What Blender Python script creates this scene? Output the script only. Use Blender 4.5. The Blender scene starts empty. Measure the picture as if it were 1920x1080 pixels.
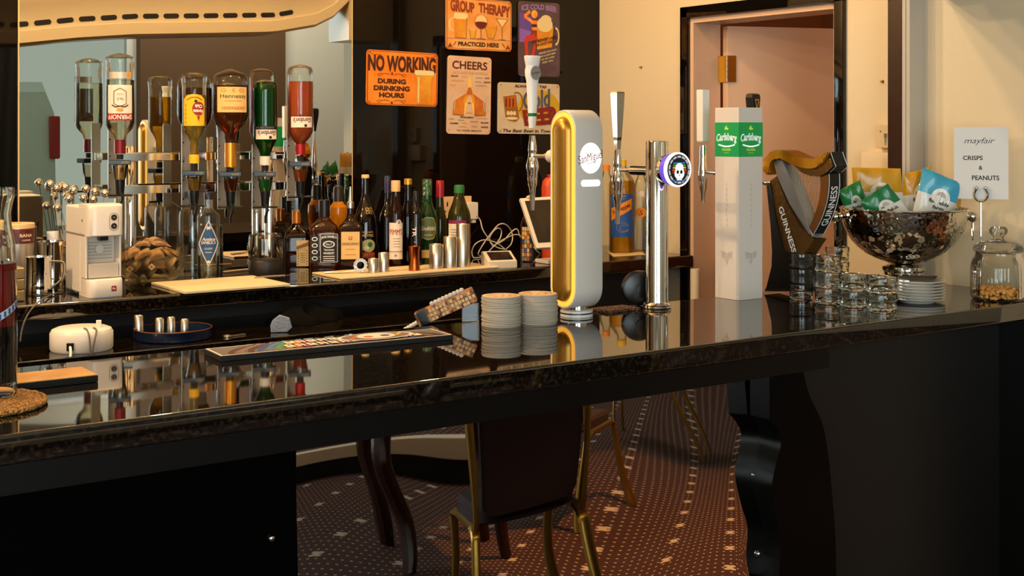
import bpy, bmesh, math, random
from math import sin, cos, pi, radians, atan2, sqrt
from mathutils import Matrix, Vector

S = bpy.context.scene
COL = S.collection
random.seed(7)

# ---------------------------------------------------------------- camera, world, lights, exposure
EYE = 1.56            # eye height
FPX = 2400.0          # focal length for a 1920 px wide frame
HOR = 248.0           # horizon row
HD = radians(55)      # heading of the view, measured from the bar's long axis (X)
VX, VY = cos(HD), sin(HD)
RX, RY = sin(HD), -cos(HD)
cam_d = bpy.data.cameras.new('camera')
cam = bpy.data.objects.new('camera', cam_d)
COL.objects.link(cam)
cam.location = (0, 0, EYE)
cam.rotation_euler = (pi / 2, 0, HD - pi / 2)
cam_d.sensor_width = 36
cam_d.lens = 36 * FPX / 1920
cam_d.shift_y = -(540 - HOR) / 1920
cam_d.clip_start = 0.05
cam_d.clip_end = 100
S.camera = cam

S.view_settings.view_transform = 'Standard'
S.view_settings.look = 'None'
S.view_settings.gamma = 1
S.view_settings.use_curve_mapping = False
S.view_settings.exposure = 0.0

W = bpy.data.worlds.new('world')
S.world = W
W.use_nodes = True
bg = W.node_tree.nodes['Background']
bg.inputs[0].default_value = (0.86, 0.95, 0.86, 1)
bg.inputs[1].default_value = 0.55

S.cycles.max_bounces = 16
S.cycles.transmission_bounces = 12
S.cycles.transparent_max_bounces = 24
S.cycles.glossy_bounces = 8
S.cycles.diffuse_bounces = 4
S.cycles.sample_clamp_indirect = 4.0
S.cycles.caustics_refractive = True
S.cycles.caustics_reflective = False
S.cycles.blur_glossy = 0.5

def light(name, kind, loc, power, color, size=0.1, target=None, spot=None, size_y=None, blend=0.5):
    d = bpy.data.lights.new(name, kind)
    d.energy = power
    d.color = color
    if kind == 'AREA':
        d.size = size
        if size_y:
            d.shape = 'RECTANGLE'
            d.size_y = size_y
    else:
        d.shadow_soft_size = size
    if kind == 'SPOT':
        d.spot_size = spot
        d.spot_blend = blend
    o = bpy.data.objects.new(name, d)
    COL.objects.link(o)
    o.location = loc
    if target is not None:
        o.rotation_euler = (Vector(target) - Vector(loc)).to_track_quat('-Z', 'Y').to_euler()
    return o

WARM = (1.0, 0.73, 0.41)
COOL = (0.80, 0.90, 1.0)
# downlights over the serving aisle and one added fill
light('bar_light', 'POINT', (2.40, 3.22, 2.66), 28, WARM, 0.035)
light('bar_light', 'POINT', (1.45, 3.40, 2.66), 38, WARM, 0.035)
light('bar_light', 'POINT', (0.45, 3.40, 2.66), 38, WARM, 0.035)
light('bar_light', 'POINT', (-0.75, 3.05, 2.62), 105, (1.0, 0.68, 0.38), 0.035)  # added warm fill for the left faces of the fonts
# corridor lamp beyond the door
light('corridor_lamp', 'POINT', (3.95, 2.45, 2.25), 4, (1.0, 0.62, 0.34), 0.08)
# daylight through the wide window behind the viewer and an added side window
light('daylight_window', 'AREA', (-1.3, -4.72, 1.85), 290, COOL, 3.7, target=(-1.3, 0.0, 1.85), size_y=2.7)
light('daylight_window', 'AREA', (-4.30, -2.5, 1.85), 230, COOL, 3.0, target=(0.0, -2.5, 1.85), size_y=2.7)
# lounge lights
light('lounge_light', 'POINT', (-0.7, 1.1, 2.55), 26, (1.0, 0.74, 0.48), 0.05)  # unseen fill added to lift the faces of the fonts
light('lounge_light', 'SPOT', (3.75, 0.80, 2.6), 520, (1.0, 0.46, 0.13), 0.03, target=(4.15, 0.10, 0), spot=radians(56), blend=0.2)
light('lounge_light', 'AREA', (4.9, -3.0, 3.88), 95, (1.0, 0.95, 0.84), 2.6, target=(4.9, -4.6, 1.6), size_y=0.3)  # added wall wash that brightens the mirrored lounge wall

# ---------------------------------------------------------------- where a point of the photo stands on a known surface
BT = 1.10             # height of both counters
def ray(px, py):
    t = (px - 960) / FPX
    return (VX + RX * t, VY + RY * t, (HOR - py) / FPX)
def on(px, py, z=BT):
    r = ray(px, py); d = (z - EYE) / r[2]
    return Vector((r[0] * d, r[1] * d, z))
def onY(px, py, Y):
    r = ray(px, py); d = Y / r[1]
    return Vector((r[0] * d, Y, EYE + r[2] * d))
def onX(px, py, X):
    r = ray(px, py); d = X / r[0]
    return Vector((X, r[1] * d, EYE + r[2] * d))
def dep(p):
    return p[0] * VX + p[1] * VY
def mpp(p):
    return dep(p) / FPX
def face(p):
    return atan2(p[1], p[0]) - pi / 2

# ---------------------------------------------------------------- materials
def lin(c):
    if isinstance(c, str):
        c = [int(c[i:i + 2], 16) / 255 for i in (0, 2, 4)]
    return tuple(x / 12.92 if x <= 0.04045 else ((x + 0.055) / 1.055) ** 2.4 for x in c)
_M = {}
def pm(name, col, rough=0.5, metal=0.0, trans=0.0, ior=1.45, coat=0.0, emit=0.0, emitcol=None, bump=None, spot=None, alpha=None, spec=None):
    """bump=(scale, strength[, kind]); spot=(scale, colour2, low, high)"""
    if name in _M:
        return _M[name]
    m = bpy.data.materials.new(name)
    m.use_nodes = True
    n, l = m.node_tree.nodes, m.node_tree.links
    b = n['Principled BSDF']
    c = lin(col)
    b.inputs['Base Color'].default_value = (*c, 1)
    b.inputs['Roughness'].default_value = rough
    b.inputs['Metallic'].default_value = metal
    b.inputs['IOR'].default_value = ior
    b.inputs['Transmission Weight'].default_value = trans
    b.inputs['Coat Weight'].default_value = coat
    if spec is not None:
        b.inputs['Specular IOR Level'].default_value = spec
    b.inputs['Coat Roughness'].default_value = 0.05
    if emit:
        b.inputs['Emission Color'].default_value = (*lin(emitcol or col), 1)
        b.inputs['Emission Strength'].default_value = emit
    tc = None
    if bump or spot:
        tc = n.new('ShaderNodeTexCoord')
    if bump:
        kind = bump[2] if len(bump) > 2 else 'NOISE'
        if kind == 'VORONOI':
            t = n.new('ShaderNodeTexVoronoi'); out = t.outputs['Distance']
        elif kind == 'WAVE':
            t = n.new('ShaderNodeTexWave'); out = t.outputs['Fac']; t.bands_direction = 'Z'; t.inputs['Distortion'].default_value = 3.0
            t.inputs['Detail'].default_value = 1.0
        else:
            t = n.new('ShaderNodeTexNoise'); out = t.outputs['Fac']; t.inputs['Detail'].default_value = 3
        t.inputs['Scale'].default_value = bump[0]
        l.new(tc.outputs['Object'], t.inputs['Vector'])
        bn = n.new('ShaderNodeBump'); bn.inputs['Strength'].default_value = bump[1]; bn.inputs['Distance'].default_value = 0.01
        l.new(out, bn.inputs['Height']); l.new(bn.outputs['Normal'], b.inputs['Normal'])
    if spot:
        t = n.new('ShaderNodeTexNoise'); t.inputs['Scale'].default_value = spot[0]; t.inputs['Detail'].default_value = 4
        l.new(tc.outputs['Object'], t.inputs['Vector'])
        r = n.new('ShaderNodeValToRGB')
        r.color_ramp.elements[0].position = spot[2]; r.color_ramp.elements[0].color = (*c, 1)
        r.color_ramp.elements[1].position = spot[3]; r.color_ramp.elements[1].color = (*lin(spot[1]), 1)
        l.new(t.outputs['Fac'], r.inputs['Fac']); l.new(r.outputs['Color'], b.inputs['Base Color'])
    _M[name] = m
    return m

def thin_glass(name, tint='f4faf6', rough=0.02, ior=1.5, gain=1.0, haze=0.0):
    """glass whose two faces lie so close together that nothing is bent: clear film plus a Fresnel reflection"""
    if name in _M:
        return _M[name]
    m = bpy.data.materials.new(name); m.use_nodes = True
    n, l = m.node_tree.nodes, m.node_tree.links
    n.clear()
    o = n.new('ShaderNodeOutputMaterial')
    tr = n.new('ShaderNodeBsdfTransparent'); tr.inputs[0].default_value = (*lin(tint), 1)
    gl = n.new('ShaderNodeBsdfGlossy'); gl.inputs['Roughness'].default_value = rough
    fr = n.new('ShaderNodeFresnel'); fr.inputs[0].default_value = ior
    mu = n.new('ShaderNodeMath'); mu.operation = 'MULTIPLY_ADD'; mu.inputs[1].default_value = gain; mu.inputs[2].default_value = haze; mu.use_clamp = True
    mx = n.new('ShaderNodeMixShader')
    l.new(fr.outputs[0], mu.inputs[0]); l.new(mu.outputs[0], mx.inputs[0])
    l.new(tr.outputs[0], mx.inputs[1]); l.new(gl.outputs[0], mx.inputs[2]); l.new(mx.outputs[0], o.inputs[0])
    _M[name] = m
    return m

def liquid_mat(name, col, body=0.45):
    """coloured drink: part of the light passes straight through, part is scattered inside it"""
    if name in _M:
        return _M[name]
    m = bpy.data.materials.new(name); m.use_nodes = True
    n, l = m.node_tree.nodes, m.node_tree.links
    n.clear(); c = (*lin(col), 1)
    o = n.new('ShaderNodeOutputMaterial')
    tr = n.new('ShaderNodeBsdfTransparent'); tr.inputs[0].default_value = c
    tl = n.new('ShaderNodeBsdfTranslucent'); tl.inputs[0].default_value = c
    df = n.new('ShaderNodeBsdfDiffuse'); df.inputs[0].default_value = c
    gl = n.new('ShaderNodeBsdfGlossy'); gl.inputs['Roughness'].default_value = 0.06
    a = n.new('ShaderNodeMixShader'); a.inputs[0].default_value = 0.5
    b = n.new('ShaderNodeMixShader'); b.inputs[0].default_value = body
    g = n.new('ShaderNodeMixShader'); f = n.new('ShaderNodeFresnel'); f.inputs[0].default_value = 1.33
    l.new(tl.outputs[0], a.inputs[1]); l.new(df.outputs[0], a.inputs[2])
    l.new(tr.outputs[0], b.inputs[1]); l.new(a.outputs[0], b.inputs[2])
    l.new(f.outputs[0], g.inputs[0]); l.new(b.outputs[0], g.inputs[1]); l.new(gl.outputs[0], g.inputs[2]); l.new(g.outputs[0], o.inputs[0])
    _M[name] = m
    return m

# ---------------------------------------------------------------- mesh building
class MB:
    def __init__(s):
        s.V, s.F, s.MI, s.SM, s.mats = [], [], [], [], []
        s.wn = False
    def mi(s, m):
        if m not in s.mats:
            s.mats.append(m)
        return s.mats.index(m)
    def add(s, vs, fs, m, smooth=False, M=None):
        k = len(s.V)
        if M is not None:
            vs = [tuple(M @ Vector(v)) for v in vs]
        s.V += [tuple(v) for v in vs]
        i = s.mi(m)
        for f in fs:
            s.F.append([a + k for a in f]); s.MI.append(i); s.SM.append(smooth)
        return s
    def bm(s, b, m, smooth=False, M=None):
        b.verts.ensure_lookup_table(); b.verts.index_update()
        s.add([v.co[:] for v in b.verts], [[v.index for v in f.verts] for f in b.faces], m, smooth, M)
        b.free()
        return s
    def box(s, x0, x1, y0, y1, z0, z1, m, bev=0.0, seg=2, M=None, smooth=None):
        b = bmesh.new()
        bmesh.ops.create_cube(b, size=1)
        for v in b.verts:
            v.co = ((x0 + x1) / 2 + v.co.x * (x1 - x0), (y0 + y1) / 2 + v.co.y * (y1 - y0), (z0 + z1) / 2 + v.co.z * (z1 - z0))
        if bev:
            bmesh.ops.bevel(b, geom=list(b.edges), offset=bev, segments=seg, affect='EDGES', profile=0.5)
            s.wn = True
        return s.bm(b, m, bool(bev) if smooth is None else smooth, M)
    def lathe(s, prof, m, seg=32, M=None, smooth=True, a0=0.0, a1=2 * pi, c=(0, 0), sx=1.0, sy=1.0, rib=None):
        full = abs(a1 - a0 - 2 * pi) < 1e-6
        n = seg if full else seg + 1
        vs, rows, fs = [], [], []
        for r, z in prof:
            if r < 1e-7:
                rows.append([len(vs)] * n); vs.append((c[0], c[1], z))
            else:
                row = []
                for i in range(n):
                    a = a0 + (a1 - a0) * i / seg
                    rr = r if rib is None else r * (1 + rib(a, z))
                    row.append(len(vs)); vs.append((c[0] + rr * sx * cos(a), c[1] + rr * sy * sin(a), z))
                rows.append(row)
        for p, q in zip(rows, rows[1:]):
            for i in range(seg):
                j = (i + 1) % n if full else i + 1
                f = [p[i], p[j], q[j], q[i]]
                g = []
                for x in f:
                    if x not in g:
                        g.append(x)
                if len(g) > 2:
                    fs.append(g)
        return s.add(vs, fs, m, smooth, M)
    def tube(s, pts, r, m, seg=8, closed=False, M=None, smooth=True, flat=1.0):
        pts = [Vector(p) for p in pts]
        n = len(pts)
        rs = r if isinstance(r, (list, tuple)) else [r] * n
        vs, fs = [], []
        up = None
        for i, p in enumerate(pts):
            a = pts[(i - 1) % n] if closed or i else p
            b = pts[(i + 1) % n] if closed or i < n - 1 else p
            t = (b - a).normalized() if (b - a).length > 1e-9 else Vector((0, 0, 1))
            if up is None:
                up = Vector((0, 0, 1)) if abs(t.z) < 0.9 else Vector((1, 0, 0))
            u = (up - t * up.dot(t))
            u = u.normalized() if u.length > 1e-6 else t.orthogonal().normalized()
            w = t.cross(u); up = u
            for k in range(seg):
                an = 2 * pi * k / seg
                vs.append(tuple(p + u * (cos(an) * rs[i]) + w * (sin(an) * rs[i] * flat)))
        for i in range(n if closed else n - 1):
            for k in range(seg):
                a, b = i * seg, ((i + 1) % n) * seg
                fs.append([a + k, a + (k + 1) % seg, b + (k + 1) % seg, b + k])
        if not closed:
            fs.append(list(range(seg))[::-1]); fs.append([(n - 1) * seg + k for k in range(seg)])
        return s.add(vs, fs, m, smooth, M)
    def ball(s, c, r, m, seg=16, rings=10, sc=(1, 1, 1), M=None):
        prof = [(r * sin(pi * i / rings), -r * cos(pi * i / rings)) for i in range(rings + 1)]
        prof[0] = (0, -r); prof[-1] = (0, r)
        T = Matrix.Translation(c) @ Matrix.Diagonal((*sc, 1))
        return s.lathe(prof, m, seg, (M @ T) if M is not None else T)
    def loft(s, rings, m, smooth=True, caps=True, M=None, closed=True):
        n = len(rings[0]); vs = [v for r in rings for v in r]; fs = []
        for i in range(len(rings) - 1):
            for k in range(n if closed else n - 1):
                a, b = i * n, (i + 1) * n
                fs.append([a + k, a + (k + 1) % n, b + (k + 1) % n, b + k])
        if caps:
            fs.append(list(range(n))[::-1]); fs.append([(len(rings) - 1) * n + k for k in range(n)])
        return s.add(vs, fs, m, smooth, M)
    def prism(s, poly, m, f0, f1, bev=0.0, smooth=False, seg=2, M=None):
        """poly: 2-D outline; f0/f1 map (u,v) to the near and the far face"""
        n = len(poly)
        b = bmesh.new()
        a = [b.verts.new(f0(*p)) for p in poly]; c = [b.verts.new(f1(*p)) for p in poly]
        fa = b.faces.new(a); fc = b.faces.new(c[::-1])
        for i in range(n):
            b.faces.new([a[(i + 1) % n], a[i], c[i], c[(i + 1) % n]])
        if bev:
            bmesh.ops.bevel(b, geom=list(fa.edges) + list(fc.edges), offset=bev, segments=seg, affect='EDGES', profile=0.5)
            s.wn = True; smooth = True
        bmesh.ops.triangulate(b, faces=[f for f in b.faces if len(f.verts) > 4])
        bmesh.ops.recalc_face_normals(b, faces=list(b.faces))
        return s.bm(b, m, smooth, M)
    def obj(s, name, parent=None, loc=None, rz=0.0, sharp=35, wp=False):
        me = bpy.data.meshes.new(name)
        me.from_pydata(s.V, [], s.F)
        for m in s.mats:
            me.materials.append(m)
        me.polygons.foreach_set('material_index', s.MI)
        me.polygons.foreach_set('use_smooth', s.SM)
        me.update()
        if any(s.SM):
            b = bmesh.new(); b.from_mesh(me)
            bmesh.ops.recalc_face_normals(b, faces=list(b.faces)) if getattr(s, 'fix', True) else None
            b.to_mesh(me); b.free()
            me.set_sharp_from_angle(angle=radians(sharp))
        o = bpy.data.objects.new(name, me)
        COL.objects.link(o)
        if parent is not None:
            o.parent = parent
        if loc is not None:
            o.location = loc
        if rz:
            o.rotation_euler = (0, 0, rz)
        if wp:
            o.matrix_parent_inverse = (Matrix.Translation(parent.location) @ Matrix.Rotation(parent.rotation_euler[2], 4, 'Z')).inverted()
        if s.wn:
            w = o.modifiers.new('weighted_normals', 'WEIGHTED_NORMAL'); w.keep_sharp = True
        return o

def tag(o, label, cat, group=None, kind=None):
    o['label'] = label; o['category'] = cat
    if group: o['group'] = group
    if kind: o['kind'] = kind
    return o
def thing(name, label, cat, loc=(0, 0, 0), rz=0.0, group=None):
    o = bpy.data.objects.new(name, None); COL.objects.link(o)
    o.empty_display_size = 0.05
    o.location = loc; o.rotation_euler = (0, 0, rz)
    return tag(o, label, cat, group)
def struct(o, label=None, cat=None):
    o['kind'] = 'structure'
    if label: o['label'] = label
    if cat: o['category'] = cat
    return o
def dup(root, loc=None, rz=None, label=None, group=None):
    def cp(o, par):
        c = o.copy(); COL.objects.link(c); c.parent = par
        for ch in [x for x in bpy.data.objects if x.parent == o]:
            cp(ch, c)
        return c
    r = cp(root, None)
    if loc is not None: r.location = loc
    if rz is not None: r.rotation_euler = (0, 0, rz)
    if label: r['label'] = label
    if group: r['group'] = group
    return r

# ---------------------------------------------------------------- flat artwork and lettering
_T = {}
def text_geo(t, bold=0.0, shear=0.0, space=1.0):
    k = (t, bold, shear, space)
    if k not in _T:
        cu = bpy.data.curves.new('lettering', 'FONT')
        cu.body = t; cu.size = 1; cu.resolution_u = 3; cu.offset = bold; cu.shear = shear; cu.space_character = space
        o = bpy.data.objects.new('lettering', cu)
        COL.objects.link(o)
        me = bpy.data.meshes.new_from_object(o)
        vs = [(v.co.x, v.co.y) for v in me.vertices]; fs = [list(p.vertices) for p in me.polygons]
        bpy.data.objects.remove(o); bpy.data.curves.remove(cu); bpy.data.meshes.remove(me)
        if not vs:
            vs, fs = [(0, 0), (1, 0), (0, 1)], [[0, 1, 2]]
        x0 = min(v[0] for v in vs); x1 = max(v[0] for v in vs); y0 = min(v[1] for v in vs); y1 = max(v[1] for v in vs)
        _T[k] = ([((v[0] - x0) / (x1 - x0) - 0.5, (v[1] - y0) / (y1 - y0) - 0.5) for v in vs], fs, (x1 - x0) / (y1 - y0))
    return _T[k]

class Art(MB):
    """2-D artwork laid onto a surface: fn(u, v, lift) gives the 3-D point"""
    def __init__(s, fn=None, step=0.0004):
        super().__init__()
        f0 = fn or (lambda u, v, h: (u, -h, v)); s.step = step; s.fix = False; s.cnt = 0; s.du = getattr(fn, 'du', None)
        s.fn = lambda u, v, h: f0(u, v, h + s.cnt * 8e-6)
    def poly(s, pts, m, L=1):
        n = len(pts); s.cnt += 1
        us = [q[0] for q in pts]
        if s.du and max(us) - min(us) > s.du * 1.2:      # split into upright strips that follow the curve
            b = bmesh.new(); b.faces.new([b.verts.new((u, v, 0)) for u, v in pts])
            if n > 4: bmesh.ops.triangulate(b, faces=list(b.faces))
            k = math.ceil(min(us) / s.du)
            while k * s.du < max(us):
                bmesh.ops.bisect_plane(b, geom=list(b.verts) + list(b.edges) + list(b.faces), plane_co=(k * s.du, 0, 0), plane_no=(1, 0, 0))
                k += 1
            b.verts.ensure_lookup_table(); b.verts.index_update()
            vs = [s.fn(v.co.x, v.co.y, L * s.step) for v in b.verts]
            fs = [[v.index for v in f.verts] for f in b.faces]; b.free()
            return s.add(vs, fs, m)
        vs = [s.fn(u, v, L * s.step) for u, v in pts]
        if n > 4:
            b = bmesh.new(); b.faces.new([b.verts.new((u, v, 0)) for u, v in pts])
            bmesh.ops.triangulate(b, faces=list(b.faces))
            b.verts.index_update()
            fs = [[v.index for v in f.verts] for f in b.faces]; b.free()
        else:
            fs = [list(range(n))]
        return s.add(vs, fs, m)
    def rect(s, u0, v0, u1, v1, m, L=1, n=1):
        for i in range(n):
            a = u0 + (u1 - u0) * i / n; b = u0 + (u1 - u0) * (i + 1) / n
            s.poly([(a, v0), (b, v0), (b, v1), (a, v1)], m, L)
        return s
    def rrect(s, u0, v0, u1, v1, r, m, L=1):
        p = []
        for cx, cy, a in ((u1 - r, v0 + r, -90), (u1 - r, v1 - r, 0), (u0 + r, v1 - r, 90), (u0 + r, v0 + r, 180)):
            for k in range(5):
                t = radians(a + 22.5 * k); p.append((cx + r * cos(t), cy + r * sin(t)))
        return s.poly(p, m, L)
    def ell(s, cu, cv, ru, rv, m, L=1, n=24, a0=0, a1=360):
        p = [(cu + ru * cos(radians(a0 + (a1 - a0) * i / n)), cv + rv * sin(radians(a0 + (a1 - a0) * i / n))) for i in range(n if a1 - a0 == 360 else n + 1)]
        return s.poly(p, m, L)
    def line(s, pts, w, m, L=2, closed=False):
        q = list(pts) + ([pts[0]] if closed else [])
        for (a, b), (c, d) in zip(q, q[1:]):
            k = sqrt((c - a) ** 2 + (d - b) ** 2) or 1e-9
            nx, ny = -(d - b) / k * w / 2, (c - a) / k * w / 2
            s.poly([(a - nx, b - ny), (c - nx, d - ny), (c + nx, d + ny), (a + nx, b + ny)], m, L)
        return s
    def arc(s, cu, cv, ru, rv, w, m, L=2, a0=0, a1=360, n=20):
        return s.line([(cu + ru * cos(radians(a0 + (a1 - a0) * i / n)), cv + rv * sin(radians(a0 + (a1 - a0) * i / n))) for i in range(n + 1)], w, m, L)
    def text(s, t, cu, cv, w, h, m, L=3, bold=0.0, shear=0.0, rot=0.0, warp=None, space=1.0):
        """lettering that fills a w x h box centred on (cu, cv); rot in degrees; warp(x in -.5...5) -> (dv, scale)"""
        if 'M' in t and bold > 0 and not warp:           # two slightly shifted prints stand for a heavier letter
            k_ = min(bold, 0.03) * 0.5 * (h or w * 0.2)
            s.text(t, cu - k_ * cos(radians(rot)), cv - k_ * sin(radians(rot)), w, h, m, L, 0.0, shear, rot, None, space)
            cu, cv, bold = cu + k_ * cos(radians(rot)), cv + k_ * sin(radians(rot)), 0.0
        vs, fs, asp = text_geo(t, bold, shear, space); s.cnt += 1
        if w is None: w = h * asp
        if h is None: h = w / asp
        cr, sr = cos(radians(rot)), sin(radians(rot))
        out = []
        for x, y in vs:
            if warp:
                dv, k = warp(x)
            else:
                dv, k = 0, 1
            a, b = x * w, y * h * k + dv
            out.append(s.fn(cu + a * cr - b * sr, cv + a * sr + b * cr, L * s.step))
        return s.add(out, fs, m)

def wrap(R, z0=0.0, ang=0.0, sx=1.0, sy=1.0):
    """artwork wrapped onto an upright cylinder of radius R, its middle at angle ang from the front (-Y)"""
    def f(u, v, h):
        a = u / R + ang
        return ((R + h) * sin(a) * sx, -(R + h) * cos(a) * sy, z0 + v)
    f.du = R * 0.2
    return f

# ---------------------------------------------------------------- shared materials
M_granite = pm('polished_black_granite', '0e0a07', 0.03, spot=(110, '32271b', 0.50, 0.72), ior=2.1)
M_blackgloss = pm('black_gloss_panel', '060505', 0.03, ior=1.5)
M_blacksatin = pm('black_satin_paint', '0a0908', 0.28)
M_black = pm('black_plastic', '0b0b0c', 0.3)
M_rubber = pm('dark_rubber', '111010', 0.7)
M_cream = pm('cream_wall_paint', 'dac8a9', 0.6, bump=(60, 0.03))
M_pink = pm('pinkish_cream_door_paint', 'd6b296', 0.35, bump=(25, 0.04))
M_white = pm('white_plastic', 'f0ece6', 0.3)
M_offwhite = pm('off_white_plastic', 'e4d8c4', 0.4)
M_chrome = pm('chrome', 'eceae6', 0.06, 1.0)
M_steel = pm('brushed_steel', 'cfc7ba', 0.28, 1.0, bump=(900, 0.02))
M_mirror = pm('mirror_silver', 'dfe0dc', 0.004, 1.0)
M_brass = pm('aged_brass', 'b98a3a', 0.28, 1.0)
M_gold = pm('gold_lacquer', 'c98a1e', 0.22, 0.85)
M_copper = pm('copper', 'c8642a', 0.22, 1.0)
M_ceramic = pm('white_ceramic', 'f2ede4', 0.15, coat=0.4)
M_paper = pm('white_paper', 'efece8', 0.8)
M_cork = pm('cream_board', 'ead2a6', 0.55, bump=(40, 0.05))
M_darkwood = pm('dark_stained_wood', '2a130a', 0.25, bump=(30, 0.05))
G_clear = thin_glass('clear_glass', 'fafcf8', rough=0.05, ior=1.45, gain=0.8)
G_green = thin_glass('green_glass', '9fd3a6')
I_black = pm('black_ink', '0d0a08', 0.6)
I_white = pm('white_ink', 'f3efe8', 0.6)
I_red = pm('red_ink', 'a01d18', 0.6)
I_maroon = pm('maroon_ink', '4a0f0d', 0.6)
I_gold = pm('gold_ink', 'b98a35', 0.45, 0.4)
I_green = pm('green_ink', '1c6b33', 0.6)
I_blue = pm('blue_ink', '1f4a86', 0.6)
I_grey = pm('grey_ink', '8a847c', 0.6)
I_yellow = pm('yellow_ink', 'eebc1e', 0.6)
I_orange = pm('orange_ink', 'e8861a', 0.6)
I_amber = pm('amber_ink', 'b9601a', 0.6)
I_foam = pm('foam_cream_ink', 'f2dfb0', 0.6)
I_purple = pm('purple_ink', '5b4384', 0.6)
# ================================================================ THE SETTING
XE = 3.31             # face of the end wall with the staff door
YB = 4.10             # face of the back wall
BF, BB = 2.035, 2.61  # front and back edge of the bar top
KF = 3.535            # front edge of the back counter
CZ = 2.75             # ceiling over the bar
CL = 3.95             # higher ceiling of the lounge

def carpet_material():
    m = bpy.data.materials.new('patterned_carpet'); m.use_nodes = True
    n, l = m.node_tree.nodes, m.node_tree.links
    b = n['Principled BSDF']; b.inputs['Roughness'].default_value = 0.95
    tc = n.new('ShaderNodeTexCoord'); mp = n.new('ShaderNodeMapping')
    mp.inputs['Rotation'].default_value = (0, 0, radians(45))
    l.new(tc.outputs['Object'], mp.inputs['Vector'])
    sx = n.new('ShaderNodeSeparateXYZ'); l.new(mp.outputs['Vector'], sx.inputs[0])
    def mth(op, a, b_=None, c=None):
        k = n.new('ShaderNodeMath'); k.operation = op
        for i, v in enumerate((a, b_, c)):
            if v is None: continue
            if isinstance(v, (int, float)): k.inputs[i].default_value = v
            else: l.new(v, k.inputs[i])
        return k.outputs[0]
    U, V = sx.outputs['X'], sx.outputs['Y']
    def cell(c, p, off=0.0):       # distance from the middle of the cell
        f = mth('FRACT', mth('ADD', mth('DIVIDE', c, p), off))
        return mth('MULTIPLY', mth('SUBTRACT', f, 0.5), p)
    # fine dots in straight lines
    du, dv = cell(U, 0.0585), cell(V, 0.0300)
    dd = mth('SQRT', mth('ADD', mth('POWER', du, 2), mth('POWER', dv, 2)))
    dot = mth('LESS_THAN', dd, 0.0052)
    # flower clusters of five petals
    fl = None
    for a, c in ((0, 0), (0.020, 0.011), (-0.020, 0.011), (0.020, -0.011), (-0.020, -0.011)):
        p = mth('SUBTRACT', cell(U, 0.2925), a); q = mth('SUBTRACT', cell(V, 0.2925), c)
        e = mth('SQRT', mth('ADD', mth('POWER', p, 2), mth('POWER', q, 2)))
        k = mth('LESS_THAN', e, 0.0125)
        fl = k if fl is None else mth('MAXIMUM', fl, k)
    mask = mth('MAXIMUM', dot, fl)
    nz = n.new('ShaderNodeTexNoise'); nz.inputs['Scale'].default_value = 220; nz.inputs['Detail'].default_value = 2
    l.new(tc.outputs['Object'], nz.inputs['Vector'])
    g = n.new('ShaderNodeMix'); g.data_type = 'RGBA'
    g.inputs[6].default_value = (*lin('260c08'), 1); g.inputs[7].default_value = (*lin('42160c'), 1)
    l.new(nz.outputs['Fac'], g.inputs[0])
    h = n.new('ShaderNodeMix'); h.data_type = 'RGBA'
    l.new(mask, h.inputs[0]); l.new(g.outputs[2], h.inputs[6]); h.inputs[7].default_value = (*lin('b8ab9c'), 1)
    l.new(h.outputs[2], b.inputs['Base Color'])
    bp = n.new('ShaderNodeBump'); bp.inputs['Strength'].default_value = 0.4; bp.inputs['Distance'].default_value = 0.004
    l.new(nz.outputs['Fac'], bp.inputs['Height']); l.new(bp.outputs[0], b.inputs['Normal'])
    return m
M_carpet = carpet_material()

struct(MB().box(-4.2, 8.7, -4.6, 4.8, -0.1, 0, M_carpet).obj('floor'), 'dark red carpet with rows of pale dots and flowers', 'floor')
cb_ = MB().box(-4.2, 8.7, 2.0, 4.8, CZ, CZ + 0.1, M_cream).box(-4.2, 8.7, -4.65, 2.1, CL, CL + 0.1, M_cream).box(-4.2, 8.7, 2.0, 2.1, CZ + 0.1, CL, M_cream)
struct(cb_.obj('ceiling'), 'plain cream ceiling, higher over the lounge than over the bar', 'ceiling')
struct(MB().box(-4.2, XE + 0.12, YB, YB + 0.12, 0, CZ, pm('black_gloss_wall', '070504', 0.03, spec=0.36)).obj('wall_back'), 'black high gloss wall behind the back counter', 'wall')

# end wall with the doorway; the doorway runs from DY0 to DY1
DY0, DY1, DZ = 2.848, 3.562, 1.990
wb = MB()
wb.box(XE, XE + 0.12, DY1, YB, 0, CZ, M_cream)
wb.box(XE, XE + 0.12, DY0, DY1, DZ, CZ, M_cream)
wb.box(XE, XE + 0.12, 1.95, DY0, 0, CZ, M_cream)
struct(wb.obj('wall_end'), 'cream end wall with the staff doorway', 'wall')
struct(MB().box(XE, 8.6, 1.83, 1.95, 0, CL, M_cream).obj('wall_return'), 'cream wall running on beyond the bar end', 'wall')
struct(MB().box(8.5, 8.62, -4.6, 2.0, 0, CL, M_cream).obj('wall_lounge'), 'cream far wall of the lounge', 'wall')
struct(MB().box(-4.2, -4.08, -1.0, 4.2, 0, CL, M_cream).box(-4.2, -4.08, -4.6, -4.0, 0, CL, M_cream).box(-4.2, -4.08, -4.0, -1.0, 0, 0.4, M_cream).box(-4.2, -4.08, -4.0, -1.0, 3.3, CL, M_cream).obj('wall_side'), 'cream side wall of the lounge', 'wall')
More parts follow.
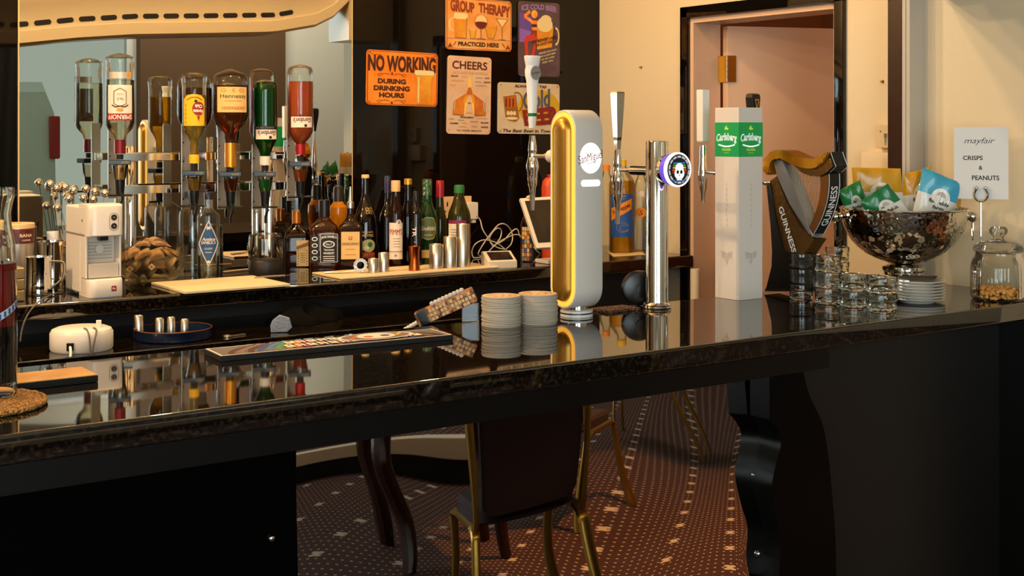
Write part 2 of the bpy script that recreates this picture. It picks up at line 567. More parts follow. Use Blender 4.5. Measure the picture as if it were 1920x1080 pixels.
# front wall with two window openings
M_lounge = pm('lounge_wall_paint', 'd8d2bf', 0.7)
fw = MB()
WIN = ((-3.2, 0.6), (1.9, 4.25))
xs = [-4.2, WIN[0][0], WIN[0][1], WIN[1][0], WIN[1][1], 8.6]
for i in (0, 2, 4):
    fw.box(xs[i], xs[i + 1], -4.62, -4.5, 0, CL, M_lounge)
for a, b in WIN:
    fw.box(a, b, -4.62, -4.5, 0, 0.4, M_lounge); fw.box(a, b, -4.62, -4.5, 3.3, CL, M_lounge)
struct(fw.obj('wall_front'), 'pale lounge wall with two wide windows', 'wall')
struct(MB().box(4.28, 5.85, -4.5, -4.38, 0, CL - 0.005, pm('brown_panel', '5e4226', 0.6)).obj('wall_panel'), 'flat brown wall panel beside the lounge window', 'wall')
for k, (a, b) in enumerate(WIN):
    f = MB()
    for x in (a, (a + b) / 2 - 0.03, b - 0.06):
        f.box(x, x + 0.06, -4.6, -4.52, 0.4, 3.3, M_white)
    f.box(a, b, -4.6, -4.52, 0.4, 0.46, M_white); f.box(a, b, -4.6, -4.52, 3.24, 3.3, M_white)
    w = struct(f.obj('window_%d' % (k + 1)), 'white framed lounge window', 'window')
    MB().box(a, b, -4.565, -4.559, 0.44, 3.26, G_clear).obj('pane', w)

f = MB()
for y in (-4.0, -2.53, -1.06): f.box(-4.18, -4.10, y, y + 0.06, 0.4, 3.3, M_white)
f.box(-4.18, -4.10, -4.0, -1.0, 0.4, 0.46, M_white).box(-4.18, -4.10, -4.0, -1.0, 3.24, 3.3, M_white)
w = struct(f.obj('window_3'), 'white framed window added to the lounge side wall', 'window')  # unseen window added for fill and a wider streak on the chrome pole
MB().box(-4.145, -4.139, -3.96, -1.04, 0.44, 3.26, G_clear).obj('pane', w)
struct(MB().box(XE - 0.016, XE - 0.0005, 1.955, 2.234, 0.0, 1.05, M_blacksatin).obj('trim_7'), 'black dado on the end wall below the bar end', 'dado')
# corridor behind the staff door
M_corr = pm('corridor_paint', 'd9a878', 0.6)
cb = MB()
cb.box(5.1, 5.2, 1.95, 4.6, 0, 2.45, M_corr); cb.box(XE + 0.12, 5.2, 4.5, 4.6, 0, 2.45, M_corr)
cb.box(XE + 0.12, 5.2, 1.95, 2.02, 0, 2.45, M_corr); cb.box(XE + 0.12, 5.2, 1.95, 4.6, 2.40, 2.5, M_corr)
struct(cb.obj('wall_corridor'), 'warm painted corridor beyond the staff door', 'wall')
# door lining, architrave, open leaf
t = MB()
t.box(XE + 0.001, XE + 0.14, DY1 - 0.02, DY1 + 0.02, 0, DZ + 0.02, M_pink)
t.box(XE + 0.001, XE + 0.14, DY0 - 0.02, DY0 + 0.02, 0, DZ + 0.02, M_pink)
t.box(XE + 0.001, XE + 0.14, DY0 + 0.02, DY1 - 0.02, DZ - 0.02, DZ + 0.02, M_pink)
struct(t.obj('trim_1'), 'pinkish cream door lining of the staff doorway', 'door lining')
t = MB()
for a, b in ((DY1 - 0.004, DY1 + 0.038), (DY0 - 0.036, DY0 + 0.006)):
    t.box(XE - 0.016, XE, a, b, 0, DZ + 0.042, M_blackgloss, 0.004)
t.box(XE - 0.016, XE, DY0 - 0.036, DY1 + 0.038, DZ - 0.002, DZ + 0.042, M_blackgloss, 0.004)
struct(t.obj('trim_2'), 'black gloss architrave around the staff doorway', 'architrave')
door = thing('door_1', 'pinkish cream staff door standing open into the corridor', 'door', (XE + 0.145, DY1 - 0.022, 0), radians(-19.5))
door['kind'] = 'structure'
MB().box(0.003, 0.70, -0.045, -0.003, 0.01, 1.962, M_pink, 0.002).obj('door_leaf', door)
def hinge(z, par):
    h = MB()
    h.box(-0.036, -0.002, -0.004, 0.0005, z - 0.05, z + 0.05, M_brass)
    h.box(0.002, 0.036, -0.0495, -0.0455, z - 0.05, z + 0.05, M_brass)
    h.box(-0.002, 0.004, -0.049, -0.002, z - 0.05, z + 0.05, M_brass)
    for k in range(5):
        h.lathe([(0, z - 0.05 + k * 0.02), (0.0055, z - 0.05 + k * 0.02), (0.0055, z - 0.0315 + k * 0.02), (0, z - 0.0315 + k * 0.02)], pm('hinge_pin', 'c9b79a', 0.25, 1.0), 10, c=(-0.002, -0.052))
    o = h.obj('hinge', par); o['label'] = 'brown metal butt hinge with a bright pin'
hinge(1.80, door); hinge(1.02, door)

# shutter rail on the end wall and the vented bulkhead it belongs to
M_rail = pm('grey_rail_paint', 'b9b0a4', 0.45)
t = MB().box(XE - 0.075, XE, 2.504, 2.518, BT + 0.001, CZ, M_rail)
t.box(XE - 0.078, XE - 0.069, 2.518, 2.570, BT + 0.001, CZ, M_rail)
t.box(XE - 0.080, XE - 0.078, 2.530, 2.582, BT + 0.001, CZ, M_darkwood)
struct(t.obj('trim_3'), 'grey shutter guide rail fixed to the end wall', 'rail')
def bulk_z(x):
    P = [(-4.0, 1.90), (1.39, 1.925), (1.65, 1.962), (1.90, 1.988), (2.30, 2.012), (2.58, 2.030), (2.80, 2.075), (2.90, 2.125), (2.98, 2.20)]
    for (a, p), (b, q) in zip(P, P[1:]):
        if x <= b:
            k = max(0.0, (x - a) / (b - a)); return p + (q - p) * k
    return P[-1][1]
M_bulk = pm('cream_bulkhead_gloss', 'dcc4a0', 0.22)
b = MB()
rings = []
xl = [-4.0 + i * 0.25 for i in range(20)] + [1.05 + 0.05 * i for i in range(39)] + [2.98]
for x in xl:
    z = bulk_z(x)
    rings.append([(x, 2.30, CZ), (x, 2.30, z + 0.03), (x, 2.32, z), (x, 2.50, z), (x, 2.515, z + 0.012), (x, 2.515, z + 0.062), (x, 2.508, z + 0.066), (x, 2.505, z + 0.12), (x, 2.53, z + 0.17), (x, 2.56, z + 0.24), (x, 2.57, CZ)])
b.loft(rings, M_bulk, smooth=True)
bk = struct(b.obj('trim_4'), 'cream vented bulkhead over the bar seen in the mirror', 'bulkhead')
M_slot = pm('vent_slot_dark', '120c06', 0.8)
x = -1.0
while x < 2.62:
    z0, z1 = bulk_z(x) + 0.093, bulk_z(x + 0.055) + 0.093
    pts = []
    for k in range(9):
        a = pi / 2 + pi * k / 8; pts.append((x + 0.012 + 0.011 * cos(a), z0 + 0.011 * sin(a)))
    for k in range(9):
        a = -pi / 2 + pi * k / 8; pts.append((x + 0.062 + 0.011 * cos(a), z1 + 0.011 * sin(a)))
    MB().prism(pts, M_slot, lambda u, v: (u, 2.500, v), lambda u, v: (u, 2.5095, v)).obj('vent_slot', bk)
    x += 0.095
struct(MB().box(2.99, XE - 0.08, 2.28, 2.50, 2.02, CZ, M_bulk).obj('trim_5'), 'cream end box of the bulkhead at the end wall', 'bulkhead')

# ================================================================ THE BAR
bar = thing('bar_counter', 'long polished black granite bar with black panelled front', 'bar counter', (0, 0, 0))
MB().box(-1.6, XE - 0.002, BF, BB, 1.052, BT, M_granite, 0.006, 3).obj('countertop', bar)
MB().box(-1.6, 2.385, BF + 0.045, BF + 0.075, 0.995, 1.0515, M_blacksatin).obj('fascia', bar)
MB().box(-1.6, 1.058, 2.225, 2.265, 0.005, 1.0515, pm('black_front_sheet', '030303', 0.12, spec=0.12)).obj('front_panel', bar)
MB().box(2.335, XE - 0.002, 2.235, 2.265, 0.12, 1.0515, pm('black_front_paint', '191614', 0.42)).obj('front_panel', bar)
MB().box(1.058, 2.335, 2.262, 2.285, 0.005, 1.0515, M_blacksatin).obj('backing_board', bar)
MB().box(2.335, XE - 0.002, 2.20, 2.262, 0.005, 0.12, M_blacksatin, 0.004).obj('plinth', bar)
MB().box(-1.6, XE - 0.002, 2.29, 2.56, 0.92, 1.0515, M_blacksatin).obj('carcass', bar)
# scroll-shaped black slab, a dark curved silhouette under the overhang
def spline(P, n=8):
    out = []
    for i in range(len(P) - 1):
        p0 = P[max(i - 1, 0)]; p1 = P[i]; p2 = P[i + 1]; p3 = P[min(i + 2, len(P) - 1)]
        for k in range(n):
            t = k / n
            out.append(tuple(0.5 * (2 * b_ + (c - a) * t + (2 * a - 5 * b_ + 4 * c - d) * t * t + (3 * b_ - a - 3 * c + d) * t ** 3) for a, b_, c, d in zip(p0, p1, p2, p3)))
    out.append(tuple(P[-1]))
    return out
bl = [onY(*p, 2.20) for p in ((1424, 782), (1440, 805), (1444, 830), (1434, 868), (1428, 905), (1434, 955), (1443, 1000), (1440, 1090))]
br = [onY(*p, 2.20) for p in ((1486, 690), (1497, 735), (1522, 790), (1533, 850), (1540, 920), (1546, 1000), (1548, 1090))]
prof = spline([(p.x, p.z) for p in bl]) + [(p[0], p[1]) for p in reversed(spline([(p.x, p.z) for p in br]))] + [(onY(1424, 690, 2.20).x, onY(1424, 690, 2.20).z)]
k0 = min(p[1] for p in prof)
prof = [(u, (v if v > k0 + 0.001 else 0.13)) for u, v in prof]
MB().prism(prof, pm('scroll_black', '050505', 0.3, spec=0.15), lambda u, v: (u, 2.165, v), lambda u, v: (u, 2.233, v), 0.003).obj('bracket', bar)

# mirror on the bar front, leaning slightly, held by domed screws
DM = radians(3.1)
MY0 = 2.24
MW, MH = 1.266, 0.985
scr = [(0.05, 0.60), (1.225, 0.53), (1.225, 0.72), (0.05, 0.25), (1.225, 0.2)]
def mdisp(u, v):
    d = 0.0
    for a, c in scr:
        r2 = (u - a) ** 2 + (v - c) ** 2
        d += 0.0022 * math.exp(-r2 / (2 * 0.024 ** 2))
    d += 0.0011 * sin(u * 9.0 + 1.0) * sin(v * 11.0 + 0.4)
    return d
b = MB(); NU, NV = 160, 120
vs = [(MW * i / NU, v * math.tan(DM) + mdisp(MW * i / NU, v), v) for v in [0.006 + (MH - 0.006) * j / NV for j in range(NV + 1)] for i in range(NU + 1)]
b.add(vs, [[j * (NU + 1) + i, j * (NU + 1) + i + 1, (j + 1) * (NU + 1) + i + 1, (j + 1) * (NU + 1) + i] for j in range(NV) for i in range(NU)], pm('dim_mirror_silver', 'c8c4bf', 0.01, 1.0), True)
b.fix = False
mir = b.obj('mirror_panel', bar, loc=(1.063, MY0 - 0.95 * math.tan(DM), 0.0), sharp=180)
mir['label'] = 'large mirror panel showing the carpet and chairs'
for a, c in scr:
    M = Matrix.Translation((a, c * math.tan(DM) - 0.001, c)) @ Matrix.Rotation(pi / 2, 4, 'X')
    MB().lathe([(0.007, -0.001), (0.0068, 0.0015), (0.005, 0.0038), (0.0025, 0.005), (0, 0.0054)], M_chrome, 16, M).obj('screw', mir)
for (u, v) in ((509, 1009),):
    p = onY(u, v, 2.224)
    tag(MB().lathe([(0.007, 0), (0.0068, 0.0025), (0.005, 0.0048), (0.0025, 0.006), (0, 0.0064)], M_chrome, 16, Matrix.Translation(p) @ Matrix.Rotation(pi / 2, 4, 'X')).obj('screw'), 'lone domed screw in the black panel beside the mirror', 'screw')

# ================================================================ THE BACK COUNTER
bc = thing('back_counter', 'black granite back counter with an open shelf below it', 'back counter', (0, 0, 0))
MB().box(-1.6, XE - 0.002, KF, YB - 0.002, BT - 0.045, BT, M_granite, 0.008, 3).obj('countertop', bc)
SH = 0.985
uc = thing('under_counter_unit', 'low dark cabinet unit with a granite worktop below the back counter', 'cabinet', (0, 0, 0))
MB().box(-1.6, 2.30, 3.33, 3.78, SH - 0.03, SH, M_granite, 0.004).obj('worktop', uc)
MB().box(-1.6, 2.30, 3.36, 3.78, 0.06, SH - 0.031, M_blacksatin).obj('cabinet_body', uc)
MB().box(-1.6, XE - 0.002, 3.80, 3.83, 0.02, BT - 0.046, pm('dark_back_board', '3a332e', 0.6)).obj('back_board', bc)
t = thing('drain_pipe', 'pale vertical waste pipe below the back counter end', 'pipe', (XE - 0.03, 3.50, 0))
MB().lathe([(0.0, 0.002), (0.018, 0.002), (0.018, 1.053), (0, 1.053)], M_offwhite, 20).obj('pipe_run', t)
MB().lathe([(0.018, 0.52), (0.023, 0.52), (0.023, 0.56), (0.018, 0.56)], M_offwhite, 20).obj('collar', t)

# mirror on the back wall
ML, MR = onY(35, 300, YB).x, onY(658, 300, YB).x
bm_ = thing('wall_mirror', 'big frameless mirror on the wall behind the optics', 'mirror', ((ML + MR) / 2, YB - 0.0015, 0))
hw = (MR - ML) / 2
MB().box(-hw, hw, -0.006, 0, BT + 0.003, 2.60, M_mirror).obj('mirror_sheet', bm_)
for a in (-hw - 0.003, hw):
    MB().box(a, a + 0.003, -0.0065, 0, BT + 0.003, 2.6, pm('mirror_edge', 'd9b884', 0.3)).obj('polished_edge', bm_)

# ================================================================ THE LOUNGE THE MIRRORS SHOW
pl = MB().box(-4.0, 4.5, -2.23, -2.20, 0.001, 0.12, pm('black_dotted_riser', '141012', 0.8))
pl.box(-4.0, 4.5, -2.27, -2.185, 0.12, 0.215, pm('cream_nosing', 'e9dccb', 0.4), 0.01)
pl.box(-4.0, 4.5, -4.37, -2.23, 0.001, 0.21, M_carpet)
struct(pl.obj('trim_6'), 'carpeted platform step with a cream nosing', 'step')
cu = thing('curtain', 'sheer pale grey green curtain at the lounge window', 'curtain', (2.55, -4.36, 0))
pts = [(0.62 * (i / 60 - 0.5) * 2, 0.035 * sin(i * 1.15), 0) for i in range(61)]
b = MB(); vs = []
for z in (0.28, 1.2, 2.2, 3.3):
    vs += [(p[0] * (1 - 0.08 * (3.3 - z)), p[1], z) for p in pts]
b.add(vs, [[r * 61 + i, r * 61 + i + 1, (r + 1) * 61 + i + 1, (r + 1) * 61 + i] for r in range(3) for i in range(60)], pm('sheer_curtain', 'b9c2b0', 0.9), True)
b.fix = False
b.obj('fabric', cu, sharp=180)
MB().tube([(-0.7, 0, 3.31), (0.7, 0, 3.31)], 0.012, M_white, 8).obj('curtain_rail', cu)
# white van parked outside the window
van = thing('parked_van', 'pale van with red tail lamp parked outside the lounge window', 'van', (2.2, -8.0, 0))
M_van = pm('pale_van_paint', 'cdd6cc', 0.25)
b = MB(); rr = []
for x, zt in ((-2.0, 0.7), (-1.95, 1.35), (-1.3, 1.55), (-0.7, 2.1), (1.9, 2.15), (2.0, 1.9)):
    rr.append([(x, -0.9, 0.35), (x, -0.92, 0.9), (x, -0.85, zt - 0.12), (x, -0.7, zt), (x, 0.7, zt), (x, 0.85, zt - 0.12), (x, 0.92, 0.9), (x, 0.9, 0.35)])
b.loft(rr, M_van); b.obj('van_body', van)
MB().box(1.93, 2.05, 0.55, 0.94, 1.25, 1.75, pm('red_lamp', 'a81c1c', 0.2), 0.02).obj('tail_lamp', van)
MB().box(-0.6, 0.2, 0.86, 0.935, 1.40, 1.92, pm('pale_van_glass', '9aa69e', 0.1), 0.02).obj('side_window', van)
for x in (-1.3, 1.25):
    for y in (-0.82, 0.82):
        MB().lathe([(0, -0.1), (0.33, -0.1), (0.34, 0), (0.33, 0.1), (0, 0.1)], M_rubber, 24, Matrix.Translation((x, y, 0.34)) @ Matrix.Rotation(pi / 2, 4, 'X')).obj('wheel', van)
struct(MB().box(-6, 14, -14, -4.63, -0.12, -0.02, pm('asphalt', '8b8c86', 0.9)).obj('street_ground'), 'grey asphalt street outside', 'street')

M_seat = pm('dark_purple_upholstery', '2a1a20', 0.85, bump=(200, 0.1))
M_frame = pm('gold_chair_frame', 'a8823c', 0.3, 0.9)
def chair(name, label, loc, rz):
    c = thing(name, label, 'chair', loc, rz, 'stacking lounge chairs')
    # local: backrest towards +Y, seat towards -Y
    s = MB(); rr = []
    for z, k in ((0.40, 0.90), (0.41, 1.0), (0.455, 1.0), (0.475, 0.92), (0.48, 0.7)):
        rr.append([(0.20 * k * (abs(cos(a)) ** 0.45) * (1 if cos(a) > 0 else -1), -0.02 + 0.215 * k * (abs(sin(a)) ** 0.45) * (1 if sin(a) > 0 else -1), z) for a in [2 * pi * i / 28 for i in range(28)]])
    s.loft(rr, M_seat); s.obj('seat', c)
    r = MB(); rr = []
    for z, y, k in ((0.44, 0.205, 0.9), (0.47, 0.208, 1), (0.7, 0.232, 1), (0.87, 0.255, 0.97), (0.90, 0.258, 0.86)):
        rr.append([(0.176 * k * (abs(cos(a)) ** 0.4) * (1 if cos(a) > 0 else -1), y + 0.02 * (abs(sin(a)) ** 0.6) * (1 if sin(a) > 0 else -1), z) for a in [2 * pi * i / 24 for i in range(24)]])
    r.loft(rr, M_seat); r.obj('backrest', c)
    for sx in (-1, 1):
        pts = [(sx * 0.20, 0.262, 0.89), (sx * 0.20, 0.235, 0.66), (sx * 0.20, 0.215, 0.46), (sx * 0.20, 0.205, 0.41), (sx * 0.20, 0.17, 0.392)] + [(sx * 0.20, -0.05, 0.392), (sx * 0.20, -0.19, 0.398)]
        MB().tube(spline(pts, 4), 0.0125, M_frame, 8, flat=1.5).obj('side_rail', c)
        MB().tube(spline([(sx * 0.202, -0.175, 0.398), (sx * 0.202, -0.215, 0.385), (sx * 0.206, -0.228, 0.33), (sx * 0.212, -0.25, 0.002)], 5), 0.0125, M_frame, 8, flat=1.5).obj('leg', c)
        MB().tube(spline([(sx * 0.202, 0.14, 0.392), (sx * 0.202, 0.195, 0.375), (sx * 0.206, 0.215, 0.32), (sx * 0.212, 0.245, 0.002)], 5), 0.0125, M_frame, 8, flat=1.5).obj('leg', c)
    return c
chair('lounge_chair', 'gold framed chair with its back to the mirror, nearest the bar', (2.62, 0.70, 0), radians(21))
chair('lounge_chair', 'gold framed chair seen side on, behind the nearest chair', (3.72, -0.50, 0), radians(60))
chair('lounge_chair', 'gold framed chair farthest from the bar in the dark', (5.4, -1.7, 0), radians(-40))
tb = thing('lounge_table', 'dark wooden lounge table with curved legs beside the chairs', 'table', (2.95, -0.37, 0), radians(20))
MB().box(-0.29, 0.29, -0.29, 0.29, 0.70, 0.735, M_darkwood, 0.008).obj('tabletop', tb)
MB().box(-0.25, 0.25, -0.25, 0.25, 0.63, 0.699, M_darkwood).obj('apron', tb)
for sx in (-1, 1):
    for sy in (-1, 1):
        MB().tube(spline([(sx * 0.21, sy * 0.21, 0.66), (sx * 0.245, sy * 0.245, 0.45), (sx * 0.225, sy * 0.225, 0.22), (sx * 0.25, sy * 0.25, 0.004)], 6), [0.050 - 0.0012 * i for i in range(19)], M_darkwood, 10).obj('leg', tb)
# ================================================================ ON THE BAR
def pxl(prof, s, py0):
    return [(hw * s, (py0 - py) * s) for hw, py in prof]

# ---- taps: the tap body hangs behind its font, towards the server
def tap_body(par, c, s, cy, prof, name='tap_spout', mat=None):
    """c: XY of the tap axis, cy: photo row that counts as height zero of prof at z c.z"""
    b = MB()
    b.lathe([(r, z + c[2]) for r, z in pxl(prof, s, cy)], mat or M_chrome, 24, c=(c[0], c[1]))
    return b.obj(name, par, wp=True)
SPOUT = [(0, -38), (5.5, -38), (6.5, -30), (8.5, -15), (8.5, -8), (7.5, -5), (9, 4), (12, 14), (12.5, 22), (10.5, 30), (9.5, 44), (9, 54), (6.5, 60), (5, 80), (3.6, 102), (2.8, 102), (0, 96)]
def stem(par, c, y0, z, r, name='tap_stem', steps=None):
    b = MB(); st = steps or [(0, r), (1, r)]
    pts = [(c[0], y0 + (c[1] - y0) * k, z) for k, _ in st]
    M = Matrix.Translation((c[0], y0, z)) @ Matrix.Rotation(-pi / 2, 4, 'X')
    L = c[1] - y0
    b.lathe([(0, 0)] + [(q, k * L) for k, q in st] + [(0, L)], M_chrome, 20, M)
    return b.obj(name, par, wp=True)

# ---- white loop-shaped beer font with the glowing rim
fx, fy = 1.977, 2.541
font = thing('beer_font', 'tall white rounded beer font with a glowing yellow rim and round lit logo', 'beer tap', (fx, fy, BT))
def stad(R, z0, z1, n=16):
    """rounded-end outline in (y, z)"""
    p = []
    for k in range(n + 1):
        a = pi * k / n; p.append((R * cos(a), z1 - R + R * sin(a)))
    for k in range(n + 1):
        a = pi + pi * k / n; p.append((R * cos(a), z0 + R + R * sin(a)))
    return p
M_fontwhite = pm('font_white', 'd8d0c8', 0.42)
Z0, Z1, HW = 0.020, 0.516, 0.0435
rings = []
for x, R in ((HW - 0.004, 0.047), (HW - 0.001, 0.0515), (HW, 0.053)):
    pass
b = MB()
o_ = stad(0.053, Z0, Z1)
def rg(R, x, g=0.0):
    return [(x, y, z) for y, z in stad(R, Z0 + (0.053 - R) , Z1 - (0.053 - R))]
b.loft([rg(0.047, HW), rg(0.051, HW - 0.001), rg(0.053, HW - 0.004), rg(0.053, -HW + 0.004), rg(0.0522, -HW + 0.001), rg(0.0500, -HW), rg(0.0475, -HW + 0.001), rg(0.047, -HW + 0.006)], M_fontwhite, caps=True)
b.obj('housing', font)
b = MB()
b.loft([rg(0.0468, -HW + 0.004), rg(0.0465, -HW - 0.0005), rg(0.0365, -HW - 0.0005), rg(0.0360, -HW + 0.004)], pm('led_rim_yellow', 'ffc24a', 0.4, emit=1.05, emitcol='ffb23a'), caps=False)
b.obj('lit_rim', font)
b = MB()
prof = [(0.0358, 0.004), (0.0345, -0.002), (0.032, -0.0075), (0.027, -0.012), (0.019, -0.0152), (0.010, -0.0168)]
b.loft([rg(R, -HW + x) for R, x in prof], pm('font_gold_panel', 'b5873a', 0.34, 0.75), caps=True)
b.obj('gold_panel', font)
b = MB()
b.lathe([(0, 0), (0.041, 0), (0.041, 0.006), (0, 0.006)], M_white, 40); b.lathe([(0.0412, 0.006), (0.0412, 0.0095)], pm('dark_blue_ring', '16182e', 0.3), 40)
b.lathe([(0.041, 0.0095), (0.041, 0.014), (0.030, 0.016), (0, 0.016)], M_white, 40); b.obj('base', font)
MB().lathe([(0.026, 0.016), (0.026, 0.032), (0, 0.032)], M_chrome, 32, c=(0.004, 0.0)).obj('collar', font)
# logo on the front band (faces -Y)
A = Art(lambda u, v, h: (u + 0.003, -0.0531 - h, v))
GL = pm('lit_logo_white', 'fffaf2', 0.5, emit=1.3)
zc = 0.396
A.ell(0, zc, 0.034, 0.038, GL, 1, 36)
A.text('SanMiguel', 0.0, zc, 0.080, 0.027, pm('logo_dark_red', '7a2a22', 0.5), 3, shear=0.25, rot=12, bold=0.004)
A.line([(-0.014, zc - 0.014), (0.016, zc - 0.010)], 0.0012, I_grey, 3)
A.rrect(-0.030, zc - 0.070, 0.030, zc - 0.054, 0.007, GL, 1)
A.obj('logo', font)
tp = Vector((fx, 2.73, 1.498)); s_ = mpp(tp)
MB().lathe([(0, 0), (0.013, 0.0), (0.0145, 0.02), (0.0145, 0.05), (0.0165, 0.056), (0.0165, 0.066), (0, 0.066)], M_offwhite, 24, Matrix.Translation((fx, 2.585, 1.498)) @ Matrix.Rotation(-pi / 2, 4, 'X')).obj('tap_shank', font, wp=True)
stem(font, tp, 2.645, 1.498, 0.006, steps=[(0, 0.009), (0.3, 0.009), (0.35, 0.0055), (1, 0.0055)])
tap_body(font, tp, s_, 0, SPOUT)
b = MB()      # white handle that widens to a round badge and a flared cap
zz = 1.498 + s_ * 38
def q(hw, py, k=0.72):
    return [(tp.x + hw * s_ * cos(a), tp.y + hw * k * s_ * sin(a), 1.498 + (292 - py) * s_) for a in [2 * pi * i / 24 for i in range(24)]]
b.loft([q(7, 240), q(8.5, 225), q(9.5, 205), q(11.5, 170), q(12.5, 152), q(15, 142), q(15.5, 132), q(13.5, 124), q(14.5, 121), q(16.5, 110), q(17, 106), q(16, 104.5)], M_white)
b.obj('tap_handle', font, wp=True)
A = Art(lambda u, v, h: (tp.x + u, tp.y - 0.0158 - h, 1.498 + v))
A.ell(0.0, (292 - 137) * s_, 0.0165, 0.0185, I_grey, 1); A.text('SanMiguel', 0.0, (292 - 137) * s_, 0.030, 0.007, I_maroon, 2, shear=0.25, rot=12)
A.obj('handle_badge', font, wp=True)
MB().lathe([(8.3 * s_, 1.498 + (292 - 218) * s_), (8.6 * s_, 1.498 + (292 - 218) * s_), (8.4 * s_, 1.498 + (292 - 212) * s_), (8.2 * s_, 1.498 + (292 - 212) * s_)], I_green, 24, c=tp[:2], sx=1.12, sy=0.85).obj('handle_band', font, wp=True)

# ---- chrome pole font with a round lens badge
px_, py_ = 2.236, 2.531
pole = thing('beer_font', 'chrome pole beer font with a round purple lit skull badge', 'beer tap', (px_, py_, BT))
b = MB()
b.lathe([(0, 0), (0.036, 0), (0.0375, 0.003), (0.036, 0.006), (0.0375, 0.009), (0.034, 0.014), (0.0305, 0.016), (0.0295, 0.022), (0.0295, 0.434), (0.0285, 0.437), (0.026, 0.438), (0.0255, 0.434), (0, 0.434)], M_chrome, 48)
b.obj('column', pole)
LZ = 1.464 - BT
ML_ = Matrix.Translation((0, -0.027, LZ)) @ Matrix.Rotation(pi / 2, 4, 'X')
b = MB()
b.lathe([(0, 0), (0.030, 0), (0.036, 0.006), (0.0385, 0.018), (0.0385, 0.026)], M_chrome, 40, ML_); b.obj('badge_mount', pole)
MB().lathe([(0.0385, 0.026), (0.0405, 0.028), (0.0425, 0.044), (0.0425, 0.047)], pm('purple_lit_ring', '5a3fb0', 0.3, emit=1.3), 48, ML_).obj('purple_ring', pole)
MB().lathe([(0.0425, 0.047), (0.0445, 0.049), (0.0445, 0.056), (0.042, 0.0585), (0.040, 0.058)], pm('white_lit_rim', 'f4f2f6', 0.3, emit=1.5), 48, ML_).obj('badge_rim', pole)
MB().lathe([(0.0402, 0.056), (0.030, 0.0575), (0, 0.058)], pm('badge_dark', '1b1d22', 0.2), 48, ML_).obj('badge_face', pole)
A = Art(lambda u, v, h: (u, -0.0852 - h, LZ + v))
bw = pm('badge_white', 'f6f4f0', 0.4, emit=0.7)
A.arc(0, 0, 0.0335, 0.0335, 0.005, pm('badge_grey', 'c9c6cc', 0.4, emit=0.4), 1, n=36)
for k in range(14):
    a = 2 * pi * k / 14
    A.line([(0.031 * cos(a), 0.031 * sin(a)), (0.036 * cos(a), 0.036 * sin(a))], 0.003, I_black, 2)
for k, cname in enumerate(('2a6fa8', '2f9a4a', 'e0a92a', 'd0552a', '8a2a22')):
    v0 = 0.019 - 0.006 * k
    w0 = 0.025 - 0.0012 * (4 - k)
    A.rect(-w0, v0 - 0.004, w0, v0, pm('stripe_' + cname, cname, 0.4, emit=0.5), 2)
A.ell(0, -0.010, 0.017, 0.015, bw, 3); A.ell(0, 0.004, 0.014, 0.013, bw, 3); A.rect(-0.009, -0.027, 0.009, -0.012, bw, 3)
A.ell(-0.0062, -0.006, 0.0042, 0.005, I_black, 4); A.ell(0.0062, -0.006, 0.0042, 0.005, I_black, 4); A.poly([(-0.002, -0.016), (0.002, -0.016), (0, -0.011)], I_black, 4)
for k in range(4):
    A.line([(-0.006 + 0.004 * k, -0.021), (-0.006 + 0.004 * k, -0.026)], 0.0008, I_black, 4)
A.rect(-0.024, -0.031, 0.024, -0.0275, pm('stripe_b', '2a5fa0', 0.4, emit=0.4), 2)
A.obj('badge_print', pole)
tp = Vector((px_, 2.692, 1.458)); s_ = mpp(tp)
stem(pole, tp, py_ + 0.026, 1.458, 0.01, steps=[(0, 0.0125), (0.55, 0.0125), (0.56, 0.008), (0.72, 0.0055), (1, 0.0055)])
tap_body(pole, tp, s_, 0, SPOUT)
b = MB()
zz = lambda py: 1.458 + (317 - py) * s_
def rq(hw, k, py, dx=0):
    return [(tp.x + dx * s_ + x * hw * s_, tp.y + y * k * s_, zz(py)) for x, y in ((-1, -1), (1, -1), (1, 1), (-1, 1))]
b.loft([rq(4, 4, 281), rq(5, 5, 262), rq(5.5, 6, 256), rq(8.5, 8.5, 200), rq(9.5, 9.5, 174), rq(9, 9, 171)], M_chrome, smooth=False)
b.obj('tap_handle', pole, wp=True)

# ---- square white font with the green band
cx, cy = 2.557, 2.553
sq = thing('beer_font', 'square white beer font with a green logo band', 'beer tap', (cx, cy, BT))
h = 0.046
MB().box(-h, h, -h, h, 0, 0.528, pm('font_matt_white', 'e2d6cb', 0.38), 0.0015, 2).obj('housing', sq)
GB = pm('font_green_band', '0f8a45', 0.35, emit=0.28)
z1, z0 = 0.528 - 28 * 0.001455, 0.528 - 93 * 0.001455
bb = MB()
for k in range(4):
    c0 = [(-h, -h), (h, -h), (h, h), (-h, h)][k]; c1 = [(-h, -h), (h, -h), (h, h), (-h, h)][(k + 1) % 4]
    e = 1.008
    bb.add([(c0[0] * e, c0[1] * e, z0), (c1[0] * e, c1[1] * e, z0), (c1[0] * e, c1[1] * e, z1), (c0[0] * e, c0[1] * e, z1)], [[0, 1, 2, 3]], GB)
bb.fix = False
bb.obj('green_band', sq)
LW = pm('logo_white_lit', 'f7fbf5', 0.5, emit=0.55); LY = pm('hop_yellow', 'b9d23a', 0.5, emit=0.3)
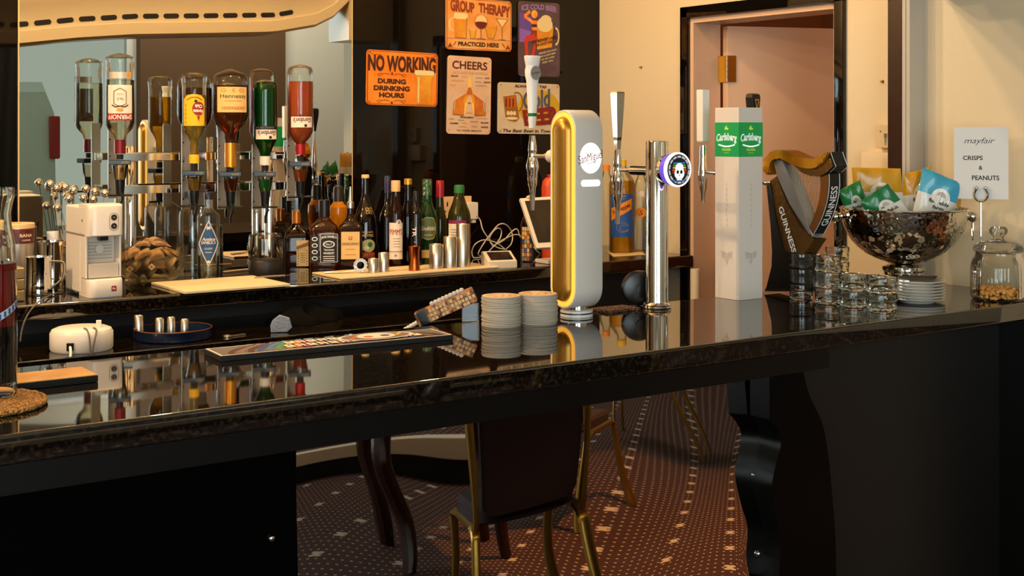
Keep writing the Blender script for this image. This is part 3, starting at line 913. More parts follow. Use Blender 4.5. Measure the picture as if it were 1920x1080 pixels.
def square_logo(fn, nm):
    A = Art(fn, 0.0003)
    zc = (z0 + z1) / 2 + 0.003
    A.text('Carlsberg', 0, zc, 0.078, 0.026, LW, 2, bold=0.035, shear=0.12, warp=lambda x: (0.004 * sin((x + 0.5) * pi) - 0.002, 1.0))
    A.text('Carlsberg', 0, zc, 0.074, 0.022, pm('logo_dark_green', '12402a', 0.5), 3, bold=-0.012, shear=0.12, warp=lambda x: (0.004 * sin((x + 0.5) * pi) - 0.002, 1.0))
    A.line([(-0.032 + 0.064 * k / 12, zc - 0.017 - 0.005 * sin(pi * k / 12)) for k in range(13)], 0.0035, LW, 2)
    A.poly([(-0.006, zc + 0.024), (0.006, zc + 0.024), (0.008, zc + 0.029), (0.003, zc + 0.029), (0, zc + 0.037), (-0.003, zc + 0.029), (-0.008, zc + 0.029)], LY, 2)
    A.text('PILSNER', 0, zc - 0.031, 0.034, 0.0062, LY, 2, bold=0.02)
    A.rect(-0.010, zc - 0.024, 0.010, zc - 0.0228, LW, 2); A.rect(-0.010, zc - 0.0400, 0.010, zc - 0.0390, LY, 2)
    g = pm('font_emboss_grey', 'c9bdb2', 0.4)
    zb = 0.118
    A.rect(-0.007, zb - 0.006, 0.007, zb + 0.010, g, 1); A.poly([(-0.007, zb - 0.008), (0.007, zb - 0.008), (0, zb - 0.024)], g, 1)
    for sgn in (-1, 1):
        A.poly([(sgn * 0.008, zb + 0.012), (sgn * 0.022, zb + 0.014), (sgn * 0.019, zb - 0.004), (sgn * 0.010, zb - 0.006)], g, 1)
    for k in range(9):
        A.rect(-0.0012 + 0.001 * sin(k * 2.1), 0.20 + 0.014 * k, 0.0016 + 0.001 * sin(k * 2.1), 0.208 + 0.014 * k, g, 1)
    return A.obj(nm, sq)
square_logo(lambda u, v, L: (u, -h * 1.0085 - L, v), 'logo')
square_logo(lambda u, v, L: (-h * 1.0085 - L, -u, v), 'logo')
tp = Vector((cx, 2.696, 1.446)); s_ = mpp(tp)
stem(sq, tp, cy + h, 1.446, 0.007, steps=[(0, 0.008), (0.5, 0.008), (0.55, 0.0055), (1, 0.0055)])
tap_body(sq, tp, s_, 0, [(0, -50), (6.5, -50), (7, -30), (7, -18), (9, -5), (9.5, 8), (8, 18), (7, 30), (4.5, 42), (3, 58), (0, 56)])
zz = lambda py: 1.446 + (324 - py) * s_
b = MB()
b.loft([rq(6.5, 6.5, 268), rq(8, 8, 266), rq(8.5, 8.5, 172), rq(8, 8, 170)], pm('handle_white', 'ece6dc', 0.35), smooth=False)
b.obj('tap_handle', sq, wp=True)

# ---- harp-shaped font
HX = 2.70
harp = thing('beer_font', 'bronze and black harp shaped beer font with strings', 'beer tap', (HX + 0.022, 2.53, BT))
def hp(P): return [(onX(x, y, HX).y, onX(x, y, HX).z) for x, y in P]
def hprism(P, m, x0, x1, nm, bev=0.002, sp=0, lab=None):
    P = spline(P, sp) if sp else P
    o = MB().prism(hp(P), m, lambda u, v: (HX + x0, u, v), lambda u, v: (HX + x1, u, v), bev).obj(nm, harp, wp=True)
    if lab: o['label'] = lab
    return o
M_bronze = pm('harp_bronze', '6b4a1e', 0.34, 0.7, bump=(160, 0.25))
M_hgold = pm('harp_gold', 'd08a1c', 0.25, 0.75)
M_hsilver = pm('harp_silver', 'a9acb0', 0.42, 0.9)
hprism([(1441, 345), (1449, 345), (1454, 380), (1462, 420), (1474, 470), (1489, 479), (1512, 481), (1516, 505), (1526, 530), (1536, 546), (1437, 546), (1447, 528), (1454, 500), (1455, 470), (1450, 420)], M_black, -0.012, 0.056, 'pedestal', 0.004)
hprism([(1447, 338), (1458, 330), (1475, 375), (1500, 425), (1518, 443), (1531, 449), (1520, 463), (1510, 480), (1488, 480), (1473, 470), (1461, 420), (1453, 380)], M_bronze, -0.006, 0.045, 'sound_box', 0.003)
hprism([(1450, 305), (1458, 298), (1469, 300), (1490, 350), (1517, 428), (1530, 446), (1516, 440), (1481, 381), (1458, 330)], M_hsilver, -0.003, 0.040, 'string_board', 0.004)
hprism([(1437, 320), (1438, 303), (1447, 288), (1462, 281), (1480, 283), (1500, 292), (1522, 298), (1540, 296), (1552, 288), (1557, 286), (1553, 300), (1543, 311), (1525, 316), (1503, 312), (1480, 302), (1464, 295), (1454, 297), (1448, 306), (1449, 318), (1450, 324), (1443, 328)], M_hgold, -0.016, 0.040, 'neck', 0.005, 3)
hprism([(1482, 302), (1503, 311), (1525, 315), (1543, 310), (1553, 300), (1560, 296), (1565, 312), (1553, 324), (1540, 331), (1522, 330), (1505, 323)], M_bronze, -0.008, 0.042, 'neck_underside', 0.002)
pil_out = spline([(1553, 326), (1553, 350), (1549, 378), (1538, 412), (1520, 446), (1509, 470), (1506, 480)], 6)
pil_in = spline([(1538, 331), (1538, 355), (1533, 385), (1523, 412), (1514, 436), (1500, 470)], 6)
o = MB().prism(hp(pil_out + pil_in[::-1]), pm('harp_brown', '7a4a1c', 0.35, 0.55), lambda u, v: (HX, u, v), lambda u, v: (HX + 0.0445, u, v), 0.0015).obj('pillar', harp, wp=True)
oy = hp(pil_out)
acc = [0.0]
for (a, b_), (c, d) in zip(oy, oy[1:]): acc.append(acc[-1] + sqrt((c - a) ** 2 + (d - b_) ** 2))
def pilfn(u, v, hgt):
    u = min(max(u, 0.0), acc[-1] - 1e-6)
    for i in range(len(acc) - 1):
        if u <= acc[i + 1]:
            k = (u - acc[i]) / (acc[i + 1] - acc[i])
            return (HX + 0.0222 + v, oy[i][0] + (oy[i + 1][0] - oy[i][0]) * k - 0.0012 - hgt, oy[i][1] + (oy[i + 1][1] - oy[i][1]) * k)
A = Art(pilfn, 0.0004)
for k in range(24):
    A.rect(acc[-1] * k / 24, -0.0222, acc[-1] * (k + 1) / 24, 0.0222, I_black, 1)
    for v in (-0.021, 0.021):
        A.rect(acc[-1] * k / 24, v - 0.0013, acc[-1] * (k + 1) / 24, v + 0.0013, I_white, 2)
A.text('GUINNESS', 0.093, 0.0, 0.118, 0.026, I_white, 3, bold=0.012, rot=180)
A.obj('pillar_face', harp, wp=True)
hprism([(1549, 291), (1557, 285), (1562, 300), (1567, 312), (1556, 323), (1552, 326), (1546, 322), (1553, 306)], M_black, -0.003, 0.047, 'pillar_cap', 0.002)
cf = hp([(1557, 285), (1562, 300), (1567, 312), (1556, 323)])
A = Art(lambda u, v, hgt: (HX + 0.022 + v, 0, 0), 0.0004)
def capfn(i, k): return (cf[i][0] + (cf[i + 1][0] - cf[i][0]) * k, cf[i][1] + (cf[i + 1][1] - cf[i][1]) * k)
for v in (-0.024, 0.024):
    for i in range(3):
        (a, b_), (c, d) = cf[i], cf[i + 1]
        A.add([(HX + 0.022 + v - 0.0013, a - 0.0026, b_), (HX + 0.022 + v + 0.0013, a - 0.0026, b_), (HX + 0.022 + v + 0.0013, c - 0.0026, d), (HX + 0.022 + v - 0.0013, c - 0.0026, d)], [[0, 1, 2, 3]], I_white)
A.obj('cap_outline', harp, wp=True)
# lettering down the sound box
p0 = onX(1463, 388, HX - 0.0065); p1 = onX(1489, 474, HX - 0.0065)
ev = (p1 - p0); L = ev.length; ev.normalize(); nv = Vector((0, -ev.z, ev.y))
A = Art(lambda u, v, hgt: tuple(p0 + ev * u - nv * v + Vector((-0.001 - hgt, 0, 0))), 0.0004)
A.text('GUINNESS', L / 2, 0.002, L, 0.018, I_white, 1, bold=0.02)
A.obj('lettering', harp, wp=True)
for i in range(10):
    k = i / 9
    a = (1486 + 52 * k, 312 + 20 * k - 4 * k * (1 - k)); b_ = (1482 + 36 * k, 326 + 106 * k)
    pa, pb = onX(a[0], a[1], HX + 0.02), onX(b_[0], b_[1], HX + 0.02)
    st = MB().tube([pa, pb], 0.0011, pm('string_steel', 'e8e2d6', 0.25, 0.9), 6)
    st.ball(tuple(pb), 0.0024, M_chrome, 8, 6)
    st.obj('string', harp, wp=True)
tp = Vector((HX + 0.022, 2.66, 1.415)); s_ = mpp(tp)
stem(harp, tp, 2.585, 1.415, 0.006, steps=[(0, 0.008), (0.4, 0.008), (0.45, 0.0055), (1, 0.0055)])
tap_body(harp, tp, s_, 0, [(0, -96), (4, -96), (4.5, -60), (7, -40), (8, -18), (9, -5), (9.5, 8), (8, 18), (7, 30), (4.5, 42), (3, 58), (0, 56)])
zz = lambda py: 1.415 + (342 - py) * s_
b = MB(); b.loft([rq(3, 4, 246), rq(5, 6, 228), rq(9, 8, 205), rq(10.5, 9, 184), rq(9.5, 8, 178), rq(6, 5, 176)], M_black, smooth=False); b.obj('tap_handle', harp, wp=True)
A = Art(lambda u, v, hgt: (tp.x + u, tp.y - 9.3 * s_ - 0.001 - hgt, zz(195) + v), 0.0004)
A.poly([(-0.009, 0.012), (0.008, 0.013), (0.009, 0.004), (0.002, -0.016), (-0.003, -0.012)], I_gold, 1); A.poly([(-0.005, 0.008), (0.005, 0.009), (0.001, -0.010)], I_black, 2)
A.obj('handle_emblem', harp, wp=True)

# ---- pile of coasters: each one a thing
M_coast = pm('coaster_board', 'b8ac9c', 0.85); M_cprint = pm('coaster_print', 'c98a5a', 0.7, spot=(160, 'f0d9b8', 0.45, 0.6))
def coaster_mesh(top):
    b = MB()
    b.lathe([(0, 0), (0.0465, 0), (0.047, 0.0006), (0.047, 0.0032), (0.0465, 0.0038), (0, 0.0038)], M_coast, 40)
    if top:
        b.lathe([(0.045, 0.0040), (0.036, 0.0040)], pm('coaster_rim_print', 'e6c9a2', 0.7), 40); b.lathe([(0.036, 0.0040), (0, 0.0040)], M_cprint, 40)
    return b
rnd = random.Random(3)
src = {}
for nm, cpx, cpy, n, word in (('a', 940, 610, 17, 'nearer'), ('b', 1009, 605, 17, 'farther')):
    c = on(cpx, cpy)
    for k in range(n):
        top = k == n - 1
        key = top
        if key not in src:
            o = coaster_mesh(top).obj('beer_coaster'); src[key] = o
        else:
            o = src[key].copy(); COL.objects.link(o)
        o.location = (c.x + rnd.uniform(-0.0012, 0.0012), c.y + rnd.uniform(-0.0012, 0.0012), BT + 0.0002 + 0.0042 * k)
        o.rotation_euler = (rnd.uniform(-0.006, 0.006), rnd.uniform(-0.006, 0.006), rnd.uniform(0, 6))
        side = 'beside the bar runner' if nm == 'a' else 'beside the white rounded font'
        tag(o, ('printed top coaster of the pile ' if top else 'plain pale coaster inside the pile ') + side, 'coaster', 'coasters piled ' + side)

# ---- striped bar runner
z_ = BT + 0.0115
a, b_, c = on(413, 668, z_), on(850, 627.5, z_), on(364, 652, z_)
run = thing('bar_runner', 'long rainbow striped bar runner with pale lettering', 'bar mat', (a.x, a.y, BT), atan2(b_.y - a.y, b_.x - a.x))
RL = (b_ - a).length; RD = 0.105
MB().box(0, RL, 0, RD, 0.0003, 0.0112, M_rubber, 0.001).obj('rubber_base', run)
A = Art(lambda u, v, hgt: (u, v, 0.0113 + hgt), 0.0003)
A.rect(0.002, 0.002, RL - 0.002, RD - 0.002, pm('runner_border', 'ead8cf', 0.8), 1)
A.rect(0.007, 0.007, RL - 0.007, RD - 0.007, pm('runner_ground', '6c625c', 0.8), 2)
cols = ['4a2622', '7d6a62', '4a2622', '3d4a7a', '4f74a0', '4d8a55', 'd8b43a', 'd8702a', '9a2a22']
# arcs at both ends
for side in (0, 1):
    for k, h_ in enumerate(cols):
        m = pm('runner_' + h_, h_, 0.8)
        r0 = 0.24 - 0.021 * k
        pts = []
        for i in range(13):
            t_ = radians(90 * i / 12)
            pts.append((0.016 + 0.012 + (0.24 - r0 * cos(t_ * 0.55)), 0.009 + (RD - 0.018) * i / 12))
        pts = [(u if side == 0 else RL - u, v) for u, v in pts]
        A.line(pts, 0.013, m, 3)
for k, h_ in enumerate(['7d6a62', '3d4a7a', 'd8702a', 'e8b83a', '4d8a55']):
    A.rect(0.30, 0.012 + 0.0165 * k, RL - 0.26, 0.012 + 0.0165 * k + 0.011, pm('runner_' + h_, h_, 0.8), 3)
wr = pm('runner_lettering', 'efe2d6', 0.8)
wd = 0.018
for row, (u0, n, v, hh) in enumerate(((0.165, 10, 0.058, 0.026), (0.150, 13, 0.016, 0.030))):
    for k in range(n):
        u = u0 + k * 0.0245
        if row == 1 or k != 5:
            A.rect(u, v, u + wd, v + hh, wr, 4)
            A.rect(u + 0.006, v + hh * 0.55, u + 0.012, v + hh * 0.8, pm('runner_letter_gap', '8a3a28', 0.8), 5)
            if k % 2: A.rect(u + 0.006, v, u + 0.012, v + hh * 0.3, pm('runner_letter_gap', '8a3a28', 0.8), 5)
cu_, cv_ = RL * 0.69, RD / 2
A.ell(cu_, cv_, 0.090, 0.045, wr, 5); A.ell(cu_, cv_, 0.080, 0.040, pm('runner_7d6a62', '7d6a62', 0.8), 6)
A.ell(cu_, cv_, 0.045, 0.034, wr, 7); A.ell(cu_ - 0.02, cv_ - 0.005, 0.011, 0.010, pm('runner_d8702a', 'd8702a', 0.8), 8); A.ell(cu_ + 0.02, cv_ - 0.005, 0.011, 0.010, pm('runner_3d4a7a', '3d4a7a', 0.8), 8)
A.line([(cu_ - 0.07, cv_ - 0.02), (cu_ - 0.04, cv_ + 0.01)], 0.008, pm('runner_d8702a', 'd8702a', 0.8), 7); A.line([(cu_ + 0.045, cv_ - 0.01), (cu_ + 0.07, cv_ + 0.02)], 0.008, pm('runner_e8b83a', 'e8b83a', 0.8), 7)
A.obj('printed_top', run)

# ---- slim wooden board at the far end of the bar
p = on(183, 716)
wbd = thing('serving_board', 'slim light wooden board with black edges beside the rattan mat', 'board', (p.x, p.y, BT), 0)
MB().box(-0.62, 0, -0.004, 0.095, 0.0005, 0.0125, M_black, 0.001).obj('board_base', wbd)
MB().box(-0.619, -0.001, -0.003, 0.094, 0.0126, 0.0146, pm('board_light_wood', 'd9a560', 0.35, spot=(14, 'c48c48', 0.4, 0.6)), 0.0008).obj('board_top', wbd)

# ---- rattan mat and glass carafe
p = on(-46, 763)
M_rat = pm('rattan', 'd2974e', 0.7, bump=(220, 0.9, 'VORONOI'), spot=(170, '8a5622', 0.5, 0.66))
mat_ = thing('rattan_placemat', 'round woven rattan placemat under the glass carafe', 'placemat', (p.x, p.y, BT))
pr = [(0, 0.0005), (0.108, 0.0005), (0.110, 0.002), (0.1105, 0.005), (0.108, 0.0078)]
r_ = 0.106
while r_ > 0.006:
    pr += [(r_, 0.0072), (r_ - 0.003, 0.0088), (r_ - 0.006, 0.0072)]; r_ -= 0.0062
pr += [(0, 0.0075)]
MB().lathe(pr, M_rat, 64).obj('woven_disc', mat_)
MB().tube([(0.110 * cos(2 * pi * i / 64), 0.110 * sin(2 * pi * i / 64), 0.0055 + 0.0008 * sin(i * 2.5)) for i in range(64)], 0.0045, M_rat, 8, closed=True).obj('braided_edge', mat_)
p = on(-12, 750)
car = thing('glass_carafe', 'tall clear glass carafe with painted red and dark refraction on the rattan mat', 'carafe', (p.x, p.y, BT + 0.0092))
s_ = mpp(p)
outp = [(0, 752), (40, 752), (42, 745), (42, 640), (41, 520), (38, 470), (32, 435), (30, 415), (33, 396), (37, 380), (37, 364)]
inn = [(34.5, 364), (34.5, 380), (30.5, 396), (27.5, 415), (29.5, 436), (35.5, 471), (38.5, 521), (39.5, 640), (39, 728), (0, 730)]
Gref = pm('thick_clear_glass', 'f4faf8', 0.0, trans=1.0, ior=1.45)
b = MB().lathe(pxl(outp + inn, s_, 752), Gref, 40); b.obj('glass', car)
MB().lathe(pxl([(0, 727), (38.4, 727), (39, 640), (38.6, 622), (0, 622)], s_, 752), pm('dark_refraction', '1c0806', 0.05, trans=0.5, ior=1.34), 40).obj('drink', car)  # dark fill imitates what the glass would refract
MB().lathe(pxl([(0, 621.5), (38.6, 621.5), (38.4, 540), (38.3, 505), (0, 505)], s_, 752), liquid_mat('red_refraction', 'c01c1c', 0.5), 40).obj('refraction_layer', car)  # red fill stands in for red surroundings refracted by the glass
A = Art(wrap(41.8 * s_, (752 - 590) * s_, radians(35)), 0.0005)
A.poly([(-30 * s_, -22 * s_), (30 * s_, 10 * s_), (30 * s_, 24 * s_), (-30 * s_, -8 * s_)], pm('refraction_stripe', 'b9c4d8', 0.4), 1)  # stripe painted on to imitate a refracted blue and white streak
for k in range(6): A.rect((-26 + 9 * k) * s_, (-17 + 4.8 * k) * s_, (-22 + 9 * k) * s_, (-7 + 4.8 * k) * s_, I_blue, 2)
A.obj('striped_refraction', car)

# ---- clear stacking tumblers
Gt = pm('tumbler_glass', 'fbfffb', 0.0, trans=1.0, ior=1.45)
def tumbler(R):
    b = MB()
    H = 0.0425
    b.lathe([(0, 0.0003), (R * 0.86, 0.0003), (R * 0.93, 0.003), (R * 0.945, 0.010), (R * 0.95, 0.024), (R * 0.985, 0.0255), (R * 1.0, 0.028), (R * 1.0, 0.0405), (R * 0.985, 0.0418), (R * 0.95, 0.0405), (R * 0.945, 0.030), (R * 0.885, 0.026), (R * 0.875, 0.009), (R * 0.80, 0.0062), (0, 0.0062)], Gt, 36)
    return b
lev = {3: ('bottom', 'middle', 'topmost'), 2: ('bottom', 'topmost')}
first = {}
for cpx, cpy, n, hw, wh in ((1502, 561, 3, 22.5, 'beside the harp font'), (1552, 568, 3, 25, 'second along from the harp font'), (1570, 545, 3, 22, 'half hidden behind the second stack'), (1600, 574, 2, 26.5, 'third along from the harp font'), (1654, 580, 2, 28.5, 'beside the white plates')):
    p = on(cpx, cpy); R = hw * mpp(p)
    for k in range(n):
        kk = round(R, 4)
        if kk not in first:
            first[kk] = tumbler(R).obj('glass_tumbler'); o = first[kk]
        else:
            o = first[kk].copy(); COL.objects.link(o)
        o.location = (p.x, p.y, BT + 0.0428 * k)
        tag(o, 'clear tumbler, %s of the stack %s' % (lev[n][k], wh), 'glass', 'stacked clear tumblers')

# ---- side plates with dark napkins
def plate_mesh():
    R = 0.074
    return MB().lathe([(0, 0.0012), (0.040, 0.0012), (0.042, 0), (0.046, 0), (0.047, 0.0015), (0.064, 0.0055), (R, 0.0088), (R + 0.0004, 0.0098), (R - 0.001, 0.0102), (0.063, 0.0075), (0.047, 0.0038), (0, 0.0036)], M_ceramic, 48)
pl0 = None
for (X, Y, n, wh) in ((2.903, 2.222, 7, 'beside the tumblers'), (2.862, 2.385, 6, 'behind the tumblers')):
    for k in range(n):
        if pl0 is None: pl0 = o = plate_mesh().obj('side_plate')
        else: o = pl0.copy(); COL.objects.link(o)
        o.location = (X + 0.0012 * sin(k * 2.2), Y + 0.0012 * cos(k * 1.7), BT + 0.0003 + 0.0082 * k)
        tag(o, 'white side plate in the pile ' + wh, 'plate', 'white plates piled ' + wh)
    z = BT + 0.0003 + 0.0082 * (n - 1) + 0.0112
    b = MB(); N = 10; vs = []
    for i in range(N + 1):
        for j in range(N + 1):
            u, v = (i / N - 0.5) * 0.092, (j / N - 0.5) * 0.092
            vs.append((u, v, 0.0012 + 0.002 * ((u * u + v * v) / 0.0031) ** 2))
    b.add(vs, [[i * (N + 1) + j, (i + 1) * (N + 1) + j, (i + 1) * (N + 1) + j + 1, i * (N + 1) + j + 1] for i in range(N) for j in range(N)], pm('brown_napkin', '3a302c', 0.9), True)
    b.fix = False
    o = b.obj('paper_napkin', loc=(X, Y, z), rz=0.5, sharp=180)
    md = o.modifiers.new('thickness', 'SOLIDIFY'); md.thickness = 0.0016; md.offset = 1
    tag(o, 'dark brown folded paper napkin on the plates ' + wh, 'napkin')

# ---- hammered bowl full of crisp packets
bx, by = 3.03, 2.366
bowl = thing('punch_bowl', 'large hammered silver footed bowl full of crisp packets', 'bowl', (bx, by, BT))
M_ham = pm('hammered_silver', 'cfc9c0', 0.05, 1.0, bump=(70, 0.14, 'VORONOI'))
M_sil = pm('smooth_silver', 'dcd6cc', 0.07, 1.0)
RB, ZB = 0.176, 0.078
pr = [(RB * sin(radians(a)), ZB + 0.158 - 0.155 * cos(radians(a))) for a in range(8, 91, 6)]
pr += [(RB + 0.001, ZB + 0.160), (RB + 0.004, ZB + 0.163), (RB + 0.003, ZB + 0.166), (RB - 0.002, ZB + 0.165)]
pr += [((RB - 0.004) * sin(radians(a)), ZB + 0.158 - 0.151 * cos(radians(a))) for a in range(90, 0, -9)] + [(0, ZB + 0.007)]
MB().lathe([(0, ZB + 0.002)] + pr, M_ham, 72).obj('bowl_body', bowl)
MB().lathe([(0, 0.0005), (0.080, 0.0005), (0.081, 0.004), (0.076, 0.010), (0.058, 0.022), (0.052, 0.034), (0.052, 0.050), (0.055, 0.053), (0.055, 0.060), (0.060, 0.066), (0.060, 0.076), (0.045, 0.0815), (0, 0.082)], M_sil, 48).obj('foot', bowl)
for sgn in (-1, 1):
    an = radians(-35) if sgn > 0 else radians(145)
    d = Vector((cos(an), sin(an), 0))
    kb = MB().ball(tuple(d * (RB + 0.022) + Vector((0, 0, ZB + 0.140))), 0.016, M_sil, 20, 12)
    kb.ball(tuple(d * (RB + 0.004) + Vector((0, 0, ZB + 0.142))), 0.011, M_sil, 16, 10)
    kb.obj('handle_knob', bowl)
    c0 = d * (RB + 0.022) + Vector((0, 0, ZB + 0.103))
    MB().tube([tuple(c0 + Vector((0, 0, 1)) * (0.030 * cos(2 * pi * i / 28)) + d.cross(Vector((0, 0, 1))) * (0.006 * sin(2 * pi * i / 28))) for i in range(28)], 0.002, M_sil, 8, closed=True).obj('ring', bowl)

def crisp_packet(label, corners, topcol, seed, thick=0.026, depth=0.0, writing=True):
    """corners: photo points top-left, top-right, bottom-right, bottom-left at the packet's own distance"""
    dd = dep((bx, by)) + depth
    P = []
    for x, y in corners:
        r = ray(x, y); k = dd / (r[0] * VX + r[1] * VY); P.append(Vector((r[0] * k, r[1] * k, EYE + r[2] * k)))
    n = Vector((-VX, -VY, 0))
    base = (P[2] + P[3]) / 2
    o = thing('crisp_packet', label, 'crisp packet', tuple(base))
    rn = random.Random(seed); ph = rn.uniform(0, 6)
    def pt(u, v, hgt=0.0, side=1):
        q = P[3] * (1 - u) * (1 - v) + P[2] * u * (1 - v) + P[1] * u * v + P[0] * (1 - u) * v
        e = max(0.0, (1 - (2 * u - 1) ** 2)) ** 0.5 * max(0.0, 1 - abs(2 * v - 1) ** 5) ** 0.6
        w = 0.0028 * sin(9 * u + ph + 5 * v) * (1 - abs(2 * v - 1)) + 0.0035 * sin(14 * u + ph) * max(0, v - 0.7) * 3
        return tuple(q + n * (side * (thick * 0.5 * e + hgt + 0.0004) + w) - base)
    wht = pm('packet_white', 'e6ddd0', 0.33, coat=0.3)
    tc = pm('packet_' + topcol, topcol, 0.33, coat=0.3)
    b = MB(); N, Mv = 18, 22
    for side in (1, -1):
        vs = [pt(i / N, j / Mv, 0, side) for j in range(Mv + 1) for i in range(N + 1)]
        for mm, lo, hi in ((wht, 0, 13), (tc, 13, Mv)):
            b.add(vs, [[j * (N + 1) + i, j * (N + 1) + i + 1, (j + 1) * (N + 1) + i + 1, (j + 1) * (N + 1) + i][::side] for j in range(lo, hi) for i in range(N)], mm, True)
    b.fix = False
    b.obj('packet', o, sharp=60)
    A = Art(lambda u, v, hgt: pt(u, v, hgt), 0.0005)
    A.rect(0.0, 0.965, 1, 0.975, pm('packet_seal_' + topcol, topcol, 0.6), 1, 12)
    A.ell(0.55, 0.56, 0.24, 0.20, wht, 1, 28)
    if writing:
        for k in range(4):
            A.arc(0.55, 0.60, 0.04 + 0.024 * k, 0.035 + 0.020 * k, 0.008, pm('arch_ink', 'a5643a', 0.6) if k % 2 else I_black, 2, 5, 175, 14)
        A.text('fairfields', 0.55, 0.50, 0.52, 0.075, I_black, 2, bold=0.03)
        A.text('farm', 0.58, 0.40, 0.30, 0.065, I_black, 2, bold=0.03)
        A.text('CRISPS', 0.58, 0.31, 0.28, 0.035, I_grey, 2)
    A.obj('packet_print', o)
    return o
crisp_packet('green topped crisp packet behind, at the harp side of the bowl', ((1570, 358), (1612, 338), (1640, 425), (1600, 428)), '1f7a38', 1, 0.022, 0.02)
crisp_packet('big mustard topped crisp packet standing tallest in the bowl', ((1597, 314), (1688, 316), (1700, 425), (1606, 425)), 'd2951a', 2, 0.026, 0.05)
crisp_packet('green topped crisp packet tilted at the front of the bowl', ((1612, 377), (1664, 344), (1722, 418), (1650, 440)), '13703a', 3, 0.024, -0.055)
crisp_packet('mustard topped crisp packet half hidden behind the blue one', ((1694, 327), (1746, 312), (1752, 425), (1692, 425)), 'd2951a', 4, 0.022, 0.06)
crisp_packet('blue topped crisp packet leaning over the bowl rim', ((1731, 313), (1810, 347), (1768, 432), (1706, 420)), '3f9fbd', 5, 0.026, -0.01)
crisp_packet('small mustard packet corner low beside the blue packet', ((1774, 372), (1802, 372), (1800, 425), (1770, 425)), 'c48d1c', 6, 0.018, 0.055, False)

# ---- ribbed jar of peanuts
jx, jy = 3.12, 2.120
jar = thing('glass_jar', 'ribbed glass jar with a lid, peanuts in the bottom', 'jar', (jx, jy, BT))
G_jar = thin_glass('ribbed_jar_glass', 'f9f8f2', 0.03, 1.45, 0.9, 0.01)
rib = lambda a, z: 0.010 * abs(sin(a * 17)) if 0.012 < z < 0.115 else 0.0
R = 0.073
MB().lathe([(0, 0.001), (R * 0.93, 0.001), (R * 0.985, 0.006), (R, 0.014), (R, 0.085), (R * 0.96, 0.103), (R * 0.86, 0.117), (R * 0.83, 0.122), (R * 0.83, 0.130), (R * 0.88, 0.133)], G_jar, 204, rib=rib).obj('jar_body', jar)
MB().lathe([(0, 0.128), (R * 0.80, 0.128), (R * 0.90, 0.1345), (R * 0.92, 0.140), (R * 0.86, 0.150), (R * 0.60, 0.158), (R * 0.30, 0.161), (R * 0.20, 0.166), (R * 0.18, 0.172), (R * 0.32, 0.182), (R * 0.34, 0.192), (R * 0.25, 0.200), (0, 0.202)], G_jar, 48).obj('jar_lid', jar)
rn = random.Random(9); b = MB()
M_nut = pm('peanut', 'dba35a', 0.55, spot=(300, 'b87a38', 0.45, 0.65))
for k in range(330):
    rr = (R * 0.90) * sqrt(rn.random()); a = rn.uniform(0, 2 * pi); z = 0.008 + rn.random() * 0.022
    T = Matrix.Translation((rr * cos(a), rr * sin(a), z)) @ Matrix.Rotation(rn.uniform(0, 6), 4, 'Z') @ Matrix.Rotation(rn.uniform(-0.6, 0.6), 4, 'Y') @ Matrix.Diagonal((1.45, 1, 1, 1))
    b.ball((0, 0, 0), 0.0048, M_nut, 8, 6, M=T)
tag(b.obj('peanut_filling', loc=(jx, jy, BT)), 'golden peanuts heaped in the bottom of the ribbed jar', 'peanuts', kind='stuff')

# ---- horseshoe card holder with a paper notice
hx, hy = 3.178, 2.215
hol = thing('card_holder', 'metal horseshoe card holder standing behind the peanut jar', 'card holder', (hx, hy, BT), face((hx, hy)))
s_ = mpp((hx, hy))
zt = EYE + (HOR - 376) * s_ - BT
MB().lathe([(0, 0.0005), (0.024, 0.0005), (0.025, 0.004), (0.020, 0.008), (0.006, 0.012), (0.003, 0.016), (0, 0.016)], M_chrome, 32).obj('base', hol)
MB().tube([(0, 0, 0.012), (0, 0, zt)], 0.0025, M_chrome, 10).obj('stem', hol)
hs = [(0.018 * sin(radians(a)) * (1.0 if abs(a) < 110 else 0.95), 0, zt + 0.018 - 0.020 * cos(radians(a))) for a in range(-140, 141, 14)]
MB().tube(hs, 0.004, M_chrome, 8).obj('horseshoe_clip', hol)
for sgn in (-1, 1):
    MB().ball((sgn * 0.0125, -0.001, zt + 0.035), 0.006, M_chrome, 12, 8).obj('tip', hol)
nt = thing('paper_notice', 'white paper notice about crisps and peanuts in the holder', 'notice', (hx, hy, BT + zt + 0.004), face((hx, hy)))
w2, h2 = 0.073, 0.205
MB().box(-w2, w2, 0.0046, 0.0054, 0.0, h2, pm('notice_paper', 'd9d6d4', 0.6)).obj('sheet', nt)
A = Art(lambda u, v, hgt: (u, 0.0045 - hgt, v), 0.0004)
A.text('mayfair', -0.004, h2 * 0.80, 0.082, 0.021, I_black, 1, shear=0.35, bold=-0.008)
A.text('CRISPS', -0.022, h2 * 0.57, 0.053, 0.0125, I_black, 1, bold=0.02)
A.text('&', -0.001, h2 * 0.435, 0.010, 0.0115, I_black, 1, bold=0.02)
A.text('PEANUTS', 0.012, h2 * 0.295, 0.073, 0.0135, I_black, 1, bold=0.02)
A.obj('lettering', nt)

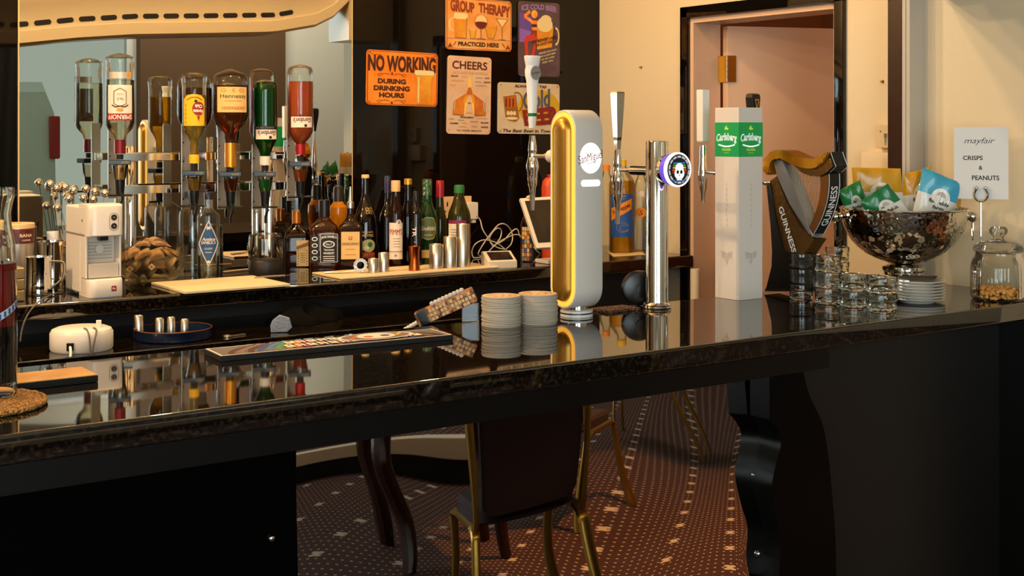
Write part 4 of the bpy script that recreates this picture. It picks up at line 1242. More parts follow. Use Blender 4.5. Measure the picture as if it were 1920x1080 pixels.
# ---- patterned clutch leaning on a clear block
p = on(838, 604)
cl = thing('patterned_clutch', 'tilted brown and cream patterned clutch leaning on a clear block', 'clutch', (p.x, p.y, BT), face(p))
s_ = mpp(p)
T = Matrix.Translation((0, 0, 0.0385)) @ Matrix.Rotation(radians(-24), 4, 'Y')
MB().box(-0.080, 0.074, -0.022, 0.022, -0.017, 0.017, pm('clutch_brown', 'b87f42', 0.5, spot=(90, '5c2a16', 0.45, 0.55)), 0.003, M=T).obj('body', cl)
rn = random.Random(4); b = MB()
for i in range(13):
    for j in range(3):
        if rn.random() < 0.8:
            u = -0.044 + i * 0.0092; w = -0.015 + j * 0.0105
            b.box(u, u + 0.0068, -0.0235, -0.0215, w, w + 0.0075, pm('clutch_cream', 'dcb47a', 0.5), M=T)
b.obj('inlay_pattern', cl)
MB().box(-0.074, -0.050, -0.0226, 0.0226, -0.0176, 0.0176, M_black, 0.002, M=T).obj('band', cl)
b = MB()
for i in range(9):
    b.ball((-0.030 + i * 0.0098, -0.008, 0.0215), 0.0062, pm('grey_bead', 'c8beb2', 0.4), 10, 8, M=T)
b.obj('bead_trim', cl)
b = MB()
for i in range(6):
    b.ball((-0.083 - i * 0.0075, -0.005, -0.006 - 0.0008 * i), 0.0058, pm('white_bead', 'e8e2d6', 0.4), 10, 8, M=T)
b.obj('bead_strap', cl)
ab = MB().box(0.036, 0.078, -0.012, 0.012, 0.0005, 0.045, pm('acrylic', 'eef4fa', 0.0, trans=1.0, ior=1.49), 0.002)
q_ = p + Vector((0, 0, 0))
o = ab.obj('acrylic_block', loc=(p.x + 0.0, p.y, BT), rz=face(p)); tag(o, 'clear acrylic block under the patterned clutch', 'block')

# ---- woven drip mat and black roller behind the fonts
p = on(1140, 568)
o = MB().box(-0.055, 0.055, -0.035, 0.035, 0.0005, 0.007, pm('woven_mat', '8a5f48', 0.8, bump=(190, 1.0, 'VORONOI'), spot=(150, '2a1812', 0.45, 0.6)), 0.001).obj('drip_mat', loc=(2.115, 2.555, BT))
tag(o, 'small brown woven drip mat behind the white rounded font', 'mat')
tpd = thing('tape_dispenser', 'black rounded dispenser standing behind the chrome pole font', 'dispenser', (2.222, 2.588, BT), radians(-20))
M = Matrix.Translation((0, 0, 0.047)) @ Matrix.Rotation(pi / 2, 4, 'X')
MB().lathe([(0, -0.012), (0.040, -0.012), (0.046, -0.009), (0.047, 0), (0.046, 0.009), (0.040, 0.012), (0, 0.012)], M_black, 36, M).obj('drum', tpd)
MB().lathe([(0, -0.0125), (0.012, -0.0125), (0.012, -0.016), (0, -0.016)], M_blacksatin, 24, Matrix.Translation((0, 0, 0.047)) @ Matrix.Rotation(pi / 2, 4, 'X') @ Matrix.Rotation(pi, 4, 'X')).obj('hub', tpd)

# ---- on the end wall: key switch, small box with its cable, plugged holes
a, c = onX(1652, 277, XE), onX(1691, 234, XE)
ks = thing('key_switch', 'cream key switch plate on the end wall above the crisp bowl', 'switch', (XE, (a.y + c.y) / 2, (a.z + c.z) / 2))
w2, h2 = abs(a.y - c.y) / 2, abs(c.z - a.z) / 2
MB().box(-0.028, -0.0002, -w2, w2, -h2, h2, pm('switch_cream', 'd8bf98', 0.35), 0.002).obj('plate', ks)
A = Art(lambda u, v, hgt: (-0.0283 - hgt, -u, v), 0.0004)
A.ell(0, 0.002, 0.0075, 0.0085, M_steel, 2); A.rect(-0.004, -0.022, 0.004, 0.0, M_steel, 2); A.rect(-0.0013, -0.006, 0.0013, 0.008, I_black, 3); A.ell(0, -0.026, 0.0018, 0.0018, I_black, 3)
A.poly([(-0.022, 0.018), (-0.017, 0.018), (-0.0195, 0.012)], I_black, 2); A.poly([(0.017, 0.012), (0.022, 0.012), (0.0195, 0.018)], I_black, 2)
A.obj('key_barrel', ks)
a, c = onX(1628, 330, XE), onX(1683, 286, XE)
wx = thing('junction_box', 'white junction box on the end wall below the key switch', 'junction box', (XE, (a.y + c.y) / 2, (a.z + c.z) / 2))
w2, h2 = abs(a.y - c.y) / 2, abs(c.z - a.z) / 2
MB().box(-0.035, -0.0002, -w2, w2, -h2, h2, pm('box_cream', 'e8cfa8', 0.4), 0.002).obj('box_body', wx)
A = Art(lambda u, v, hgt: (-0.0353 - hgt, -u, v), 0.0004)
for u in (-0.025, -0.012, 0.0, 0.010, 0.022): A.ell(u, -h2 + 0.012, 0.0014, 0.002, I_black, 1, 8)
A.obj('screw', wx)
MB().tube(spline([(-0.012, -w2 + 0.012, h2), (-0.012, -w2 + 0.004, h2 + 0.02), (-0.012, -w2 - 0.006, h2 - 0.02), (-0.010, -w2 - 0.016, -h2 - 0.06)], 6), 0.003, M_offwhite, 8).obj('cable', wx)
for x, y, w in ((1203, 126, 'between the gloss wall and the door'), (1655, 153, 'beyond the staff door')):
    q_ = onX(x, y, XE)
    b = MB(); MX = Matrix.Translation(q_) @ Matrix.Rotation(-pi / 2, 4, 'Y')
    b.lathe([(0.006, 0.0002), (0.004, 0.002), (0.0025, 0.008), (0.003, 0.010), (0, 0.0105)], M_brass, 12, MX)
    tag(b.obj('wall_hook'), 'small brown screw hook in the cream wall ' + w, 'hook')
# ================================================================ THE OPTICS
YO = YB - 0.165
def optic_set(px, hwref, outline, capr, capm, cap_lab, liquid, lev, collar_y, label, cat, artfn, glass=None):
    p = onY(px, 250, YO); s = mpp(p)
    zf = lambda y: EYE + (HOR - y) * s
    o = thing('spirit_bottle', label, 'bottle', (p.x, p.y, zf(outline[0][1])), face(p))
    z0 = zf(outline[0][1])
    prof = [(r * s, zf(y) - z0) for r, y in outline]
    inner = [(max(0, r - 1.1) * s, z - 0.0006) for r, z in [(a / s, b) for a, b in prof]]
    MB().lathe(prof, glass or G_clear, 40).obj('glass', o)
    lp = [(r * s * 0.955, zf(y) - z0) for r, y in outline if y > lev]
    top = [(r, y) for r, y in outline if y <= lev]
    if liquid:
        (r0, y0), (r1, y1) = [q for q in outline if q[1] > lev][-1], top[0]
        k = (y0 - lev) / max(1e-6, (y0 - y1)); rr = (r0 + (r1 - r0) * k) * s * 0.955
        lp = [(0, lp[0][1] + 0.001)] + lp + [(rr, zf(lev) - z0), (0, zf(lev) - z0)]
        MB().lathe(lp, liquid, 40).obj('liquid', o)
    (cy0, cy1) = capr
    cr = outline[0][0] + 1.2
    MB().lathe([(0, zf(cy1) - z0), (cr * s, zf(cy1) - z0), (cr * s * 1.03, zf((cy0 + cy1) / 2) - z0), (cr * s, zf(cy0) - z0), (cr * s * 0.9, zf(cy0) - z0 + 0.0005)], capm, 28).obj('neck_foil', o)
    artfn(o, s, lambda y: zf(y) - z0)
    # the measure it hangs on
    q = thing('optic_measure', 'black and clear spirit measure under the ' + cap_lab, 'spirit measure', (p.x, p.y, zf(collar_y)), face(p))
    c = lambda y: zf(collar_y + y) - zf(collar_y)
    MB().lathe([(0, c(-1)), (6 * s, c(-1)), (6.5 * s, c(-(collar_y - cy1) + 1.5)), (0, c(-(collar_y - cy1) + 1.5))], M_rubber, 20).obj('stopper', q)
    b = MB(); b.box(-20 * s, 20 * s, -13 * s, 13 * s, c(9), c(0), M_black, 0.002); b.obj('collar', q)
    A = Art(lambda u, v, h: (u, -13 * s - 0.0005 - h, v), 0.0003)
    A.rect(3 * s, c(6.2), 15 * s, c(3.0), I_grey, 1); A.text('25ml', 9 * s, c(4.6), 10 * s, 2.4 * s, I_black, 2, bold=0.02)
    A.obj('measure_label', q)
    MB().lathe([(9.5 * s, c(37)), (11.5 * s, c(30)), (15 * s, c(10)), (15 * s, c(9.1))], thin_glass('measure_glass', 'f2eee6', 0.03, 1.5, 1.3, 0.05), 28).obj('chamber', q)
    if liquid:
        MB().lathe([(0, c(36.5)), (9.3 * s, c(36.5)), (11.2 * s, c(30)), (14 * s, c(14)), (0, c(14))], liquid, 24).obj('liquid', q)
    MB().lathe([(0, c(66)), (7 * s, c(66)), (8.5 * s, c(50)), (9.6 * s, c(37)), (0, c(37))], M_black, 24).obj('spout', q)
    MB().tube([(-23 * s, -4 * s, c(66)), (23 * s, -4 * s, c(66))], 2.0 * s, M_black, 8).obj('lever_bar', q)
    MB().tube(spline([(2 * s, -6 * s, c(60)), (4 * s, -8 * s, c(72)), (1 * s, -6 * s, c(84)), (1 * s, -5 * s, c(96))], 5), 2.4 * s, M_black, 8).obj('drip_tube', q)
    return o

def patch(art, R, y0, y1, half, m, zf, L=1, n=16):
    art.rect(-half, zf(y1), half, zf(y0), m, L, n)

lq_clear = None
L_rum = liquid_mat('pale_rum', 'ffdc66', 0.4)
L_cog = liquid_mat('cognac', 'b8622a', 0.3)
L_pink = liquid_mat('pink_gin', 'ff8448', 0.65)
L_water = liquid_mat('clear_spirit', 'fbf6e6', 0.06)
L_green = liquid_mat('green_gin', '44bc60', 0.6)
lb_white = pm('label_white', 'ead9c8', 0.6)
lb_cream = pm('label_cream', 'dcb672', 0.6)
lb_yellow = pm('label_yellow', 'eeb81e', 0.6)

def art_vodka(o, s, zf):
    R = 27 * s; A = Art(wrap(R), 0.0005); hw = 24 * s
    patch(A, R, 160, 212, hw, lb_white, zf); A.poly([(-hw, zf(212)), (hw, zf(212)), (0, zf(220))][::-1], lb_white, 1)
    patch(A, R, 213, 226, hw, I_red, zf, 2)
    A.text('SMIRNOFF', 0, zf(219.5), 1.85 * hw, 8.5 * s, I_white, 4, bold=0.03, rot=180)
    A.line([(-11 * s, zf(195)), (-11 * s, zf(172)), (0, zf(166)), (11 * s, zf(172)), (11 * s, zf(195)), (0, zf(200))], 1.1 * s, I_maroon, 3, True)
    A.text('No.21', 0, zf(186), 11 * s, 5 * s, I_maroon, 3, rot=180); A.text('VODKA', 0, zf(177), 13 * s, 3.5 * s, I_grey, 3, rot=180)
    A.line([(-15 * s, zf(197)), (-8 * s, zf(201)), (0, zf(199)), (8 * s, zf(201)), (15 * s, zf(197))], 2.2 * s, I_maroon, 3); A.ell(0, zf(206), 6 * s, 3.2 * s, I_gold, 3)
    patch(A, R, 136, 148, hw * 0.9, pm('label_silver', 'c4b8a6', 0.4, 0.5), zf); A.rect(14 * s, zf(147), 20 * s, zf(137), I_orange, 2)
    A.obj('label', o)
optic_set(225, 27, [(9, 284), (9.5, 262), (13, 252), (23, 241), (27, 230), (27, 195), (26.5, 150), (25.5, 122), (27, 114), (26, 108), (20, 104), (12, 101.5), (0, 99)], (262, 288), pm('dark_red_foil', '6e0f14', 0.35, 0.3), 'red necked vodka bottle', L_water, 150, 300,
          'clear vodka bottle upside down with white and red label and dark red neck', 'bottle', art_vodka)
def art_rum(o, s, zf):
    R = 22 * s; A = Art(wrap(R), 0.0005); hw = 22 * s
    patch(A, R, 185, 236, hw, lb_yellow, zf); A.ell(0, zf(186), hw * 0.85, 9 * s, lb_yellow, 1)
    A.ell(8 * s, zf(204), 11.5 * s, 13 * s, pm('label_rust', '8e2416', 0.6), 2)
    A.text('Club', 8 * s, zf(199.5), 13 * s, 6.5 * s, I_white, 3, bold=0.03, rot=180); A.text('Havana', 8 * s, zf(209), 19 * s, 6.5 * s, I_white, 3, bold=0.03, rot=180)
    A.poly([(5 * s, zf(218)), (11 * s, zf(218)), (8 * s, zf(228))], pm('label_rust', '8e2416', 0.6), 2)
    A.line([(-14 * s, zf(188)), (-5 * s, zf(183)), (6 * s, zf(183)), (15 * s, zf(188))], 1.6 * s, pm('label_rust', '8e2416', 0.6), 2); A.ell(3 * s, zf(190), 3 * s, 2.4 * s, I_black, 2)
    for k in range(5): A.rect(-17 * s, zf(232 - 8 * k), -15 * s, zf(228 - 8 * k), I_amber, 2)
    A.obj('label', o)
optic_set(364, 22, [(8, 300), (8, 266), (11, 257), (18, 246), (22, 234), (22, 200), (22.5, 160), (24, 152), (24, 144), (21, 139), (12, 137), (0, 136)], (290, 306), lb_yellow, 'yellow labelled rum bottle', L_rum, 178, 320,
          'pale rum bottle upside down with a yellow label and red disc', 'bottle', art_rum)
def art_cog(o, s, zf):
    R = 35 * s; A = Art(wrap(R, ang=0.12), 0.0006); hw = 30 * s
    patch(A, R, 164, 211, hw, lb_cream, zf)
    A.text('Hennessy', 2 * s, zf(182), 50 * s, 10 * s, I_black, 2)
    A.line([(-14 * s, zf(190)), (18 * s, zf(190))], 0.7 * s, I_amber, 2)
    for k in range(9): A.arc((-18 + 5 * k) * s, zf(203), 2.4 * s, 2.2 * s, 0.9 * s, I_amber, 2, n=8)
    for k in (-1, 1):
        A.arc(k * 17 * s, zf(170), 5 * s, 2.6 * s, 0.9 * s, I_gold, 2, n=10)
    A.arc(2 * s, zf(170), 2.6 * s, 2.6 * s, 0.9 * s, I_amber, 2, 40, 320, 10)
    A.obj('label', o)
optic_set(432, 35, [(9.5, 308), (10, 268), (11, 250), (14, 246), (27, 234), (33, 221), (35, 208), (34.5, 165), (33.5, 152), (31, 143), (24, 137), (12, 133), (5, 130), (0, 129)], (268, 313), pm('gold_capsule', 'd0892c', 0.3, 0.7), 'brown cognac bottle', L_cog, 160, 322,
          'round brown cognac bottle upside down with cream label and gold neck', 'bottle', art_cog)
def art_gin(o, s, zf, y0=243, y1=261, R0=23):
    R = R0 * s; A = Art(wrap(R, ang=0.15), 0.0005); hw = 22 * s
    patch(A, R, y0, y1, hw, lb_white, zf)
    A.text("Gordon's", 1 * s, zf(y0 + 6.5), 36 * s, 9 * s, I_maroon, 2, shear=0.3, bold=0.02, rot=180)
    A.rect(4 * s, zf(y1 - 1), 9 * s, zf(y1 - 6), I_black, 2)
    A.obj('label', o)
def art_ggin(o, s, zf):
    art_gin(o, s, zf)
    A = Art(wrap(23 * s), 0.0005); patch(A, 23 * s, 236.5, 242, 22 * s, I_black, zf); A.text('LONDON DRY GIN', 0, zf(239.2), 34 * s, 2.6 * s, I_grey, 2, rot=180)
    A.obj('label_band', o)
optic_set(497, 23, [(8.5, 300), (9, 292), (12, 282), (18, 270), (22, 262), (23, 254), (23, 170), (22.5, 160), (20, 154), (10, 151), (0, 149)], (293, 309), pm('white_foil', 'dcd8cc', 0.4), 'green gin bottle', L_green, 159, 322,
          'green gin bottle upside down with a narrow white label', 'bottle', art_ggin, G_green)
optic_set(563, 24, [(8, 286), (8, 270), (11, 266), (19, 257), (24, 246), (24, 200), (24, 140), (23, 131), (20, 126), (11, 122.5), (0, 121)], (270, 290), pm('red_foil', '9a1016', 0.35, 0.3), 'orange pink gin bottle', L_pink, 153, 303,
          'orange pink gin bottle upside down with red neck, nearest the bulkhead end', 'bottle', lambda o, s, zf: art_gin(o, s, zf, 219, 239, 24))
for o in bpy.data.objects:
    if o.get('label') == 'orange pink gin bottle upside down with red neck, nearest the bulkhead end': o['label'] = 'orange pink gin bottle upside down with a red neck foil'
# the stand: two chrome columns, two rails, a bracket behind each bottle
st = thing('optic_stand', 'chrome optics stand on two columns before the wall mirror', 'optics stand', (1.57, YB - 0.065, BT))
for px in (245, 505):
    X = onY(px, 400, YB - 0.06).x - 1.57
    MB().lathe([(0, 0.0005), (0.032, 0.0005), (0.033, 0.004), (0.020, 0.008), (0.017, 0.012), (0.017, 0.41), (0.014, 0.416), (0, 0.417)], M_chrome, 28, c=(X, 0.005)).obj('column', st)
for y0, y1 in ((286, 300), (345, 360)):
    za, zb = onY(380, y1, YB - 0.085).z - BT, onY(380, y0, YB - 0.085).z - BT
    xa, xb = onY(205, 300, YB - 0.085).x - 1.57, onY(560, 300, YB - 0.085).x - 1.57
    MB().box(xa, xb, -0.018, -0.012, za, zb, M_chrome, 0.001).obj('rail', st)
    for px in (245, 505):
        X = onY(px, 400, YB - 0.06).x - 1.57
        MB().box(X - 0.02, X + 0.02, -0.0125, 0.024, za - 0.002, zb + 0.002, M_steel, 0.002).obj('clamp', st)
for px, y0, y1 in ((225, 230, 372), (364, 232, 392), (432, 240, 392), (497, 270, 392), (563, 244, 376)):
    X = onY(px, 250, YO).x - 1.57; za, zb = onY(px, y1, YB - 0.10).z - BT, onY(px, y0, YB - 0.10).z - BT
    b = MB().box(X - 0.015, X + 0.015, -0.030, -0.027, za, zb, M_steel, 0.0008)
    for k in range(4):
        z = za + (zb - za) * (0.12 + 0.22 * k)
        b.lathe([(0.003, 0), (0.002, 0.0015), (0, 0.0018)], M_black, 8, Matrix.Translation((X - 0.009, -0.0301, z)) @ Matrix.Rotation(pi / 2, 4, 'X'))
    b.obj('bracket', st)
    zc = onY(px, 325 if px not in (225, 563) else 306, YB - 0.10).z - BT
    MB().box(X - 0.006, X + 0.006, -0.072, -0.030, zc - 0.006, zc + 0.006, M_black, 0.001).obj('bracket_arm', st)

# ================================================================ BOTTLES STANDING ON THE BACK COUNTER
def bottle(label, px, py, body, mat, cap=None, arts=(), liquid=None, square=0, rot=None, name='spirit_bottle', z=BT, extra=None):
    p = on(px, py, z); s = mpp(p)
    o = thing(name, label, 'bottle', (p.x, p.y, z + 0.0003), face(p) if rot is None else rot)
    prof = [(0, 0)] + [(r * s, (py - y) * s) for r, y in body]
    if square:
        rings = []
        for r, y in body:
            k = square if r > square else r
            n = 40; rg_ = []
            for i in range(n):
                a = 2 * pi * i / n; e = 0.28 if r > 0.72 * max(q[0] for q in body) else 1.0
                c_, s_2 = cos(a), sin(a)
                rg_.append((r * s * (abs(c_) ** e) * (1 if c_ >= 0 else -1), r * s * (abs(s_2) ** e) * (1 if s_2 >= 0 else -1), (py - y) * s))
            rings.append(rg_)
        MB().loft(rings, mat).obj('glass', o, sharp=50)
    else:
        MB().lathe(prof + [(0, (py - body[-1][1]) * s)], mat, 36).obj('glass', o)
    if liquid:
        lm, lev = liquid
        lp = [(0, 0.003)] + [(r * s * 0.93, (py - y) * s + (0.003 if i == 0 else 0)) for i, (r, y) in enumerate(body) if y > lev]
        lp += [(lp[-1][0], (py - lev) * s), (0, (py - lev) * s)]
        MB().lathe(lp, lm, 32).obj('liquid', o)
    if cap:
        cp, cm = cap
        MB().lathe([(0, (py - cp[0][1]) * s)] + [(r * s, (py - y) * s) for r, y in cp] + [(0, (py - cp[-1][1]) * s)], cm, 28).obj('cap', o)
    for nm, fn in arts:
        A = fn(s, lambda y: (py - y) * s)
        A.obj(nm, o)
    if extra: extra(o, s, lambda y: (py - y) * s)
    return o
D_dark = pm('dark_bottle_glass', '0d0604', 0.04, ior=1.5)
D_brown = pm('brown_bottle_glass', '3a1606', 0.03, trans=0.75, ior=1.4)
D_amber = pm('amber_spirit_glass', '8c400c', 0.02, trans=0.9, ior=1.4)
D_green = pm('green_bottle_glass', '1d4a22', 0.03, trans=0.55, ior=1.45)
D_olive = pm('olive_bottle_glass', '4a4a16', 0.03, trans=0.7, ior=1.45)
C_orange = pm('orange_foil', 'c8741e', 0.3, 0.5)
C_black = pm('black_foil', '100e0d', 0.3)
C_red = pm('red_capsule', 'a3141a', 0.3)

def lab(R, ang=0.0, fl=None):
    return Art(wrap(R, ang=ang) if fl is None else fl, 0.0005)
def flat_front(R):
    return lambda u, v, h: (u, -R - h, v)
# brandy with cream label
def f1(s, z):
    A = Art(flat_front(23.9 * s), 0.0005)
    A.rect(0, z(497), 22 * s, z(449), lb_cream, 1); A.poly([(0, z(466)), (22 * s, z(459)), (22 * s, z(452)), (0, z(460))], pm('label_brown', '8a5a2a', 0.6), 2)
    for k in range(6):
        for u in (3, 19): A.ell(u * s, z(493 - 5 * k), 0.9 * s, 1.2 * s, I_black, 2, 8)
    for k in range(5): A.rect(7 * s, z(490 - 4 * k), 16 * s, z(488.6 - 4 * k), I_grey, 2)
    return A
bottle('square brown brandy bottle with orange foil neck and cream label', 556, 499, [(23, 499), (23.5, 496), (23.5, 445), (21, 436), (12, 424), (8, 418), (7.5, 397)], D_brown, ([(8.2, 420), (8.2, 396), (7, 394.5)], C_orange), [('label', f1)], square=24)
def f2(s, z):
    A = Art(flat_front(26.6 * s), 0.0005)
    A.rect(-25.5 * s, z(490), -9.5 * s, z(440), I_black, 1); A.rect(-8 * s, z(490), 25 * s, z(436), I_black, 1)
    A.line([(-7 * s, z(489)), (24 * s, z(489)), (24 * s, z(437)), (-7 * s, z(437))], 0.8 * s, I_white, 2, True)
    for k in range(4): A.ell(-17.5 * s, z(446 + 12 * k), 5.5 * s, 4 * s, I_white, 2, 12); A.ell(-17.5 * s, z(446 + 12 * k), 3.8 * s, 2.4 * s, I_black, 3, 12)
    A.text('JACK DANIEL\'S', 8.5 * s, z(444), 28 * s, 6 * s, I_white, 3, bold=0.03, warp=lambda x: (1.6 * s - 6.5 * s * x * x, 1))
    A.ell(8.5 * s, z(456), 11 * s, 6.5 * s, I_white, 2, 20); A.ell(8.5 * s, z(456), 8.5 * s, 4.6 * s, I_black, 3, 20); A.text('No.7', 8.5 * s, z(456), 11 * s, 4.2 * s, I_white, 4, bold=0.02)
    A.text('Tennessee', 8.5 * s, z(466), 19 * s, 3.8 * s, I_white, 3, bold=0.02); A.text('WHISKEY', 8.5 * s, z(472.5), 21 * s, 4.2 * s, I_white, 3, bold=0.03)
    for k in range(3): A.rect(-2 * s, z(479 + 4 * k), 19 * s, z(477.6 + 4 * k), I_white, 3)
    return A
bottle('square whiskey bottle with black and white label and black cap', 608, 501, [(26, 501), (26.5, 497), (26.5, 431), (24, 423), (14, 413), (10, 408), (9, 404), (9, 382)], D_amber, ([(10.5, 406), (10.5, 376), (9, 374.5)], C_black), [('label', f2)], square=26)
def f3(s, z):
    A = Art(flat_front(22.6 * s), 0.0005)
    A.rect(-17 * s, z(484), 17 * s, z(433), lb_cream, 1)
    A.text('DISARONNO', 0, z(455.5), 31 * s, 5 * s, I_black, 2, bold=0.01)
    A.ell(0, z(445), 4 * s, 4 * s, I_amber, 2, 12); A.ell(0, z(444), 1.6 * s, 2.2 * s, lb_cream, 3, 10)
    A.rect(-8 * s, z(466), 8 * s, z(465), I_amber, 2); A.rect(-10 * s, z(476), 10 * s, z(475), I_amber, 2)
    return A
bottle('square amber liqueur bottle with a plain gold label', 657, 504, [(22, 504), (22.5, 500), (22.5, 428), (20, 422), (12, 414), (8, 408), (6.5, 400), (6.5, 386)], D_brown, ([(6.9, 390), (6.9, 380), (4, 377), (2.4, 366), (1.6, 350)], M_steel), [('label', f3)], square=22)
# bright orange necked bottle behind those two
bottle('bottle with bright orange neck and dark ridged cap behind the whiskey', 634, 495, [(15, 495), (15.5, 424), (17, 414), (17.5, 398), (17, 388), (11, 381), (9, 378)], pm('orange_liqueur', 'e58a12', 0.05, trans=0.35, ior=1.4), ([(9, 380), (9, 354), (8, 350), (3, 347)], pm('brown_ridged_cap', '2e2019', 0.35)))
def f4(s, z):
    A = lab(23 * s)
    for i, (u, v) in enumerate(((-3, 391), (3, 391), (-2, 397), (4, 397))): A.arc(u * s + 6 * s, z(v), 2.6 * s, 2.6 * s, 1.4 * s, I_gold, 2, n=10)
    A.text('SPICED RUM', 3 * s, z(434), 22 * s, 3.4 * s, lb_cream, 2); A.text('EXOTIC', 3 * s, z(440), 26 * s, 4.5 * s, lb_cream, 2, bold=0.02)
    A.ell(6 * s, z(459), 13.5 * s, 12 * s, pm('label_lime', 'b6b27a', 0.6), 2); A.ell(9 * s, z(457), 4.5 * s, 5 * s, I_green, 3, 10); A.ell(2 * s, z(463), 5 * s, 4 * s, I_foam, 3, 10)
    A.rect(-7 * s, z(482), 19 * s, z(471), I_red, 3); A.text('LIMITED', 6 * s, z(476.5), 23 * s, 6.5 * s, I_gold, 4, bold=0.02)
    return A
bottle('tall dark long necked bottle with gold rings and a fruit label', 685, 497, [(23, 497), (23.5, 492), (23.5, 425), (22, 408), (16, 392), (9, 376), (6.5, 362), (6, 332)], D_dark, ([(7.5, 334), (7.5, 329), (6.5, 327.5)], lb_cream), [('label', f4)])
bottle('slim dark bottle with violet blue capsule behind the fruit cup bottle', 727, 494.5, [(16, 494.5), (16, 408), (13, 396), (6, 384), (5, 365), (5, 335)], D_dark, ([(5.8, 362), (5.8, 334), (5, 330)], pm('violet_capsule', '2a2348', 0.3)))
def f5(s, z):
    A = lab(15 * s, 0.0)
    A.rect(-13.5 * s, z(485), 14.5 * s, z(417), lb_white, 1, 8); A.ell(6 * s, z(417), 5 * s, 6 * s, lb_white, 1, 14); A.ell(6 * s, z(416), 2.6 * s, 3.5 * s, I_grey, 2, 10)
    A.text("PIMM'S", 1 * s, z(434), 25 * s, 11 * s, I_red, 2, bold=0.015)
    A.rect(-13 * s, z(471.5), 14 * s, z(470), I_grey, 2, 6)
    for k in range(4): A.rect(-5 * s, z(447 + 5 * k), 8 * s, z(446 + 5 * k), I_grey, 2)
    A.ell(0, z(478), 2.4 * s, 2.4 * s, I_grey, 2, 10)
    return A
bottle('fruit cup bottle with tall white label and cream cap', 742, 500, [(14.5, 500), (15, 496), (15, 404), (13, 392), (9, 380), (7.5, 358)], D_brown, ([(8.6, 359), (8.6, 339.5), (8, 338.5)], pm('cream_cap', 'e2b27c', 0.4)), [('label', f5)])
bottle('dark bottle with a gold cap beside the fruit cup bottle', 765, 497, [(14.5, 497), (15, 493), (15, 410), (13, 396), (8, 384), (6.5, 372), (6, 345)], D_dark, ([(7.4, 346), (7.4, 336), (6.5, 335)], pm('gold_cap', 'd99a2c', 0.3, 0.6)))
def f6(s, z):
    A = lab(11 * s, -0.1)
    A.text('TR', -2 * s, z(434), 18 * s, 7 * s, lb_white, 2, bold=0.02, rot=-90)
    A.ell(-1 * s, z(453), 1 * s, 1 * s, lb_white, 2, 8)
    return A
bottle('slim black bottle with white letters running down it', 780, 500.5, [(11, 500.5), (11, 402), (9, 394), (4.5, 386), (4, 368)], D_dark, ([(4.6, 374), (4.6, 360), (4, 358)], C_black), [('lettering', f6)])
def f7(s, z):
    A = lab(20 * s, 0.12)
    pts = [(-12, 444), (-15, 434), (-15, 420), (-11, 410), (-3, 406), (10, 408), (15, 420), (15, 436), (10, 446), (-2, 448)]
    A.poly([(u * s, z(v)) for u, v in pts], pm('label_olive_green', '5a6a3e', 0.5), 1)
    A.line([(u * s, z(v)) for u, v in pts], 0.9 * s, lb_cream, 2, True)
    A.text('Glenfiddich', 1 * s, z(427), 27 * s, 8 * s, lb_white, 3, bold=0.02)
    A.rect(-8 * s, z(440), 8 * s, z(438.6), lb_cream, 2)
    A.rect(-15 * s, z(482), 8 * s, z(467), lb_cream, 1, 5)
    A.obj
    return A
bottle('dark green whisky bottle with a green shield label', 801, 497, [(18, 497), (19.5, 492), (20, 410), (17, 396), (11, 386), (8.5, 372), (8, 343)], D_green, ([(8.6, 366), (8.8, 343), (8.8, 337), (7.5, 336)], pm('green_gold_foil', '35613a', 0.35, 0.3, spot=(120, 'd8c89a', 0.56, 0.6))), [('label', f7)])
bottle('wine bottle with long red capsule behind the green whisky', 825, 493.5, [(13, 493.5), (13, 420), (12, 408), (8, 392), (6.5, 372), (6.5, 342)], D_olive, ([(7.6, 370), (7.6, 341), (6.8, 338.5)], C_red))
def f8(s, z):
    A = lab(21.5 * s, -0.2)
    A.rect(-20 * s, z(418), 18 * s, z(412), pm('label_magenta', '7a1a4a', 0.5), 1, 8); A.rect(-20 * s, z(470), 18 * s, z(418.5), lb_white, 1, 8)
    for k in range(4): A.rect(-12 * s, z(430 + 5 * k), 2 * s, z(428.6 + 5 * k), I_grey, 2)
    return A
bottle('green capped bottle with pale and magenta label beside the sockets', 861, 499, [(20, 499), (21.5, 494), (21.5, 408), (20, 398), (13, 380), (9.5, 368), (8.5, 360)], D_olive, ([(9.8, 362), (9.8, 350), (8.5, 347)], I_green), [('label', f8)], liquid=(pm('dark_wine', '1a0508', 0.1), 404), name='syrup_bottle')
